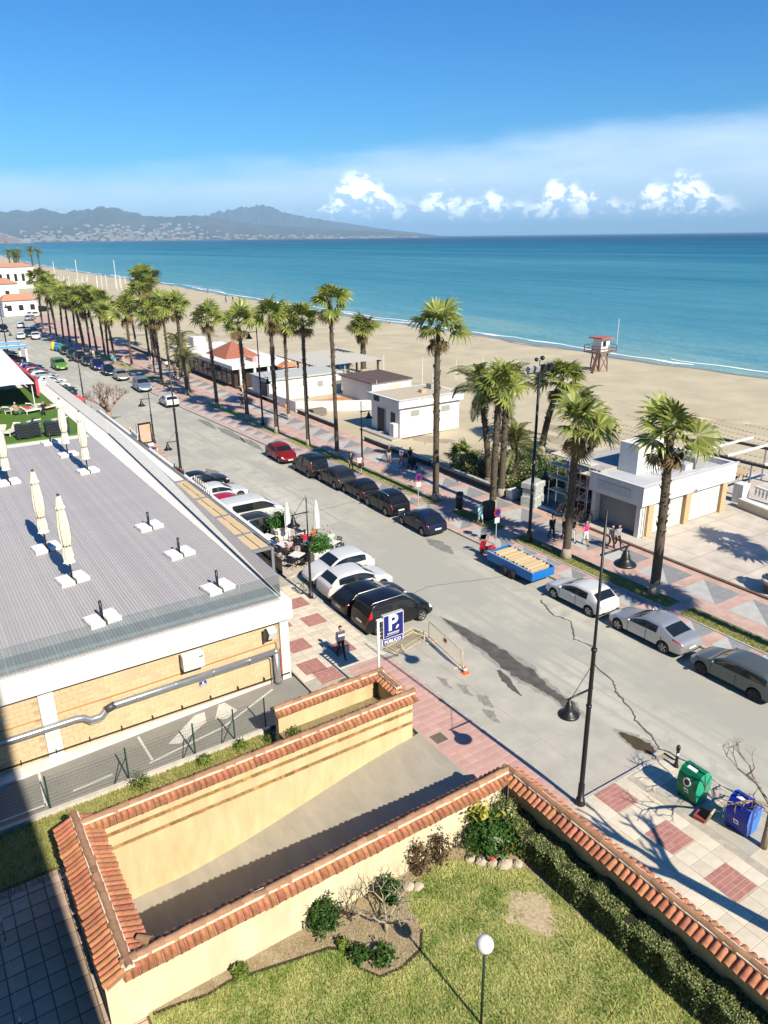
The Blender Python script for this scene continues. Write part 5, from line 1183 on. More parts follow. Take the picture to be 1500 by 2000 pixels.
t = thing('black_pipe', 'black pipe bracketed along the foot of the block wall', 'pipe', (0,27.9,0)); MB().tube([(-13,0,.42),(12.7,0,.30)], .035, 8).build('pipe', m_iron, t)
for x in np.arange(-12,12.5,1.3): MB().box(x-.02,x+.02,-.04,.12,.30,.46).build('bracket', m_iron, t)
t = thing('air_conditioner', 'white air conditioner with round fan grille hung on the block wall', 'air conditioner', (8.1,27.68,2.35)); MB().bevbox(-.46,.46,-.19,.19,0,.72,.03).build('case', m_wpaint, t)
MB().add([( -.14+.27*math.cos(q), -.2, .36+.27*math.sin(q)) for q in np.linspace(0,6.283,24)[:-1]], [tuple(range(23))]).build('fan_grille', M('ac grille', (.50,.50,.48), .6), t)
for z in np.arange(.14,.6,.06): MB().box(-.38,.12,-.215,-.2,z,z+.02).build('louvre', m_wpaint, t)
MB().box(.24,.42,-.2,-.19,.48,.55).build('badge', M('green badge', (.05,.28,.20), .5), t); MB().box(-.4,-.34,.1,.37,-.12,0).build('bracket', m_iron, t); MB().box(.34,.4,.1,.37,-.12,0).build('bracket', m_iron, t)
t = thing('floodlight', 'white box floodlight tilted out from the wall near the corner', 'floodlight', (11.75,27.7,2.75)); MB().obox((0.05,0,0.05),(.2,0,0),(0,.12,.10),(0,-.09,.20)).build('case', m_wpaint, t); MB().obox((-.2,-.02,0.02),(.06,0,0),(0,.13,.1),(0,-.1,.22)).build('shield', m_iron, t); MB().box(-.05,.05,.1,.33,-.05,.05).build('bracket', m_iron, t)
t = thing('wall_sign', 'small blue and white sign under the galvanised duct', 'sign', (8.55,27.99,1.2)); MB().box(-.16,.16,0,.02,-.12,.10).build('panel', M('sign blue', (.03,.08,.35), .5), t); MB().box(-.13,.13,-.004,.0,-.10,-.06).build('stripe', m_wpaint, t); MB().box(-.04,.04,-.004,0,-.03,.07).build('symbol', m_wpaint, t)
# ---------------------------------------------------------------- parasols and their empty stands
m_canvas = M('cream canvas', (.74,.67,.53), .85, var=.08, vscale=4, bump=.25, bscale=14); m_bswhite = M('ballast white', (.76,.75,.72), .7, var=.06)
def pleated(prof, n=8, amp=.2, sub=4):
    mb = MB(); vs = []; fs = []; N_ = n*sub
    for r, z in prof:
        for q in range(N_):
            a = 2*math.pi*q/N_; rr = r*(1+amp*math.cos(n*a)); vs.append((rr*math.cos(a), rr*math.sin(a), z))
    for i in range(len(prof)-1):
        for q in range(N_): fs.append((i*N_+q, i*N_+(q+1) % N_, (i+1)*N_+(q+1) % N_, (i+1)*N_+q))
    mb.add(vs, fs); return mb
BAL = MB(); BAL.bevbox(-.31,.31,-.25,.25,0,.22,.04); BAL.box(-.24,-.02,-.17,.17,.218,.228); BAL.box(.02,.24,-.17,.17,.218,.228); balm = BAL.mesh('ballast_block', False, [m_bswhite])
def stand(t, hole=True):
    for sx_, sy_ in ((-1,-1),(1,-1),(-1,1),(1,1)): ob('ballast_block', balm, t, (sx_*.37, sy_*.27+(.04*sx_), 0))
    MB().box(-.62,.62,-.04,.04,.0,.06).build('cross_foot', m_iron, t); MB().box(-.04,.04,-.5,.5,.0,.06).build('cross_foot', m_iron, t)
def parasol(label, x, y, h=4.4, rz=0.0, group=None):
    t = thing('closed_parasol', label, 'parasol', (x, y, DZ), rz, group); stand(t); MB().tube([(0,0,0),(0,0,h-.05)], .042, 10).build('pole', m_iron, t, True)
    pleated([(.07,h-.02),(.11,h-.12),(.16,h-.5),(.235,h-.62),(.22,h-.66)], 8, .16).build('canopy_vent', m_canvas, t, True)
    c = pleated([(.13,h-.5),(.19,h-.9),(.245,h-1.5),(.25,h-2.1),(.20,h-2.45),(.17,h-2.55),(.20,h-2.75),(.235,h-3.0),(.20,h-3.3),(.26,h-3.42)], 8, .22).build('canopy', m_canvas, t, True)
    MB().lathe([(.19,h-2.58),(.205,h-2.54),(.19,h-2.5)], 14).build('strap', M('strap', (.12,.10,.07), .8), c); MB().tube([(0,0,h-.06),(0,0,h+.05)], [.09,.05], 10).build('finial', m_iron, t, True)
    return t
parasol('closed cream parasol on the deck with its twin close by towards the street fence', 4.8, 40.6, rz=.1); parasol('closed cream parasol closest to the block wall side of the deck', 5.1, 35.7, rz=.15)
parasol('closed cream parasol beside the glass balustrade', 9.95, 54.0, rz=.1); parasol('closed cream parasol near the stacked dark loungers by the glass', 9.7, 59.4, rz=.1); parasol('closed cream parasol at the inner edge of the deck', 4.85, 54.4, rz=.1)
for k, (x, y) in enumerate(((10.3,40.6),(10.45,35.8),(10.6,30.8),(5.3,30.7),(9.3,64.0))):
    t = thing('parasol_stand', ('empty white parasol stand midway along the balustrade', 'empty white parasol stand second from the deck corner', 'empty white parasol stand by the deck corner', 'empty white parasol stand at the deck front away from the corner', 'empty white parasol stand beside the stacked dark loungers')[k], 'parasol stand', (x, y, DZ), .12)
    stand(t); MB().tube([(0,0,0),(0,0,.95)], .065, 10).build('tube', m_iron, t, True)
# ---------------------------------------------------------------- sun terrace behind
m_synth = M('artificial turf', (.085,.17,.02), .9, var=.2, vscale=3, bump=.4, bscale=60)
struct(MB().prism([(-14,66.2),(13.9,66.2),(13.9,92),(-14,92)], 3.96, DZ).build('turf_terrace', m_synth))
m_rattan = M('dark plastic', (.045,.050,.052), .5); m_lw = M('white plastic', (.72,.71,.66), .5); m_cushion = M('pale cushion', (.66,.60,.46), .8); m_towel = M('red towel', (.60,.05,.06), .85)
def wavy(mb, x0, x1, y0, y1, z, amp=.10, th=.05):
    n = 14
    for i in range(n):
        a, b = x0+(x1-x0)*i/n, x0+(x1-x0)*(i+1)/n; za, zb = z+amp*math.sin(i*2*math.pi/n*1.6), z+amp*math.sin((i+1)*2*math.pi/n*1.6)
        mb.add([(a,y0,za),(b,y0,zb),(b,y1,zb),(a,y1,za),(a,y0,za+th),(b,y0,zb+th),(b,y1,zb+th),(a,y1,za+th)], [(0,3,2,1),(4,5,6,7),(0,1,5,4),(2,3,7,6)] + ([(3,0,4,7)] if i == 0 else []) + ([(1,2,6,5)] if i == n-1 else []))
for k, (x, y, rz) in enumerate(((8.15,66.9,.10),(10.35,66.5,.10))):
    t = thing('lounger_stack', ('stack of dark wavy sun loungers further from the glass', 'stack of dark wavy sun loungers next to the glass')[k], 'loungers', (x, y, DZ), rz)
    for q in range(9): mb = MB(); wavy(mb, -.98, .98, -.34, .34, .16+q*.13, .07, .045); mb.build('lounger', m_rattan, t)
    for sx_ in (-.8,.8): MB().box(sx_-.05,sx_+.05,-.3,.3,0,.16).build('foot', m_rattan, t)
def lounger(label, x, y, rz, cush=m_cushion, group=None, towel=None, back=.9):
    t = thing('sun_lounger', label, 'sun lounger', (x, y, DZ), rz, group); MB().box(-.33,.33,-.3,1.3,.28,.33).build('frame', m_lw, t)
    for sx_ in (-.28,.28):
        for yy in (-.2,1.2): MB().box(sx_-.03,sx_+.03,yy-.03,yy+.03,0,.28).build('leg', m_lw, t)
    MB().box(-.31,.31,-.2,1.28,.33,.40).build('cushion', cush, t); MB().obox((0,-.42,.58),(.31,0,0),(0,.22,-.22*back),(0,.035,.035)).build('backrest', cush, t)
    if towel: MB().box(-.30,.30,.0,.8,.40,.42).build('towel', towel, t)
    return t
SL = [('empty cream sun lounger beside its twin behind the dark stack',6.3,69.3,2.6,None),('cream sun lounger standing free on the turf by the dark stack',7.4,69.6,2.5,None),('white sun lounger with red towel by the glass rail',11.2,77.5,-1.0,m_towel),('white sun lounger turned sideways by the red towel',9.6,77.0,-1.2,None),('cream sun lounger with sunbather behind the stacked loungers',11.4,70.4,.3,None),('white sun lounger with sunbather facing the street',9.3,70.8,.2,None),('white sun lounger under the edge of the white awning',8.2,78.2,-.6,None),('white sun lounger beside a red chair under the awning',6.6,79.4,.4,m_towel),('white sun lounger with dark towel among the sunbathers',10.4,78.6,-.8,None)]
for l_, x, y, rz, tw in SL: lounger(l_, x, y, rz, m_lw if 'white' in l_ else m_cushion, towel=tw)
sw = cloth('black swimwear', (.02,.02,.025)); rd = cloth('red', (.55,.03,.05)); wt = cloth('white', (.72,.71,.68)); bk = cloth('black', (.015,.015,.018)); og = cloth('orange', (.65,.28,.05)); gyc = cloth('grey', (.30,.30,.32)); nv = cloth('navy', (.02,.03,.07)); pk = cloth('pink', (.70,.03,.25)); aq = cloth('aqua', (.35,.62,.66)); tq = cloth('turquoise', (.05,.42,.42)); bl = cloth('denim', (.10,.15,.26)); be = cloth('beige', (.52,.42,.30)); skn = m_skin
person('lie', 'sunbather stretched out on the cream lounger behind the dark stack', 11.4, 70.5, 17, skn, rd, z=DZ+.05); person('lie', 'sunbather lying on the white lounger facing the street', 9.3, 71.0, 10, bk, sw, z=DZ+.05)
person('lie', 'sunbather in red lying near the red towel', 9.5, 77.2, 65, rd, rd, z=DZ+.05); person('sit', 'person in black sitting on the turf terrace by the rail', 10.9, 75.6, 200, bk, bk, z=DZ); person('sit', 'bare-backed sunbather sitting at the awning edge', 8.6, 76.6, 30, skn, gyc, 'grey', z=DZ); person('lie', 'person in white lying under the awning edge', 7.4, 78.6, 40, wt, nv, 'fair', z=DZ+.05); person('sit', 'person in red sitting under the awning beside the towel', 6.2, 77.0, 150, rd, rd, z=DZ)
t = thing('awning', 'large off-white awning over the back of the sun terrace', 'awning', (0,0,DZ)); ma = M('awning cloth', (.76,.73,.66), .85, var=.05, vscale=2)
mb = MB(); xs3 = np.linspace(-6, 10.9, 9)
for i in range(8):
    a, b = xs3[i], xs3[i+1]; za, zb = 2.5+.10*(i % 2), 2.5+.10*((i+1) % 2); mb.add([(a,79.0,za),(b,79.0,zb),(b+.6,105,zb+.3),(a+.6,105,za+.3),(a,79.0,za-.05),(b,79.0,zb-.05),(b+.6,105,zb+.25),(a+.6,105,za+.25)], [(0,1,2,3),(7,6,5,4),(0,4,5,1),(2,6,7,3)])
mb.build('canopy', ma, t)
for x in (-5.5,2.5,10.7):
    for y in (79.4,104): MB().tube([(x,y,-.4),(x,y,2.5)], .05, 8).build('post', m_lw, t)
MB().box(11.7,12.0,84,104,.4,2.0).build('red_screen', M('red screen', (.55,.07,.09), .8), t)
struct(MB().box(-14,14,92.2,126,-.2,DZ-.3).build('annex_roof', m_wpaint))
# ---------------------------------------------------------------- pergola over the pavement
t = thing('pergola', 'grey steel pergola with sliding canvas bays and white slats along the restaurant front', 'pergola'); m_steel = M('pergola steel', (.25,.265,.29), .45, .3); m_bay = M('tan canvas', (.62,.47,.28), .85, var=.10, vscale=.9, stretch=(6,.5,1)); PZ = 2.62
def px_out(y): return 16.15 + (y-37)*.012
bays = [37.0, 39.7, 43.4, 47.6, 52.2]
for i in range(4):
    y0, y1 = bays[i]+.06, bays[i+1]-.06; n = 6
    for q in range(n):      # folded strips of canvas
        xa, xb = 12.75+.02*(y0-28)+ (px_out(y0)-12.95)*q/n, 12.75+.02*(y0-28)+(px_out(y0)-12.95)*(q+1)/n; MB().box(xa+.01, xb-.01, y0, y1, PZ+.02+.05*(q % 2), PZ+.06+.05*(q % 2)).build('canvas_strip', m_bay, t)
for y in bays: MB().box(12.7, px_out(y)+.15, y-.07, y+.07, PZ-.02, PZ+.17).build('cross_beam', m_steel, t)
for k in range(56):
    y = 52.45 + k*.5; MB().box(13.1+.03*(y-50)*.4, px_out(y), y, y+.40, PZ+.05, PZ+.09).build('slat', m_wpaint, t)
MB().beam((px_out(36.9)+.08,36.9,PZ+.05),(px_out(81)+.08,81,PZ+.05),.14,.22).build('edge_beam', m_steel, t); MB().beam((px_out(36.9)+.35,37.2,PZ+.12),(px_out(81)+.35,81,PZ+.12),.25,.06).build('gutter', m_wpaint, t)
for y in (37.0,43.4,49.9,56.4,62.9,69.4,76): MB().box(px_out(y)-.02,px_out(y)+.14,y-.07,y+.07,0,PZ).build('post', m_steel, t)
MB().box(13.4,13.55,36.95,37.1,0,PZ).build('post', m_steel, t); MB().box(13.5,16.1,36.95,37.05,1.35,1.45).build('rail', m_steel, t)
mg2 = glassmat('pergola glass', (.86,.91,.90)); MB().box(13.6,16.1,36.99,37.01,.1,PZ-.05).build('glass_side', mg2, t)
for y in np.arange(37.3,58,3.25): MB().box(px_out(y)+.05,px_out(y)+.07,y,y+3.1,.9,1.9).build('glass_side', mg2, t)
for i in range(9): MB().box(px_out(49)+.22,px_out(49)+.27,47.3+i*.42,47.34+i*.42,PZ+.1,PZ+.85).build('fence_bar', m_wpaint, t)
# raised letters on the gutter, seen from behind
for (y0, n, mt, h) in ((53.4,6,M('letter red', (.16,.02,.03), .5),.5),(66.2,5,m_wpaint,.7),(62.6,8,m_iron,.35)):
    tl = thing('raised_letters', {6:'dark red raised letters on the pergola edge, seen from behind',5:'white raised letters on the pergola edge, seen from behind',8:'black raised letters on the pergola edge, seen from behind'}[n], 'sign letters', (px_out(y0)+.3, y0, PZ+.16)); g2 = random.Random(n)
    for i in range(n): hh = h*g2.uniform(.6,1.0); MB().box(-.02,.02,i*.42,i*.42+.09,0,hh).build('letter_stroke', mt, tl); MB().box(-.02,.02,i*.42+.09,i*.42+.30,hh*.4,hh*.55).build('letter_stroke', mt, tl); MB().box(-.02,.02,i*.42+.22,i*.42+.30,0,hh*.55).build('letter_stroke', mt, tl)
# ================================================================ SEA SIDE BUILDINGS
m_shut = M('grey shutter', (.34,.34,.31), .55); m_shutw = M('pale shutter', (.60,.63,.55), .6); m_tan = M('tan pier', (.58,.38,.21), .8, var=.08, vscale=3); m_roofgrey = M('roof membrane', (.50,.51,.53), .7, var=.08, vscale=1); m_door = M('dark blue door', (.008,.010,.03), .4); m_conc2 = M('raw concrete', (.42,.40,.36), .9, var=.15, vscale=2)
t = thing('shop_building', 'white flat-roofed shops with rolled-down shutters and tan piers', 'building', (0,0,.06))
MB().box(40.7, 49.8, 30.0, 34.1, 0, 2.45).build('wall', m_wpaint, t)
MB().box(39.7,50.1,29.55,29.85,2.4,3.75).build('parapet', m_wpaint, t); MB().box(39.7,40.0,29.85,34.2,2.4,3.75).build('parapet', m_wpaint, t); MB().box(49.8,50.1,29.85,36.2,2.4,3.75).build('parapet', m_wpaint, t); MB().prism([(40.0,29.85),(49.8,29.85),(49.8,36.2),(47.25,36.2),(47.25,34.25),(40.0,34.25)],2.45,3.35).build('roof', m_roofgrey, t)
for (x0, x1) in ((41.35,44.6),(45.35,48.95)):
    s = MB().box(x0,x1,29.93,29.99,.05,2.4).build('shutter', m_shutw, t)
    for z in np.arange(.1,2.35,.12): MB().box(x0+.02,x1-.02,29.915,29.93,z,z+.1).build('slat', m_shutw, s)
for x in (40.95,45.0,49.25): MB().box(x-.28,x+.28,29.7,29.98,0,2.4).build('pier', m_tan, t)
s = MB().box(40.62,40.68,30.35,33.8,.05,2.4).build('shutter', m_shut, t)
for z in np.arange(.1,2.35,.11): MB().box(40.595,40.62,30.4,33.75,z,z+.085).build('slat', m_shut, s)
MB().box(40.05,40.68,29.9,30.25,0,2.4).build('pier', m_wpaint, t); MB().box(40.05,40.68,33.85,34.15,0,2.4).build('pier', m_wpaint, t)
MB().lathe([(.0,.0),(.16,.0),(.16,.05),(.1,.05)], 16, (0,0,0)).build('wall_vent', m_shut, t, loc=(45.4,29.52,2.45)).rotation_euler.x = R(90)
MB().box(42.7,46.0,32.6,34.24,3.35,5.5).build('roof_house', m_wpaint, t); MB().box(46.1,48.6,34.9,35.2,3.35,4.9).build('teal_panel', M('teal panel', (.015,.20,.19), .4), t); MB().box(46.1,48.8,34.2,34.3,3.4,4.1).build('roof_rail', m_wpaint, t)
MB().box(46.3,48.3,31.2,32.4,3.35,3.8).build('roof_unit', m_roofgrey, t)
t0_shop = t
# building under repair next door, with its scaffold
t = thing('unfinished_building', 'bare grey building wrapped in scaffold beside the shuttered shops', 'building', (0,0,0)); MB().box(41.2,47,34.3,37.8,-.1,3.2).build('wall', m_conc2, t); MB().box(40.9,47.2,34.3,38.0,3.2,3.6).build('roof_slab', m_conc2, t); MB().box(41.1,41.2,35.2,37.4,0,2.7).build('opening', m_door, t)
t = thing('scaffold', 'steel scaffold with pale planks and orange ladder frames', 'scaffold', (0,0,0)); m_tubew = M('galvanised tube', (.62,.62,.60), .4, .4); m_oran = M('orange frame', (.60,.30,.14), .6)
for y in (34.5,36.4,38.3):
    for x in (39.95,40.75): MB().tube([(x,y,0),(x,y,4.2)], .03, 6).build('upright', m_tubew, t)
for z in (1.3,2.3,3.3,4.1):
    MB().box(39.95,40.75,34.4,38.4,z,z+.05).build('plank', M('scaffold plank', (.62,.58,.48), .8), t)
MB().tube([(39.9,38.3,2.3),(39.9,36.4,4.1)], .02, 6).build('brace', m_tubew, t); MB().tube([(39.9,36.4,.2),(39.9,34.5,2.2)], .02, 6).build('brace', m_tubew, t)
for y in (34.35,35.0):
    for x in (39.6,):
        MB().tube([(x,y,0),(x,y,3.7)], .028, 6).build('ladder_frame', m_oran, t)
for z in np.arange(.3,3.7,.45): MB().tube([(39.6,34.35,z),(39.6,35.0,z)], .02, 6).build('rung', m_oran, t)
t = thing('wrapped_stack', 'stack of furniture wrapped in clear film beside the scaffold', 'stack', (39.0,39.0,0), .3); m_film = M('clear film', (.46,.48,.46), .25, spec=.6, var=.3, vscale=5, bump=.6, bscale=9)
for k, (w, d_, z0, z1) in enumerate(((.75,.6,0,.9),(.65,.55,.9,1.5),(.8,.62,1.5,2.0))): MB().bevbox(-w,w,-d_,d_,z0,z1,.12).build('bundle', m_film, t)
tag(MB().box(-.5,.5,-.35,.35,0,.75).build('crate', m_lw, None, loc=(38.9,41.0,0)), 'white crate at the end of the promenade wall', 'crate')
tag(MB().add([(38.9,36,0),(41,36,0),(41,39.8,0),(38.9,39.8,0),(38.9,36,.05),(41,36,.05),(41,39.8,.05),(38.9,39.8,.05)], [(4,5,6,7),(0,1,5,4),(3,0,4,7),(1,2,6,5),(2,3,7,6)]).build('tarpaulin', M('blue tarpaulin', (.02,.06,.13), .5)), 'blue tarpaulin spread on the ground under the scaffold', 'tarpaulin')
# small fittings on the shops
for x in (40.3,): MB().tube([(x,29.72,.0),(x,29.72,2.4)], .04, 8).build('downpipe', m_shut, t0_shop)
MB().bevbox(47.2,48.4,31.0,31.9,3.4,4.2,.03).build('air_conditioner', m_shut, t0_shop); MB().tube([(44.0,31.2,3.4),(44.0,31.2,4.3)], .05, 8).build('vent_pipe', m_shut, t0_shop)
MB().box(39.66,39.7,30.6,33.4,2.75,3.35).build('sign_board', M('faded grey sign', (.60,.60,.58), .7, var=.15, vscale=6), t0_shop); MB().box(39.6,50.2,29.45,29.6,3.75,3.81).build('coping', m_roofgrey, t0_shop); MB().box(39.6,39.75,29.6,34.2,3.75,3.81).build('coping', m_roofgrey, t0_shop)
# white beach kiosk
t = thing('beach_kiosk', 'white beach kiosk with overhanging parapet, dark door and two high slot windows', 'building', (0,0,-.1))
MB().box(42.25,50.0,61.85,67.3,0,3.2).build('wall', m_wpaint, t); MB().box(41.9,50.3,61.5,67.6,3.2,4.0).build('parapet', m_wpaint, t); MB().box(42.3,49.9,61.9,67.2,4.0,4.02).build('roof', M('dusty roof', (.50,.43,.32), .9, var=.1), t); MB().box(46.2,46.8,63.5,64.1,4.0,4.35).build('roof_hatch', m_tan, t)
MB().box(42.2,42.25,64.6,66.0,0,2.6).build('door', m_door, t); MB().box(42.2,42.25,62.7,63.5,1.1,2.5).build('window', m_door, t); MB().box(41.85,41.9,65.2,66.2,3.35,3.95).build('sign_panel', m_door, t)
for x in (43.6,47.6): MB().box(x,x+1.1,61.81,61.86,2.15,2.75).build('window', m_shut, t)
for x in (44.9,48.7): MB().box(x,x+.03,61.835,61.86,0,3.1).build('panel_joint', m_roofgrey, t)
MB().box(41.7,42.25,62.2,63.0,0,1.5).build('meter_box', m_wpaint, t); MB().box(42.17,42.2,64.5,64.6,0,2.7).build('door_frame', m_roofgrey, t); MB().box(42.17,42.2,66.0,66.1,0,2.7).build('door_frame', m_roofgrey, t); MB().tube([(46.6,61.8,3.15),(46.6,61.8,0)], .045, 8).build('downpipe', m_roofgrey, t); MB().box(41.82,50.38,61.42,61.5,3.96,4.04).build('coping', m_roofgrey, t); MB().box(41.82,41.9,61.42,67.68,3.96,4.04).build('coping', m_roofgrey, t); MB().bevbox(48.2,49.1,64.5,65.4,4.02,4.6,.04).build('air_conditioner', m_shut, t); tag(struct(MB().box(41.0,42.2,61.5,67.8,-.3,.02).build('apron', m_conc2)), '', ''); 
o = bpy.data.objects['apron']; del o['label']; del o['category']
t = thing('toilet_block', 'long white flat-roofed block with a dark blue end door', 'building', (0,0,-.1)); MB().box(38.9,49.4,86.2,91.5,0,2.75).build('wall', m_wpaint, t); MB().box(38.7,49.6,86.0,91.7,2.75,3.0).build('roof', M('green grey roof', (.46,.48,.44), .85, var=.08), t); MB().box(38.85,38.9,86.9,88.6,0,2.4).build('door', m_door, t); MB().box(45.8,46.6,86.15,86.2,1.3,2.0).build('window', m_shut, t)
t = thing('yard_wall', 'low white wall enclosing a sandy yard below the long white block', 'wall', (0,0,-.1)); wl = [(39.0,86.0),(39.3,79.6),(49.9,73.4),(51.2,76)]
for i in range(3): MB().beam((*wl[i],.6),(*wl[i+1],.6),.22,1.25).build('render', m_wpaint, t)
tag(struct(sheet('yard', [(39.1,86),(39.4,79.8),(49.8,73.6),(51,86)], .02, M('yard earth', (.52,.42,.28), .9, var=.2, vscale=1))), '', ''); o = bpy.data.objects['yard']; del o['label']; del o['category']
tag(MB().box(42,47.5,80.5,82.5,.03,.25).build('tile_pile', M('orange tile pile', (.60,.25,.12), .8, var=.2)), 'low orange pile of tiles in the yard', 'tiles'); tag(MB().sphere((0,0,.3), 1.3, 12, 6, (1,.8,.35)).build('sand_heap', M('pale heap', (.60,.52,.38), .9), None, True, loc=(41,82,0)), 'pale heap of sand inside the yard wall', 'sand')
t = thing('timber_roof_hut', 'white hut with a brown corrugated roof next to the yard', 'building', (0,0,-.1)); MB().box(48.6,54.5,77.2,84.5,0,2.7).build('wall', m_wpaint, t); 
for i in range(24): MB().box(48.2+i*.27,48.2+i*.27+.2,76.9,84.9,2.7,2.82+.02*(i % 2)).build('roof_strip', M('brown sheet', (.16,.11,.095), .8, rand=.12), t)
MB().box(51,53,77.15,77.2,1.7,2.3).build('sign_panel', M('faded sign', (.66,.50,.42), .7), t)
t = thing('wooden_planter', 'grey wooden box planter on the sand by the yard wall', 'planter', (40.6,76.6,-.1)); 
for z in (0,.25,.5): MB().box(-.9,.9,-.6,.6,z+.02,z+.23).build('board', M('grey wood', (.22,.185,.14), .9, rand=.15), t)
# beach restaurant with the red pyramid roof
t = thing('beach_restaurant', 'white flat-roofed beach restaurant with a red pyramid on top', 'building', (0,0,0)); MB().box(38.9,46.6,97.5,122,0,2.7).build('wall', M('dark timber', (.05,.035,.028), .7, var=.3), t); MB().box(38.3,47.2,96.6,123,2.7,3.2).build('roof', m_wpaint, t)
for y in np.arange(98.5,121,1.9): MB().box(38.85,38.9,y,y+1.5,.5,2.4).build('window', m_glass, t)
for x in (39.4,41.5,43.6,45.7): MB().box(x,x+.35,96.7,97.1,0,2.7).build('column', m_wpaint, t)
mb = MB(); mb.add([(39.9,103,3.2),(45.5,103,3.2),(45.5,111,3.2),(39.9,111,3.2),(42.7,107,5.2)], [(0,1,4),(1,2,4),(2,3,4),(3,0,4)]); mb.build('pyramid_roof', M('red roof', (.36,.13,.08), .8, var=.12, vscale=3), t); MB().box(41,43,119,121,3.2,4.6).build('roof_unit', m_wpaint, t); MB().box(42.2,42.8,98.5,101,3.2,3.7).build('roof_unit', M('pink unit', (.62,.30,.24), .7), t)
t = thing('beach_bar', 'dark timber pergola bar on the sand behind the restaurant', 'pergola', (0,0,-.15)); m_dkt = M('weathered timber', (.10,.085,.07), .9)
for x in (49,54,59):
    for y in (92,98,104): MB().box(x-.12,x+.12,y-.12,y+.12,0,2.9).build('post', m_dkt, t)
for y in np.arange(91.5,105,.9): MB().box(48.5,59.5,y,y+.14,2.95,3.1).build('slat', M('bleached slat', (.40,.39,.37), .8), t)
for x in (49,54,59): MB().box(x-.1,x+.1,91.2,105,2.75,2.95).build('beam', m_dkt, t)
MB().box(50,54,99,101,0,1.1).build('counter', m_lw, t); t2 = thing('kiosk_hut', 'small white hut with an orange roof behind the block', 'building', (46.2,96,0)); MB().box(-1,1,-1,1,0,2.6).build('wall', m_wpaint, t2); MB().add([(-1.3,-1.3,2.6),(1.3,-1.3,2.6),(1.3,1.3,2.6),(-1.3,1.3,2.6),(0,0,3.4)], [(0,1,4),(1,2,4),(2,3,4),(3,0,4)]).build('roof', M('orange roof', (.62,.22,.10), .8), t2)
for k in range(9): x, y = 58+random.uniform(-9,16), 84+random.uniform(-3,16); tag(MB().tube([(0,0,-.3),(0,0,2.6)], .05, 6).build('beach_pole', m_lw, None, loc=(x,y,0)), 'thin pale pole standing in the sand beyond the timber bar', 'pole', 'poles in the sand')
for k, (x, y, h) in enumerate(((52.5,70.0,4.6),(48.5,76.0,3.2))): tag(MB().tube([(0,0,-.3),(0,0,h)], [.05,.03], 6).build('flag_pole', m_lw, None, loc=(x,y,0)), ('tall thin white pole behind the beach kiosk', 'short white pole by the brown-roofed hut')[k], 'pole')
# lifeguard tower
t = thing('lifeguard_tower', 'wooden lifeguard tower with white cabin and red roof at the water edge', 'lifeguard tower', (91.5,79.0,-.75)); m_redw = M('red brown wood', (.24,.12,.085), .8)
for sx_ in (-.85,.85):
    for sy_ in (-.85,.85): MB().tube([(sx_*1.1,sy_*1.1,-.3),(sx_*.9,sy_*.9,3.2)], .11, 8).build('leg', m_redw, t)
for a, b in (((-.95,-.95,.3),(.85,-.85,2.9)),((.95,-.95,.3),(-.85,-.85,2.9)),((-.95,-.95,.3),(-.85,.85,2.9)),((-.95,.95,.3),(-.85,-.85,2.9))): MB().beam(a, b, .10, .10).build('brace', m_redw, t)
MB().box(-1.9,1.9,-1.6,1.6,3.2,3.36).build('platform', m_redw, t); MB().box(-.8,1.0,-.85,.85,3.36,5.3).build('cabin', m_wpaint, t); MB().prism([(-1.3,-1.35),(1.5,-1.35),(1.5,1.35),(-1.3,1.35)], 5.3, 5.48).build('roof', M('tower red', (.40,.13,.10), .8), t); MB().box(-.5,.2,-.88,-.85,4.1,4.9).build('window', m_glass, t)
for z in (3.8,4.3):
    for a, b in (((-1.85,-1.55),(1.85,-1.55)),((-1.85,1.55),(1.85,1.55)),((-1.85,-1.55),(-1.85,1.55)),((1.85,-1.55),(1.85,1.55))): MB().beam((*a,z),(*b,z),.07,.07).build('handrail', m_redw, t)
for x, y in ((-1.85,-1.55),(0,-1.55),(1.85,-1.55),(-1.85,1.55),(1.85,1.55),(-1.85,0),(1.85,0)): MB().box(x-.05,x+.05,y-.05,y+.05,3.3,4.35).build('rail_post', m_redw, t)
MB().tube([(1.9,-1.5,3.3),(1.9,-1.5,8.2)], .04, 6).build('flag_mast', m_lw, t); MB().beam((-1.9,-1.2,3.2),(-3.0,-1.2,-.1),.6,.08).build('ladder', m_redw, t)
# beach bar frame and balustrade by the shops
t = thing('beam_frame', 'white and dark beam frame of a dismantled beach bar', 'pergola', (0,0,0)); m_beamw = M('white beam', (.74,.72,.68), .7)
for y in (29.5,32.6,34.7): MB().beam((53.6,y,3.0),(60.5,y,3.0),.20,.14).build('white_beam', m_beamw, t)
MB().beam((53.8,24,2.85),(53.5,36.4,2.85),.28,.2).build('dark_beam', m_dkt, t); MB().beam((58.9,28,2.85),(58.4,37,2.85),.28,.2).build('dark_beam', m_dkt, t); 
for x, y in ((53.65,35.6),(53.7,30.5),(58.6,36.4),(58.8,32.4)): MB().tube([(x,y,-.2),(x,y,2.8)], .07, 8).build('post', m_beamw, t)
t = thing('picnic_table', 'small pale table under the white beam frame', 'table', (57.8,33.6,-.1), .3); MB().box(-.7,.7,-.4,.4,.70,.76).build('table_top', m_tan, t)
for a in (-.6,.6):
    for b in (-.3,.3): MB().box(a-.03,a+.03,b-.03,b+.03,0,.7).build('leg', m_iron, t)
t = thing('balustrade', 'white stone balustrade on a low wall by the forecourt', 'balustrade', (0,0,.05)); MB().beam((51.4,29.6,.3),(50.4,24.6,.3),.5,.62).build('base_wall', M('beige wall', (.55,.49,.38), .85, var=.1), t); MB().beam((51.45,29.6,.66),(50.45,24.6,.66),.62,.10).build('coping', m_wpaint, t)
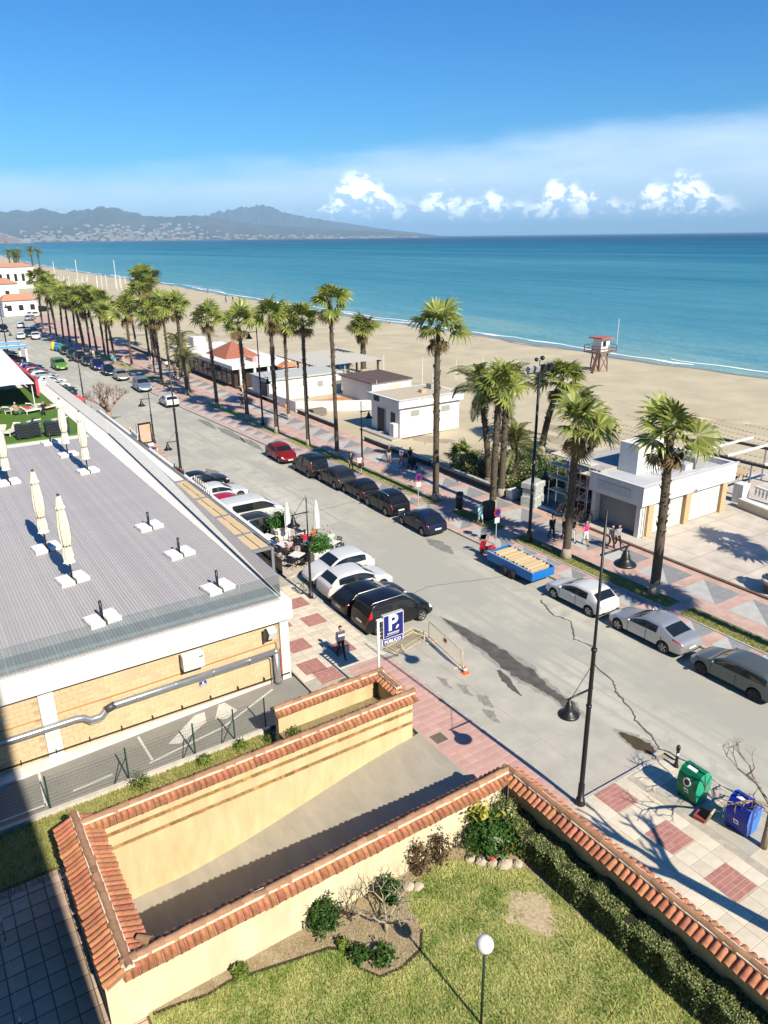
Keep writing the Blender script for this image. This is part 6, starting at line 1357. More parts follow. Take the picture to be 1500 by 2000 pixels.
for i in range(14): q = i/14; MB().lathe([(.07,.7),(.05,.85),(.09,.98),(.05,1.12),(.07,1.3)], 10, (52.9-q*.9,29.4-q*4.6,0)).build('baluster', m_wpaint, t, True)
MB().beam((52.95,29.5,1.36),(51.95,24.6,1.36),.24,.12).build('handrail', m_wpaint, t); MB().box(52.0,52.9,29.9,30.7,0,1.5).build('pier', m_wpaint, t); MB().box(49.95,51.2,31.2,31.6,0,1.6).build('pier', m_wpaint, t); MB().box(51.35,51.42,29.2,29.6,.35,.5).build('vent', m_door, t)
# stone planter at the forecourt edge
t = thing('stone_planter', 'brown stone planter with pale rim and clipped shrub on the forecourt edge', 'planter', (40.0,19.9,.06)); MB().lathe([(.7,0),(.9,.6),(.95,.62),(.95,.78),(.75,.78),(.7,.7),(0,.7)], 14).build('bowl', M('brown stone', (.17,.11,.075), .9, var=.4, vscale=6), t); MB().lathe([(.97,.62),(1.0,.66),(1.0,.8),(.72,.8)], 14).build('rim', m_conc2, t)
g_ = np.random.default_rng(6); P = g_.normal(size=(900,3)); P /= np.linalg.norm(P,axis=1,keepdims=True); P = P*.62*g_.uniform(.7,1,(900,1)) + [0,0,1.3]; v, f = leaf_cloud(P, .08, .3, .5, seed=3); ob('foliage', np_mesh('foliage', v, f, m_dkleaf, g_.uniform(0,1,len(f))), t)
# promenade low wall: dark stone face under a pale coping
for k, (y0, y1) in enumerate(((42.6,51.5),(52.0,63.0),(69.5,78.5),(84.0,96.0),(99,118),(120,150))):
    t = thing('promenade_wall', ('promenade wall with pale coping beside the palm garden','promenade wall with pale coping opposite the beach kiosk','promenade wall with pale coping in front of the yard','promenade wall with pale coping by the restaurant columns','promenade wall with pale coping along the beach restaurant','promenade wall with pale coping past the beach restaurant')[k], 'wall', (38.75+(.25 if y0 > 60 else 0)-(.3 if y0 > 110 else 0),0,0))
    MB().box(-.15,.2,y0,y1,-.1,.42).build('stone_face', M('dark stone', (.10,.075,.055), .9, var=.5, vscale=7, bump=.5, bscale=12), t)
    for y in np.arange(y0, y1-.2, 1.5): MB().bevbox(-.24,.32,y+.01,min(y+1.49,y1),.42,.52,.02).build('coping_slab', m_conc2, t)
# garden shrubs behind the wall
gl = ['spiky shrub behind the promenade wall nearest the kiosk','dark shrub under the leaning feather palm','dark green shrub beside the spiky shrub','bushy shrub between the date palms','light green shrub next to the double date palm','dark shrub next to the wrapped stack','round shrub behind the double date palm','shaded shrub in the middle of the palm garden','flowering pale shrub at the garden end','dark shrub below the leaning palm trunk','green shrub in front of the bare building']
for k, (x, y, r, h) in enumerate(((40.2,48.5,1.2,1.6),(41.5,46.5,1.5,1.4),(43.2,48.5,1.5,1.6),(40.3,44.8,1.1,1.3),(39.6,42.6,.9,1.5),(40.2,41.2,1.1,1.4),(42.5,43.6,1.4,1.9),(44.5,45.5,1.6,1.7),(46.5,47.5,1.5,1.5),(43.4,41.6,1.3,2.0),(45.6,43.2,1.5,2.1))): bush('garden_shrub', gl[k], 'shrub', (x,y,-.1), r, h, 1400, .11, m_dkleaf if k % 2 else m_hedge, 200+k, aspect=.4)
tag(struct(sheet('garden_ground', [(39.0,40.2),(47.5,41),(48.5,51),(39.0,51)], .03, M('dark garden soil', (.10,.075,.045), .95, var=.3))), '', ''); o = bpy.data.objects['garden_ground']; del o['label']; del o['category']
# far end of the street
for k, (x, y, w, d_, h, lab) in enumerate(((36,272,14,8,7,'long white house with terracotta roof at the end of the street'),(38,236,9,5,4.2,'white bungalow with square windows behind the parked cars'),(54,372,22,8,9,'wide white building with orange roof beyond the bungalow'))):
    t = thing('far_house', lab, 'house', (x-6,y,0), .1); MB().box(-w/2,w/2,-d_/2,d_/2,0,h).build('wall', m_wpaint, t); mb = MB(); mb.add([(-w/2-.4,-d_/2-.4,h),(w/2+.4,-d_/2-.4,h),(w/2+.4,d_/2+.4,h),(-w/2-.4,d_/2+.4,h),(-w/3,0,h+1.6),(w/3,0,h+1.6)], [(0,1,5,4),(1,2,5),(2,3,4,5),(3,0,4)]); mb.build('roof', M('far terracotta', (.50,.24,.15), .85, var=.15), t)
    for q in range(int(w//3)): MB().box(-w/2+1+q*3,-w/2+2.2+q*3,-d_/2-.04,-d_/2+.02,h*.35,h*.7).build('window', m_glass, t)
for k in range(14): x, y = random.uniform(18,34), random.uniform(248,330); bush('roadside_bush', 'green bush among the houses at the end of the street', 'shrub', (x,y,0), 2.2, 2.6, 260, .35, m_dkleaf, 300+k, stems=False, group='bushes at the street end')
struct(MB().lathe([(0,.06),(4.5,.06),(4.7,-.1)], 20, (20,232,0)).build('roundabout', m_turf))
# rows of bare beach parasols poles far along the sand
for k in range(26): x = 60+ (k % 13)*2.6; y = 330+(k//13)*22+(k % 3)*3; tag(MB().tube([(0,0,-.8),(0,0,5.2 if k % 9 else 12)], .12, 5).build('beach_pole', m_lw, None, loc=(x,y,-.2)), 'pale pole in the rows far along the beach', 'pole', 'rows of poles far along the beach')
# ================================================================ STREET THINGS AND PLACEMENT
def text_mesh(s, size, bold=0.0, depth=.004):
    c = bpy.data.curves.new('txt', 'FONT'); c.body = s; c.size = size; c.extrude = depth; c.offset = bold; c.align_x = 'CENTER'; c.align_y = 'CENTER'; c.resolution_u = 3
    o = ob('tmp', c); me = evaluated(o); bpy.data.objects.remove(o); return me
m_signblue = M('parking blue', (.012,.02,.17), .45); m_signw = M('sign white', (.80,.80,.80), .6); m_signg = M('sign grey', (.45,.46,.43), .6)
t = thing('parking_sign', 'blue P PUBLICO parking sign on a white pole behind the tiled wall', 'sign', (15.05,23.75,0))
MB().tube([(0,0,0),(0,0,4.18)], .055, 12).build('pole', m_signw, t, True); MB().box(.2,1.27,-.085,.085,3.22,4.38).build('case', m_signg, t)
f_ = MB().box(.235,1.235,-.092,-.086,3.255,4.345).build('face', m_signblue, t)
for a, b, c, d_ in ((.215,1.255,4.345,4.365),(.215,1.255,3.235,3.255)): MB().box(a,b,-.094,-.086,c,d_).build('border', m_signw, f_)
for a, b in ((.215,.235),(1.235,1.255)): MB().box(a,b,-.094,-.086,3.235,4.365).build('border', m_signw, f_)
o = ob('letter_p', text_mesh('P', 1.02, .028), f_, (.70,-.096,3.92)); o.rotation_euler.x = R(90); o.data.materials.append(m_signw)
MB().add([(x,-.098,z) for x, z in ((1.02,3.74),(.96,3.80),(.90,3.72),(.885,3.765),(.84,3.60),(1.0,3.645),(.955,3.66))], [(0,1,2,3,4,5,6)]).build('arrow', m_signw, f_)
MB().add([(x,-.098,z) for x, z in ((.40,3.42),(1.02,3.42),(1.04,3.50),(.42,3.50))], [(0,1,2,3)]).build('strip', m_signg, f_)
MB().add([(x,-.098,z) for x, z in ((.32,3.34),(1.0,3.37),(1.0,3.40),(.32,3.37))], [(0,1,2,3)]).build('strip', m_signg, f_)
p_ = MB().box(.16,1.22,-.095,-.06,2.98,3.20).build('plate', M('plate violet blue', (.03,.03,.22), .5), t); o = ob('lettering', text_mesh('PÚBLICO', .215, .006), p_, (.69,-.098,3.075)); o.rotation_euler.x = R(90); o.data.materials.append(m_signw)
MB().box(.14,.17,-.097,-.058,2.96,3.22).build('border', m_signw, p_); MB().box(1.21,1.24,-.097,-.058,2.96,3.22).build('border', m_signw, p_)
for z in np.arange(3.3,4.3,.2): MB().box(.02,.2,-.02,.02,z,z+.05).build('bracket', m_iron, t)
MB().box(-.08,.2,-.06,.06,4.15,4.25).build('bracket', m_signw, t)
# street lamps
lamp('tall black two-armed lamp at the kerb corner by the tiled street wall', 17.78, 14.42, 11.5, [(10.0,1.15,0),(4.95,1.0,180)], .082, lean=(-.12,.0))
lamp('short black lamp beside the bicycle and white cars', 17.45, 34.75, 6.15, [(5.3,.85,180)], .068)
lamp('tall black lamp rising behind the dark car by the pergola', 19.1, 62.1, 10.6, [(9.3,1.1,0),(3.2,.9,180)], .10); lamp('short black lamp next to the advertising panel', 20.6, 74.8, 5.2, [(4.6,.8,180)], .08)
lamp('black lamp beside the bare tree on the restaurant side', 19.1, 99.0, 7.0, [(6.2,.8,180)], .08); lamp('far black lamp by the blue parked car', 17.1, 148, 10.5, [(9.3,1.0,0),(4.6,.9,0)], .10)
lamp('short black lamp on the promenade opposite the beach kiosk', 33.75, 55.5, 5.95, [(5.0,.8,0)], .08); lamp('tall black lamp between the promenade palms by the yard', 33.0, 75.4, 11.6, [(5.2,.9,0),(10.2,.9,180)], .10); lamp('short black lamp by the beach restaurant columns', 32.6, 88.4, 5.85, [(4.9,.8,0)], .08); lamp('black lamp in the far palm row by the restaurant', 33.6, 117, 9.5, [(8.3,.9,180),(4.4,.8,0)], .09)
t = thing('floodlight_mast', 'tall black mast with a crossbar of floodlights among the palms', 'floodlight mast', (33.5,33.6,0)); MB().tube([(0,0,0),(0,0,.8),(0,0,.9),(.03,0,11.6)], [.2,.18,.12,.08], 12).build('post', m_iron, t, True); MB().box(-1.0,1.0,-.05,.05,11.5,11.62).build('crossbar', m_iron, t)
for x in (-.85,-.3,.3,.85): MB().obox((x,-.05,11.8),(.17,0,0),(0,.14,.05),(0,-.06,.16)).build('floodlight', m_shut if x < 0 else m_iron, t)
MB().sphere((-.3,0,12.35), .13, 8, 6).build('beacon', m_iron, t); MB().sphere((.2,0,12.4), .15, 8, 6).build('beacon', m_iron, t); MB().tube([(0,0,11.6),(0,0,12.3)], .03, 6).build('rod', m_iron, t)
MB().tube([(0,0,4.9),(1.3,0,5.05)], .04, 8).build('arm', m_iron, t); bell(t, (1.15,0,4.55))
# recycling bins
def recycling(label, x, y, mat, lid, ring=True):
    t = thing('recycling_bin', label, 'recycling bin', (x, y, .02)); pr = [(-.33,.08),(.33,.08),(.50,.75),(.44,1.15),(.27,1.42),(0,1.5),(-.27,1.42),(-.44,1.15),(-.50,.75)]
    mb = MB(); n = len(pr); vs = [(a,-.5,z) for a, z in pr] + [(a,.5,z) for a, z in pr]; mb.add(vs, [tuple(range(n)), tuple(range(n,2*n))[::-1]] + [(i,n+i,n+(i+1) % n,(i+1) % n) for i in range(n)]); mb.build('shell', mat, t)
    for yy in (-.515,.5): MB().add([(a*1.02,yy,z*1.01) for a, z in pr] + [(a*1.02,yy+.015,z*1.01) for a, z in pr], [tuple(range(n)), tuple(range(n,2*n))[::-1]] + [(i,n+i,n+(i+1) % n,(i+1) % n) for i in range(n)]).build('end_panel', lid, t)
    for a in (-.28,.28):
        for b in (-.42,.42): MB().box(a-.05,a+.05,b-.05,b+.05,0,.09).build('foot', m_iron, t)
    if ring:
        r_ = MB(); r_.lathe([(.13,0),(.19,0),(.19,.03),(.13,.03)], 18); o = r_.build('port_ring', m_signw, t, loc=(-.49,0,.98)); o.rotation_euler.y = R(-82); h = MB().lathe([(0,0),(.14,0)], 16).build('port_hole', m_iron, t, loc=(-.497,0,.98)); h.rotation_euler.y = R(-82)
    for z, hh, w in ((.56,.24,.11),): 
        MB().obox((-.47,0,z),(.006,0,.0),(0,w,0),(-.05,0,hh/2)).build('sticker', m_signw, t); MB().obox((-.476,0,z),(.006,0,0),(0,w*.6,0),(-.035,0,hh*.28)).build('sticker_mark', mat, t)
    MB().obox((-.17,.05,1.47),(.07,0,.03),(0,.24,0),(0,0,.006)).build('sticker', m_signw, t)
    MB().tube([(0,-.15,1.5),(0,-.12,1.62),(0,.12,1.62),(0,.15,1.5)], .014, 6).build('lifting_eye', m_alu, t)
    return t
b_ = recycling('green bottle bank with round port on the pavement pad', 21.42, 12.35, M('bin green', (.005,.17,.075), .4), M('bin green light', (.01,.36,.19), .4)); b_.rotation_euler.z = -.02; b_.scale = (.86,.80,.90)
b_ = recycling('blue paper bank with white stickers next to the tree', 21.5, 10.45, M('bin blue', (.008,.025,.32), .4), M('bin blue light', (.05,.20,.75), .4), ring=False); b_.rotation_euler.z = .03; b_.scale = (.86,.80,.90)
for x, y, c, l_ in ((25.9,154.8,'yellow','yellow recycling bin far along the kerb'),(26.25,153.0,'blue','blue recycling bin far along the kerb'),(26.55,151.3,'green','green recycling bin far along the kerb')): recycling(l_, x, y, M('far bin '+c, {'yellow':(.75,.55,.02),'blue':(.01,.16,.50),'green':(.02,.26,.13)}[c], .5), M('far bin '+c, (1,1,1)))
t = thing('cardboard_box', 'pale cardboard sheet leaning beside the blue bin', 'cardboard', (20.95,11.25,.02), .2); MB().obox((0,0,.26),(.24,0,0),(0,.03,.01),(0,-.07,.24)).build('sheet', M('cardboard', (.55,.43,.27), .9), t); MB().box(-.3,.3,.1,.5,0,.12).build('flap', M('red card', (.30,.06,.04), .9), t)
t = thing('bollard', 'black iron bollard with a white band at the pavement corner', 'bollard', (22.4,13.75,0)); MB().lathe([(.11,0),(.09,.1),(.06,.2),(.055,.75),(.075,.78),(.085,.9),(.05,1.0),(0,1.0)], 14).build('post', m_iron, t, True); MB().lathe([(.06,.55),(.062,.56),(.062,.66),(.06,.67)], 14).build('band', m_signw, t)
# crowd barriers and cone
m_yel = M('barrier yellow', (.66,.53,.32), .6, var=.15, vscale=4)
def barrier(label, a, b, flat=False, z=RZ):
    a, b = Vector((*a, 0)), Vector((*b, 0)); L_ = (b-a).length; t = thing('crowd_barrier', label, 'barrier', (a.x, a.y, z), math.atan2(b.y-a.y, b.x-a.x)); 
    root = t
    fr = MB(); q = (lambda x, h: (x, h, .06)) if flat else (lambda x, h: (x, 0, h))
    fr.tube([q(0,.1),q(0,1.05),q(.06,1.1),q(L_-.06,1.1),q(L_,1.05),q(L_,.1)], .022, 7); fr.tube([q(0,.2),q(L_,.2)], .02, 6); fr.build('frame', m_yel, t, True)
    for k in range(1, 19): MB().tube([q(L_*k/19,.2),q(L_*k/19,1.09)], .011, 5).build('bar', m_yel, t)
    for x in (.3, L_-.3): MB().beam(q(x,.05) if flat else (x,-.32,.03), (x,.12,.35) if flat else (x,.32,.03), .05, .03).build('foot', m_yel, t)
    if not flat: MB().box(L_*.5-.14,L_*.5+.14,-.02,.02,.72,.92).build('name_plate', M('faded plate', (.40,.15,.07), .7), t)
barrier('yellow crowd barrier standing along the garage crossing', (20.35,27.2), (19.95,23.95)); barrier('yellow crowd barrier lying flat beside the black people carrier', (18.35,27.0), (20.6,27.55), True); barrier('yellow crowd barrier lying on top of the flat one', (18.15,26.5), (20.3,27.1), True, RZ+.1)
t = thing('traffic_cone', 'small orange and white cone at the foot of the yellow barrier', 'cone', (19.93,23.72,RZ)); MB().box(-.17,.17,-.17,.17,0,.03).build('base', M('cone orange', (.80,.13,.04), .6), t); MB().lathe([(.12,.03),(.085,.16)], 14).build('cone_foot', MATS['cone orange'], t); MB().lathe([(.085,.16),(.055,.28)], 14).build('band', m_signw, t); MB().lathe([(.055,.28),(.02,.42),(0,.42)], 14).build('tip', MATS['cone orange'], t)
# advertising panel
t = thing('advert_panel', 'street advertising panel with a pink poster in a black frame', 'advert', (19.5,73.8,0), .12); MB().bevbox(-.75,.75,-.14,.14,0,.35,.04).build('base', m_roofgrey, t); MB().box(-.68,.68,-.1,.1,.35,2.45).build('frame', m_iron, t); MB().box(-.55,.55,-.115,-.1,.5,2.3).build('poster', M('poster', (.66,.42,.40), .4, col2=(.60,.34,.12), vscale=2.2, detail=2), t); MB().box(-.78,-.7,-.1,.1,0,2.5).build('side_post', m_roofgrey, t)
for k, (x, y) in enumerate(((19.4,79),(19.2,69))): 
    t = thing('short_post', ('slim bollard post by the bare tree', 'slim bollard post in front of the advertising panel')[k], 'post', (x,y,0)); MB().tube([(0,0,0),(0,0,1.1)], .06, 8).build('post', m_tan, t); MB().tube([(0,0,.8),(0,0,.95)], .064, 8).build('band', m_signw, t)
# no-parking signs, bin, cabinet
for k, (x, y) in enumerate(((31.6,43.8),(31.4,34.6))):
    t = thing('round_sign', ('round no-parking sign on a post beside the black cars', 'round no-parking sign on a post by the red scooter')[k], 'sign', (x,y,0)); MB().tube([(0,0,0),(0,0,2.6)], .03, 8).build('post', m_signg, t)
    d_ = MB().lathe([(0,0),(.30,0),(.30,.02),(0,.02)], 20).build('disc', M('sign red', (.40,.02,.03), .5), t, loc=(0,-.05,2.35)); d_.rotation_euler.x = R(90); e_ = MB().lathe([(0,.021),(.22,.021)], 20).build('centre', m_signblue, d_); MB().box(-.2,.2,-.06,-.04,1.62,1.98).build('plate', m_signw, t)
t = thing('litter_bin', 'black cylindrical litter bin on the promenade', 'bin', (33.9,41.6,0)); MB().lathe([(.26,0),(.28,.1),(.28,.95),(.25,1.0),(.30,1.15),(.28,1.3),(0,1.34)], 16).build('body', m_iron, t, True); MB().lathe([(.29,1.0),(.30,1.02),(.29,1.05)], 16).build('band', m_alu, t)
t = thing('utility_cabinet', 'black utility cabinet standing by a palm on the promenade', 'cabinet', (34.2,38.6,0)); MB().bevbox(-.4,.4,-.28,.28,0,1.4,.04).build('case', m_iron, t); MB().box(-.36,.36,-.30,-.28,.1,1.3).build('door', m_blackp, t); MB().sphere((.34,-.32,.55), .07, 8, 6).build('lamp', m_signw, t)
# scooter and trailer
t = thing('scooter', 'red scooter with top box parked against the blue trailer', 'scooter', (29.7,33.6,RZ), R(75)); m_sred = M('scooter red', (.42,.012,.02), .3, coat=.5)
for x in (-.62,.62):
    w_ = MB(); vs = []; fs = []; nn = 18
    for r, y in ((.16,-.05),(.24,-.06),(.27,0),(.24,.06),(.16,.05)):
        for q in range(nn): a = 2*math.pi*q/nn; vs.append((x+r*math.cos(a), y, .27+r*math.sin(a)))
    for i in range(4):
        for q in range(nn): fs.append((i*nn+q,(i+1)*nn+q,(i+1)*nn+(q+1) % nn,i*nn+(q+1) % nn))
    w_.add(vs, fs); wh = w_.build('wheel', m_tyre, t, True); MB().tube([(x,-.045,.27),(x,.045,.27)], .15, 12).build('rim', m_alloy, wh)
MB().bevbox(-.75,-.05,-.16,.16,.42,.70,.08).build('body', m_sred, t); MB().box(-.1,.45,-.16,.16,.28,.36).build('footboard', m_blackp, t); MB().bevbox(-.70,.05,-.14,.14,.70,.80,.04).build('saddle', m_blackp, t); MB().obox((.50,0,.65),(.05,0,-.02),(0,.19,0),(-.10,0,.34)).build('leg_shield', m_sred, t); MB().tube([(.62,0,.3),(.42,0,1.02)], .03, 8).build('fork', m_blackp, t); MB().tube([(.40,-.32,1.05),(.42,0,1.02),(.40,.32,1.05)], .018, 6).build('handlebar', m_blackp, t); MB().bevbox(-.98,-.62,-.19,.19,.84,1.16,.07).build('top_box', m_sred, t); MB().obox((.47,0,1.25),(.01,0,.0),(0,.2,0),(-.06,0,.2)).build('windscreen', mg2, t); MB().sphere((.5,0,.92), .09, 10, 8).build('headlight', m_head, t, True)
for s in (-.3,.3): MB().tube([(.40,s,1.05),(.40,s,1.22)], .01, 5).build('mirror_stem', m_blackp, t); MB().sphere((.40,s,1.25), .06, 8, 6, (.3,1,.8)).build('mirror', m_blackp, t)
t = thing('trailer', 'blue open box trailer loaded with pale planks at the kerb', 'trailer', (29.85,30.6,RZ), R(90)); m_tb = M('trailer blue', (.012,.16,.50), .45, var=.08)
MB().box(-2.0,2.0,-.9,.9,.42,.48).build('floor', m_tb, t)
for s in (-.9,.9): MB().box(-2.0,2.0,s-.03,s+.03,.45,.98).build('side_board', m_tb, t)
for x in (-2.0,2.0): MB().box(x-.03,x+.03,-.9,.9,.45,.98).build('end_board', m_tb, t)
for s in (-.9,.9): MB().box(-2.05,2.05,s-.05,s+.05,.98,1.03).build('top_rail', M('pale blue rail', (.30,.45,.56), .5), t)
for x in (-.35,.35):
    for s in (-.98,.98):
        w_ = MB(); w_.tube([(x,s-.08,.30),(x,s+.08,.30)], .29, 18); w_.build('wheel', m_tyre, t, True)
MB().tube([(2.0,-.4,.45),(2.9,0,.45),(2.0,.4,.45)], .04, 6).build('drawbar', m_tb, t); m_pl = M('pale plank', (.58,.44,.27), .85, rand=.12)
for i in range(12): o = MB().bevbox(-1.72+i*.28,-1.72+i*.28+.16,-.78+.03*(i%2),.74,.86,1.02+.04*(i%3),.02).build('plank', m_pl, t); o = MB().box(-1.7+i*.27,-1.7+i*.27+.2,-.75,-.02,.62,.84).build('plank', m_pl, t); o = MB().box(-1.7+i*.27,-1.7+i*.27+.2,.02,.75,.62,.84+.03*(i % 3)).build('plank', m_pl, t)
MB().box(-1.85,1.75,-.8,.8,.48,.60).build('sack', m_tan, t); MB().bevbox(1.4,1.9,-.7,.7,.6,.92,.06).build('sack', m_tan, t)
# bicycle
def bicycle(label, x, y, rz, col):
    t = thing('bicycle', label, 'bicycle', (x,y,0), rz); f = M('bike '+col[0], col[1], .4)
    for wx in (-.52,.52):
        n = 22; MB().tube([(wx+.33*math.cos(2*math.pi*q/n), 0, .34+.33*math.sin(2*math.pi*q/n)) for q in range(n+1)], .018, 6, False).build('wheel', m_tyre, t, True)
        sp = MB()
        for q in range(8): a = math.pi*q/8; sp.tube([(wx+.32*math.cos(a),0,.34+.32*math.sin(a)),(wx-.32*math.cos(a),0,.34-.32*math.sin(a))], .003, 3)
        sp.build('spokes', m_alu, t)
    mb = MB(); A, B, C, D, E_ = (-.52,0,.34), (-.05,0,.30), (-.20,0,.82), (.36,0,.86), (.52,0,.34)
    for p, q in ((A,B),(A,C),(B,C),(C,D),(B,D),(D,E_)): mb.tube([p,q], .017, 6)
    mb.build('frame', f, t, True); MB().box(-.34,-.08,-.06,.06,.90,.95).build('saddle', m_blackp, t); MB().tube([(-.2,0,.82),(-.21,0,.9)], .013, 6).build('seat_post', m_alu, t); MB().tube([(.36,0,.86),(.34,0,1.02)], .013, 6).build('stem', m_alu, t); MB().tube([(.26,-.28,1.05),(.34,-.1,1.03),(.34,.1,1.03),(.26,.28,1.05)], .013, 6).build('handlebar', m_blackp, t); MB().tube([(-.05,-.09,.30),(-.05,.09,.30)], .05, 8).build('crank', m_alu, t)
    return t
bicycle('dark bicycle leaning by the short lamp post', 17.3, 35.1, R(-72), ('black', (.015,.015,.015)))
for k, (x, y, a) in enumerate(((39.2,36.2,10),(39.0,35.5,25),(39.4,34.9,-5),(39.1,34.2,15),(39.3,33.5,30))): bicycle('bicycle parked in the row in front of the scaffold', x, y, R(a), ('mixed', (.10,.07,.07)))['group'] = 'bicycles by the scaffold'
# café terrace in the parking lane
m_tt = M('table white', (.70,.68,.64), .6)
def table(label, x, y, rz, group=None):
    t = thing('cafe_table', label, 'table', (x,y,.01), rz, group); MB().bevbox(-.4,.4,-.4,.4,.72,.76,.01).build('table_top', m_tt, t); MB().tube([(0,0,.02),(0,0,.72)], .035, 8).build('column', m_iron, t); MB().box(-.28,.28,-.04,.04,0,.03).build('foot', m_iron, t); MB().box(-.04,.04,-.28,.28,0,.03).build('foot', m_iron, t)
def chair(label, x, y, rz, group):
    t = thing('cafe_chair', label, 'chair', (x,y,.01), rz, group)
    for a in (-.2,.2):
        MB().tube([(a,-.2,0),(a,-.2,.45)], .014, 6).build('leg', m_iron, t); MB().tube([(a,.22,0),(a,.2,.45),(a,.26,.86)], .014, 6).build('leg', m_iron, t)
    MB().box(-.22,.22,-.22,.22,.43,.46).build('seat', m_blackp, t)
    for z in (.58,.68,.78): MB().box(-.2,.2,.215+.1*(z-.5),.235+.1*(z-.5),z,z+.06).build('back_slat', m_blackp, t)
TB = [(18.9,39.3,.5,'white café table in front of the glass pergola'),(19.0,41.3,.2,'white café table with the pink-shirted guest'),(18.6,43.2,.3,'white café table by the back planter'),(20.9,42.0,.2,'white café table with the two guests in red'),(21.7,39.8,.4,'white café table beside the leafy front planter')]
for x, y, a, l_ in TB:
    table(l_, x, y, a)
    for q in range(4): b = a + q*math.pi/2; chair('black café chair at the '+l_[6:], x+.62*math.sin(b), y-.62*math.cos(b), b+math.pi, 'chairs at the '+l_[6:])
def planter(label, x, y, rz, seed):
    t = thing('cafe_planter', label, 'planter', (x,y,.01), rz); MB().bevbox(-.62,.62,-.24,.24,0,.85,.02).build('box', m_wpaint, t); g2 = np.random.default_rng(seed); P = g2.normal(size=(1300,3))*[.36,.22,.32]+[0,0,1.25]; P = P[P[:,2] > .82]; v, f = leaf_cloud(P, .11, .2, .28, seed=seed); ob('foliage', np_mesh('foliage', v, f, leafmat('bamboo leaf', (.03,.13,.02), (.12,.30,.05), .5, .25), g2.uniform(0,1,len(f))), t)
    mb = MB(); [mb.tube([(g2.uniform(-.5,.5),g2.uniform(-.15,.15),.8),(g2.uniform(-.5,.5),g2.uniform(-.2,.2),1.6)], .012, 4) for _ in range(14)]; mb.build('stem', M('green stem', (.10,.16,.04), .8), t)
planter('white planter of bamboo at the front of the café terrace', 20.3, 38.75, .1, 1); planter('white planter of bamboo at the back of the café terrace', 20.0, 44.0, .1, 2)
for k, (x, y) in enumerate(((20.1,43.0),(21.9,42.2))):
    t = thing('white_parasol', ('closed white parasol beside the back planter', 'closed white parasol behind the short lamp post')[k], 'parasol', (x,y,.01)); MB().tube([(0,0,0),(0,0,2.9)], .03, 8).build('pole', m_iron, t); pleated([(.04,2.95),(.12,2.5),(.19,1.8),(.16,1.1),(.2,.95)], 8, .2).build('canopy', M('white canvas', (.76,.75,.72), .85), t, True); MB().box(-.3,.3,-.3,.3,0,.08).build('base', m_iron, t)
for k, (x0, y0, x1, y1) in enumerate(((17.5,38.6,17.5,44.2),(19.6,40.2,20.3,38.9))): 
    t = thing('cafe_screen', ('dark glass screen between pergola and café terrace','low dark screen beside the front planter')[k], 'screen', (0,0,.01)); MB().beam((x0,y0,.5),(x1,y1,.5),.04,.95).build('panel', M('dark screen', (.03,.035,.045), .3), t); MB().beam((x0,y0,1.0),(x1,y1,1.0),.06,.05).build('top_rail', m_alu, t)
person('sit', 'woman in pink sitting at a café table', 19.1, 40.75, 0, cloth('pale pink', (.62,.36,.38)), cloth('pale pink', (.62,.36,.38)), 'grey'); person('sit', 'guest in red sitting under the short lamp', 20.6, 41.5, 15, rd, bl); person('sit', 'guest in orange red beside the white parasol', 21.3, 41.6, -20, cloth('rust', (.48,.13,.06)), bk, 'fair'); person('sit', 'guest in light green sitting at the road edge table', 22.0, 40.4, 200, cloth('pale green', (.45,.60,.48)), wt, 'grey')
for k, (x, y, a, tp) in enumerate(((16.4,88.0,90,og),(16.9,88.6,200,wt),(17.4,88.0,270,bk),(17.8,88.7,180,cloth('pale blue', (.45,.55,.66))),(16.0,89.3,60,wt))): person('sit' if k < 3 else 'stand', ('guest in orange at the terrace below the bare tree','guest in white at the terrace below the bare tree','guest in black at the terrace below the bare tree','person in pale blue standing at the terrace below the bare tree','person in white standing behind the seated guests')[k], x, y, a, tp, bl)
t = thing('red_parasol', 'red parasol open over the guests below the bare tree', 'parasol', (16.6,92,0)); MB().tube([(0,0,0),(0,0,2.6)], .03, 8).build('pole', m_iron, t); MB().lathe([(0,2.75),(.9,2.35),(1.4,2.05),(1.38,1.95)], 8).build('canopy', M('red canvas', (.62,.07,.09), .8), t)
# ---------------------------------------------------------------- parked and moving cars
car('wagon', 'grey-green estate car behind the silver saloon at the kerb', 29.95, 16.0, 0, P_grey, rim=m_darkrim); car('sedan', 'silver saloon parked between estate car and white hatchback', 30.05, 20.85, 0, P_silver); car('hatch', 'white hatchback parked in front of the silver saloon', 29.92, 25.65, 0, P_white)
car('hatch', 'dark navy hatchback parked behind the black crossover', 29.35, 40.3, 2, P_navy); car('suv', 'black crossover with red rear light bar parked by the round sign', 29.45, 45.05, 2, P_black, rails=True); car('small', 'small black hatchback in front of the black crossover', 29.5, 49.0, 2, P_black); car('suv', 'dark grey car with bright tailgate behind the black van', 29.4, 52.7, 2, P_dkgrey); car('mpv', 'black van parked behind the red car', 29.1, 56.9, 2, P_black, 'van'); car('hatch', 'dark red car facing the viewer at the head of the row', 28.9, 62.2, 182, P_red)
car('small', 'white hatchback parked alone by the triangle-patterned kerb', 27.95, 92.6, 2, P_white); car('mpv', 'blue-silver people carrier facing the viewer', 28.1, 104.6, 183, P_blue); car('hatch', 'champagne car parked nose to the viewer', 28.0, 115.2, 183, P_gold); car('hatch', 'deep blue car parked behind the champagne car', 27.6, 121.0, 183, P_navy); car('suv', 'dark blue car behind the deep blue one', 27.4, 127.0, 183, P_blue2)
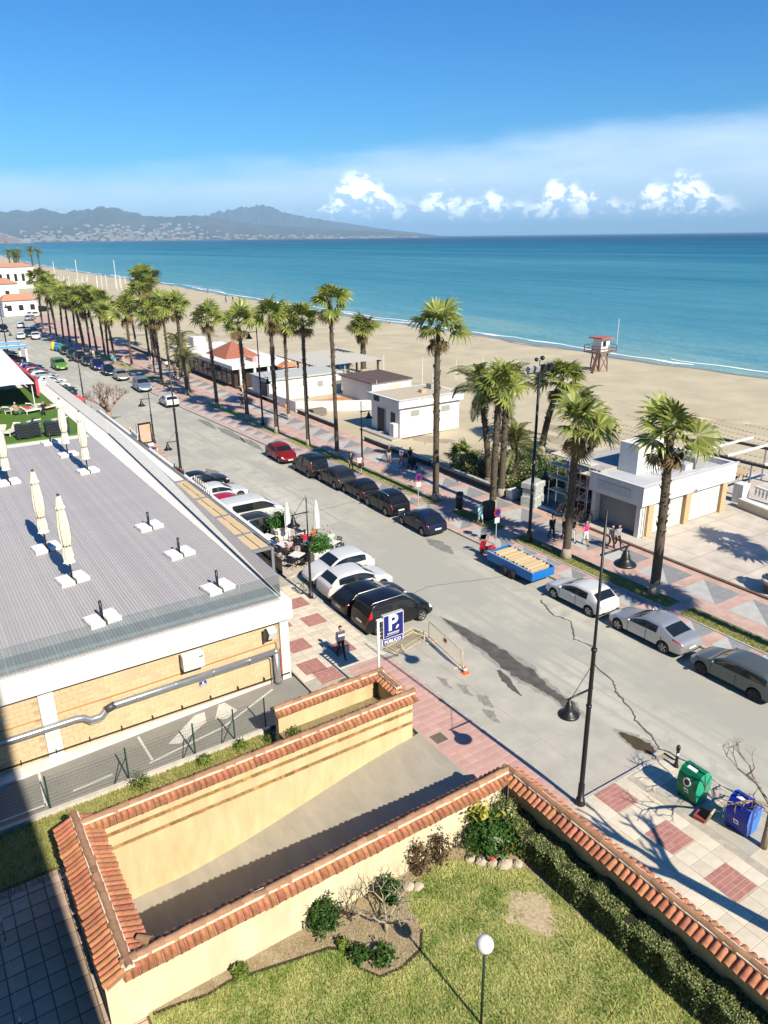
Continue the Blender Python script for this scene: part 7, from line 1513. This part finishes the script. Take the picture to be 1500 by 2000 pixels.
for k, y in enumerate((132.4,137.6,142.8,148.2)): car(('hatch','suv','hatch','small')[k], ('dark grey hatchback behind the dark blue car in the far line','black crossover between two dark hatchbacks in the far line','dark teal hatchback in the far line under the palms','small dark grey car next to the far green bin')[k], 27.1-.12*k, y, 183, (P_dkgrey,P_black,P_teal,P_dkgrey)[k])
car('mpv', 'black people carrier with roof rails nosing out to the street', 19.95, 29.95, 90, P_black, 'van', rails=True); car('hatch', 'black car between people carrier and white crossover', 19.9, 32.15, 91, P_black); car('suv', 'white crossover parked tail to the pavement', 20.2, 34.3, 92, P_white); car('suv', 'white crossover parked nose to the pavement by the café', 20.35, 36.6, -89, P_white)
car('hatch', 'dark silver car next to the café screen', 19.6, 46.1, 92, P_dkgrey); car('van', 'white panel van beside the pergola', 19.9, 48.5, 92, P_white, 'van'); car('hatch', 'crimson car half hidden behind the white van', 19.4, 51.4, 90, P_crim); car('sedan', 'white car parked between crimson and black cars', 19.6, 54.6, 92, P_white); car('sedan', 'black car under the tall lamp by the pergola', 19.5, 58.3, 93, P_black)
FL = [('dark teal car nearest the bare tree terrace',17.9,108.6,P_teal,'sedan'),('white car beside the dark teal car',18.2,113.0,P_white,'hatch'),('second white car beside the terrace',18.4,116.8,P_white,'hatch'),('pale silver car by the red screen',18.3,122.5,P_silver,'hatch'),('deep blue car by the red screen',18.0,132.0,P_blue2,'hatch')]
FL += [('small red car beyond the pale silver car',18.1,126.8,P_red,'small'),('black car in the bays under the blue canopy',17.2,143.5,P_black,'hatch'),('dark grey car beside the blue canopy',17.0,152.5,P_dkgrey,'hatch'),('silver car beyond the blue canopy',16.6,157.0,P_silver,'hatch'),('white car last in the row of angled bays',16.2,162.0,P_white,'small'),('dark car under the bare tree terrace',17.4,103.8,P_dkgrey,'hatch')]
for l_, x, y, p_, ty in FL: car(ty, l_, x, y, 92, p_)
car('mpv', 'green and white taxi van driving towards the viewer', 22.3, 131.0, 178, P_green, 'van', name='taxi_van'); car('small', 'white car driving away ahead of the taxi van', 23.6, 178.5, 4, P_white, name='moving_car'); car('small', 'white car far along the road', 27.2, 202, 6, P_white, name='moving_car'); car('suv', 'black car driving at the left of the white ones', 22.6, 196, 182, P_black, name='moving_car')
for k, (x, y, h, p_, l_) in enumerate(((26.2,176,185,P_white,'white car parked by the far bins'),(25.7,181.5,185,P_teal,'dark car parked behind the white one by the far bins'),(27.6,187,186,P_navy,'navy car parked beyond the far bins'),(32.2,220,30,P_silver,'pale blue car by the roundabout'),(34.5,228,50,P_white,'white car by the roundabout'),(32,254,80,P_black,'black car before the white bungalow'),(36.5,251,80,P_dkgrey,'dark grey car before the white bungalow'),(40,246,75,P_black,'second black car before the white bungalow'))): car(('small','suv','hatch')[k % 3], l_, x, y, h, p_)
t = thing('car_port', 'blue and white canopy frame over the parking bays', 'canopy', (0,0,0)); 
for y in (140,146): MB().box(13.6,19.4,y,y+2.2,2.7,2.85).build('roof_panel', M('canopy blue', (.20,.42,.62), .5), t); MB().box(13.6,19.4,y+2.2,y+2.6,2.7,2.9).build('roof_panel', m_wpaint, t)
for x, y in ((14,140.5),(19,140.5),(14,148),(19,148)): MB().box(x-.15,x+.15,y-.15,y+.15,-.1,2.7).build('column', m_wpaint, t)
# ---------------------------------------------------------------- palms
PL = [(34.1,23.9,9.3,.26,(.55,.6),'stout fan palm on the strip opposite the silver saloon',1.28,8),(33.7,30.4,8.7,.25,(.35,.2),'fan palm on the strip beside the blue trailer',1.22,7),(33.5,44.1,13.4,.24,(.2,.3),'tall straight fan palm beside the round sign and black crossover',1.15,6),
      (33.3,59.3,14.4,.19,(-.1,.2),'tallest slender fan palm opposite the beach kiosk',1.15,5),(33.0,64.6,12.3,.18,(.1,.2),'dark-crowned fan palm above the dark red car',1.1,6),(32.7,71.2,12.2,.22,(.2,.3),'thick fan palm beside the yard wall',1.2,6),(32.5,78.5,11.0,.22,(-.1,.3),'fan palm beside the dark blue end door',1.2,6),(32.2,87.1,10.8,.20,(-.2,.3),'fan palm by the restaurant columns',1.15,6),(31.9,97.1,11.4,.22,(-.3,.3),'fan palm in front of the red pyramid roof',1.25,6)]
for k, (x, y, h, r, ln, lab, sz, dd) in enumerate(PL): palm(lab, x, y, h, 'fan', r, ln, 31, k, None, sz*.98, dead=dd+3)
palm('second crown close behind the thick fan palm by the yard', 36.5, 76.0, 11.0, 'fan', .17, (.2,.2), 36, 61, None, 1.1)
palm('lone bushy fan palm out on the sand behind the brown-roofed hut', 60.5, 98.5, 6.8, 'fan', .42, (0,0), 46, 62, None, 1.35, z=-.3, dead=14)
FP = [(31.6,107,10.2),(37.5,122,9.4),(36.8,130,11.6),(39.9,138.3,12.4),(40.8,140,12.6),(31.3,131.6,9.0),(31.9,140.7,10.0),(31.5,144.9,9.6),(30.6,145.6,9.0),(31.2,153.6,9.0),(31.3,160.8,8.6),(29.8,159.2,8.4),(29.9,165.9,9.4),(29.6,171.2,9.6),(29.9,179.7,9.8),(29.5,186,11.0),(41.4,154.9,8.2),(31.4,136.0,9.8),(30.4,150.5,9.2),(32.6,126,8.4),(33.2,192,10)]
for k, (x, y, h) in enumerate(FP): palm('fan palm in the dense far row along the promenade', x, y, h*random.uniform(.85,1.12), 'fan', .19, (random.uniform(-.7,.7),random.uniform(-.3,.6)), 28, 80+k, 'far promenade palms', random.uniform(1.3,1.65), dead=8)
palm('feather-leaved palm among the far fan palms', 34.6, 107.5, 5.4, 'date', .24, (.2,0), 38, 120, None, 1.15); palm('young feather-leaved palm in front of the far row', 33.2, 100.5, 4.2, 'date', .26, (0,0), 38, 121, None, 1.0); palm('feather-leaved palm behind the far row by the bar', 37.2, 128, 6.6, 'date', .22, (0,0), 34, 122, None, 1.2)
# palm garden by the scaffold
palm('tall double date palm with shaggy crown at the wall end', 38.4, 41.9, 8.4, 'date', .26, (.5,.4), 54, 130, None, 1.15); palm('fan palm rising in front of the double date palm', 36.0, 40.2, 9.4, 'fan', .25, (.35,.2), 32, 131, None, 1.05); palm('arching feather palm leaning over the promenade wall', 39.4, 44.6, 8.0, 'date', .24, (-.5,.9), 46, 132, None, 1.2)
palm('short feather palm under the tall date palm', 40.6, 43.0, 3.6, 'date', .26, (.2,.2), 40, 133, None, 1.15); palm('leaning pale-trunked fan palm on the sand behind the mast', 50.6, 49.8, 7.0, 'fan', .30, (1.4,-.6), 40, 134, None, 1.3, z=-.2, dead=12); palm('short feather palm beside the leaning fan palm', 51.0, 46.0, 4.8, 'date', .26, (.2,.0), 44, 135, None, 1.15, z=-.2); palm('low feather palm behind the bare building', 48.0, 41.5, 4.6, 'date', .24, (.1,.1), 40, 136, None, 1.1); palm('low fan palm shrub behind the promenade wall', 40.3, 49.2, 1.2, 'fan', .18, (0,0), 26, 137, None, .9, dead=2)
for k in range(9): palm('palm in the far clump at the curve of the beach', 70+random.uniform(0,26), 585+random.uniform(-20,30), 11+random.uniform(-1.5,3), 'date', .4, (0,0), 30, 150+k, 'far palm clump', 1.7, z=-.3)
# palms just outside the frame shade the promenade and forecourt
palm('fan palm shading the near end of the promenade', 34.2, 12.2, 9.6, 'fan', .25, (.2,.2), 32, 160, None, 1.1); palm('fan palm shading the forecourt from beyond the planter', 44.6, 15.6, 8.2, 'fan', .25, (.3,.2), 32, 161, None, 1.15)
# street trees, bare in winter
m_bark = M('mulberry bark', (.26,.21,.15), .9, var=.3, vscale=8, bump=.6)
branch_tree('bare_street_tree', 'stout bare pollarded tree with pinkish twigs beside the pergola', 'tree', (18.9,85.6,0), (1.5,.34,6,.66,1.05,.95,2), M('pink bark', (.30,.21,.16), .9, var=.25, vscale=8), 4)
branch_tree('bare_street_tree', 'bare thin-branched tree leaning over the recycling bins', 'tree', (21.35,9.5,0), (1.7,.10,4,.95,.85,.42,2), m_bark, 9)
branch_tree('bare_street_tree', 'bare tree throwing its long shadow along the pavement', 'tree', (19.4,3.2,0), (5.6,.25,3,.5,.95,1.2,2,(-1.3,.2)), m_bark, 15)
# ---------------------------------------------------------------- people on foot
hero = body('person', pose_walk(.26,.16), sleeves=2, voxel=.0085, hands=True)
mn = person('walk', 'man in a dark jacket with a white chest stripe carrying a bag', 15.6, 28.1, 185, cloth('slate jacket', (.075,.085,.13)), bk, 'dark', s=1.02, mesh=hero)
MB().box(-.17,.17,.125,.15,1.26,1.36).build('chest_stripe', m_signw, mn); 
t = thing('carrier_bag', 'dark grey carrier bag hanging from the walking man', 'bag', (15.86,28.0,.30), .2); MB().bevbox(-.16,.16,-.06,.06,0,.40,.05).build('bag_body', gyc, t); MB().tube([(-.08,0,.40),(0,0,.60),(.08,0,.40)], .01, 5).build('handle', gyc, t)
pp = [('walk_shorts','man in black top and beige shorts walking by the low wall',36.2,54.8,190,bk,be),('walk','woman in a white top walking beside a pushchair',36.7,53.5,185,wt,cloth('red trousers', (.45,.12,.10))),('walk','person in dark clothes pushing the pushchair',37.3,53.0,190,bk,bk),('woman','woman in a white and black vest by the grass strip',32.3,53.6,190,wt,bk),('walk','person in black beside the woman in white',31.95,54.5,185,bk,bk),('walk_shorts','man in aqua shirt and shorts crossing the promenade',32.9,38.0,185,aq,aq),('walk','person in black walking past the floodlight mast',35.2,33.2,200,bk,bk),('walk','man with a dark backpack walking by the fan palm',35.7,32.5,200,bk,nv),('walk','second person in black with light trousers',36.0,32.1,200,bk,wt),('woman','woman in bright pink behind the fan palm',36.3,31.2,195,pk,wt),('walk','person in navy stooping over the promenade step',37.1,29.7,190,nv,bk),('walk','second person in dark clothes at the shop corner',37.5,29.5,190,gyc,bk),('walk','couple member in black on the shaded walk',34.3,84.3,185,bk,bk),('walk','partner in dark blue on the shaded walk',34.7,84.0,185,nv,bk),('walk_shorts','man in orange walking near the yard wall',37.1,77.5,10,og,be),('woman','woman in an orange top by the restaurant columns',37.8,92.0,190,og,wt),('walk','person in turquoise far along the promenade',30.6,129.8,185,tq,bl),('walk','person in pink and beige far along the promenade',31.7,127.2,185,cloth('rose', (.55,.30,.28)),be),('walk_shorts','person in pale clothes between the far parked cars',29.4,138,185,wt,be)]
for kd, lab, x, y, hd, tp, lg in pp: person(kd, lab, x, y, hd, tp, lg)
for k in range(11): person(('walk','stand','woman')[k % 3], '%s strolling past the beach restaurant' % ('walker in black and black trousers','standing person in white and denim','woman in navy and beige','walker in grey and black trousers','standing person in beige and denim','woman in black and beige shorts','walker in white and dark trousers','standing person in navy and denim','woman in grey and beige','walker in beige and black trousers','standing person in black and denim')[k], 34.6+random.uniform(-.6,3.2), 108+k*1.7+random.uniform(-.6,.6), 185 if k % 2 else 5, (bk,wt,nv,gyc,be)[k % 5], (bk,bl,be)[k % 3], group='strollers by the restaurant')
for k in range(9): person(('stand','walk')[k % 2], 'person on the sand at the water edge far along the beach', shore(232)-9+random.uniform(-2,5)-k*.8, 222+k*4+random.uniform(-2,2), 90*k, (bk,nv,gyc)[k % 3], bk, z=-.62, group='people at the water edge')
person('sit', 'person sitting on the sand close to the surf', shore(157)-6, 157, 100, wt, bk, z=-.95); person('stand', 'person standing alone at the surf', shore(300)-4, 300, 100, bk, bk, z=-.8)
t = thing('pushchair', 'dark pushchair on the promenade', 'pushchair', (37.0,52.2,0), .1); MB().obox((0,0,.62),(.22,0,0),(0,.3,.12),(0,-.12,.22)).build('seat', bk, t); MB().tube([(-.2,-.1,.9),(-.2,.5,1.0)], .015, 6).build('handle', m_alu, t); MB().tube([(.2,-.1,.9),(.2,.5,1.0)], .015, 6).build('handle', m_alu, t)
for a in (-.22,.22):
    for b in (-.3,.35): MB().tube([(a-.02,b,.13),(a+.02,b,.13)], .13, 12).build('wheel', m_tyre, t); MB().tube([(a,b,.13),(a*.9,0,.6)], .012, 5).build('strut', m_alu, t)
# ================================================================ AIR
hz = MB().box(-30000, 48000, -32000, 48000, -4.5, 830).build('haze', None)
m = bpy.data.materials.new('sea air'); m.use_nodes = True; nt = m.node_tree; nt.nodes.clear(); o_ = nt.nodes.new('ShaderNodeOutputMaterial'); v_ = nt.nodes.new('ShaderNodeVolumePrincipled')
v_.inputs['Color'].default_value = (.42,.72,1.0,1); v_.inputs['Density'].default_value = 6e-5; v_.inputs['Anisotropy'].default_value = -.12
nt.links.new(v_.outputs[0], o_.inputs['Volume']); hz.data.materials.clear(); hz.data.materials.append(m); stuff(hz)
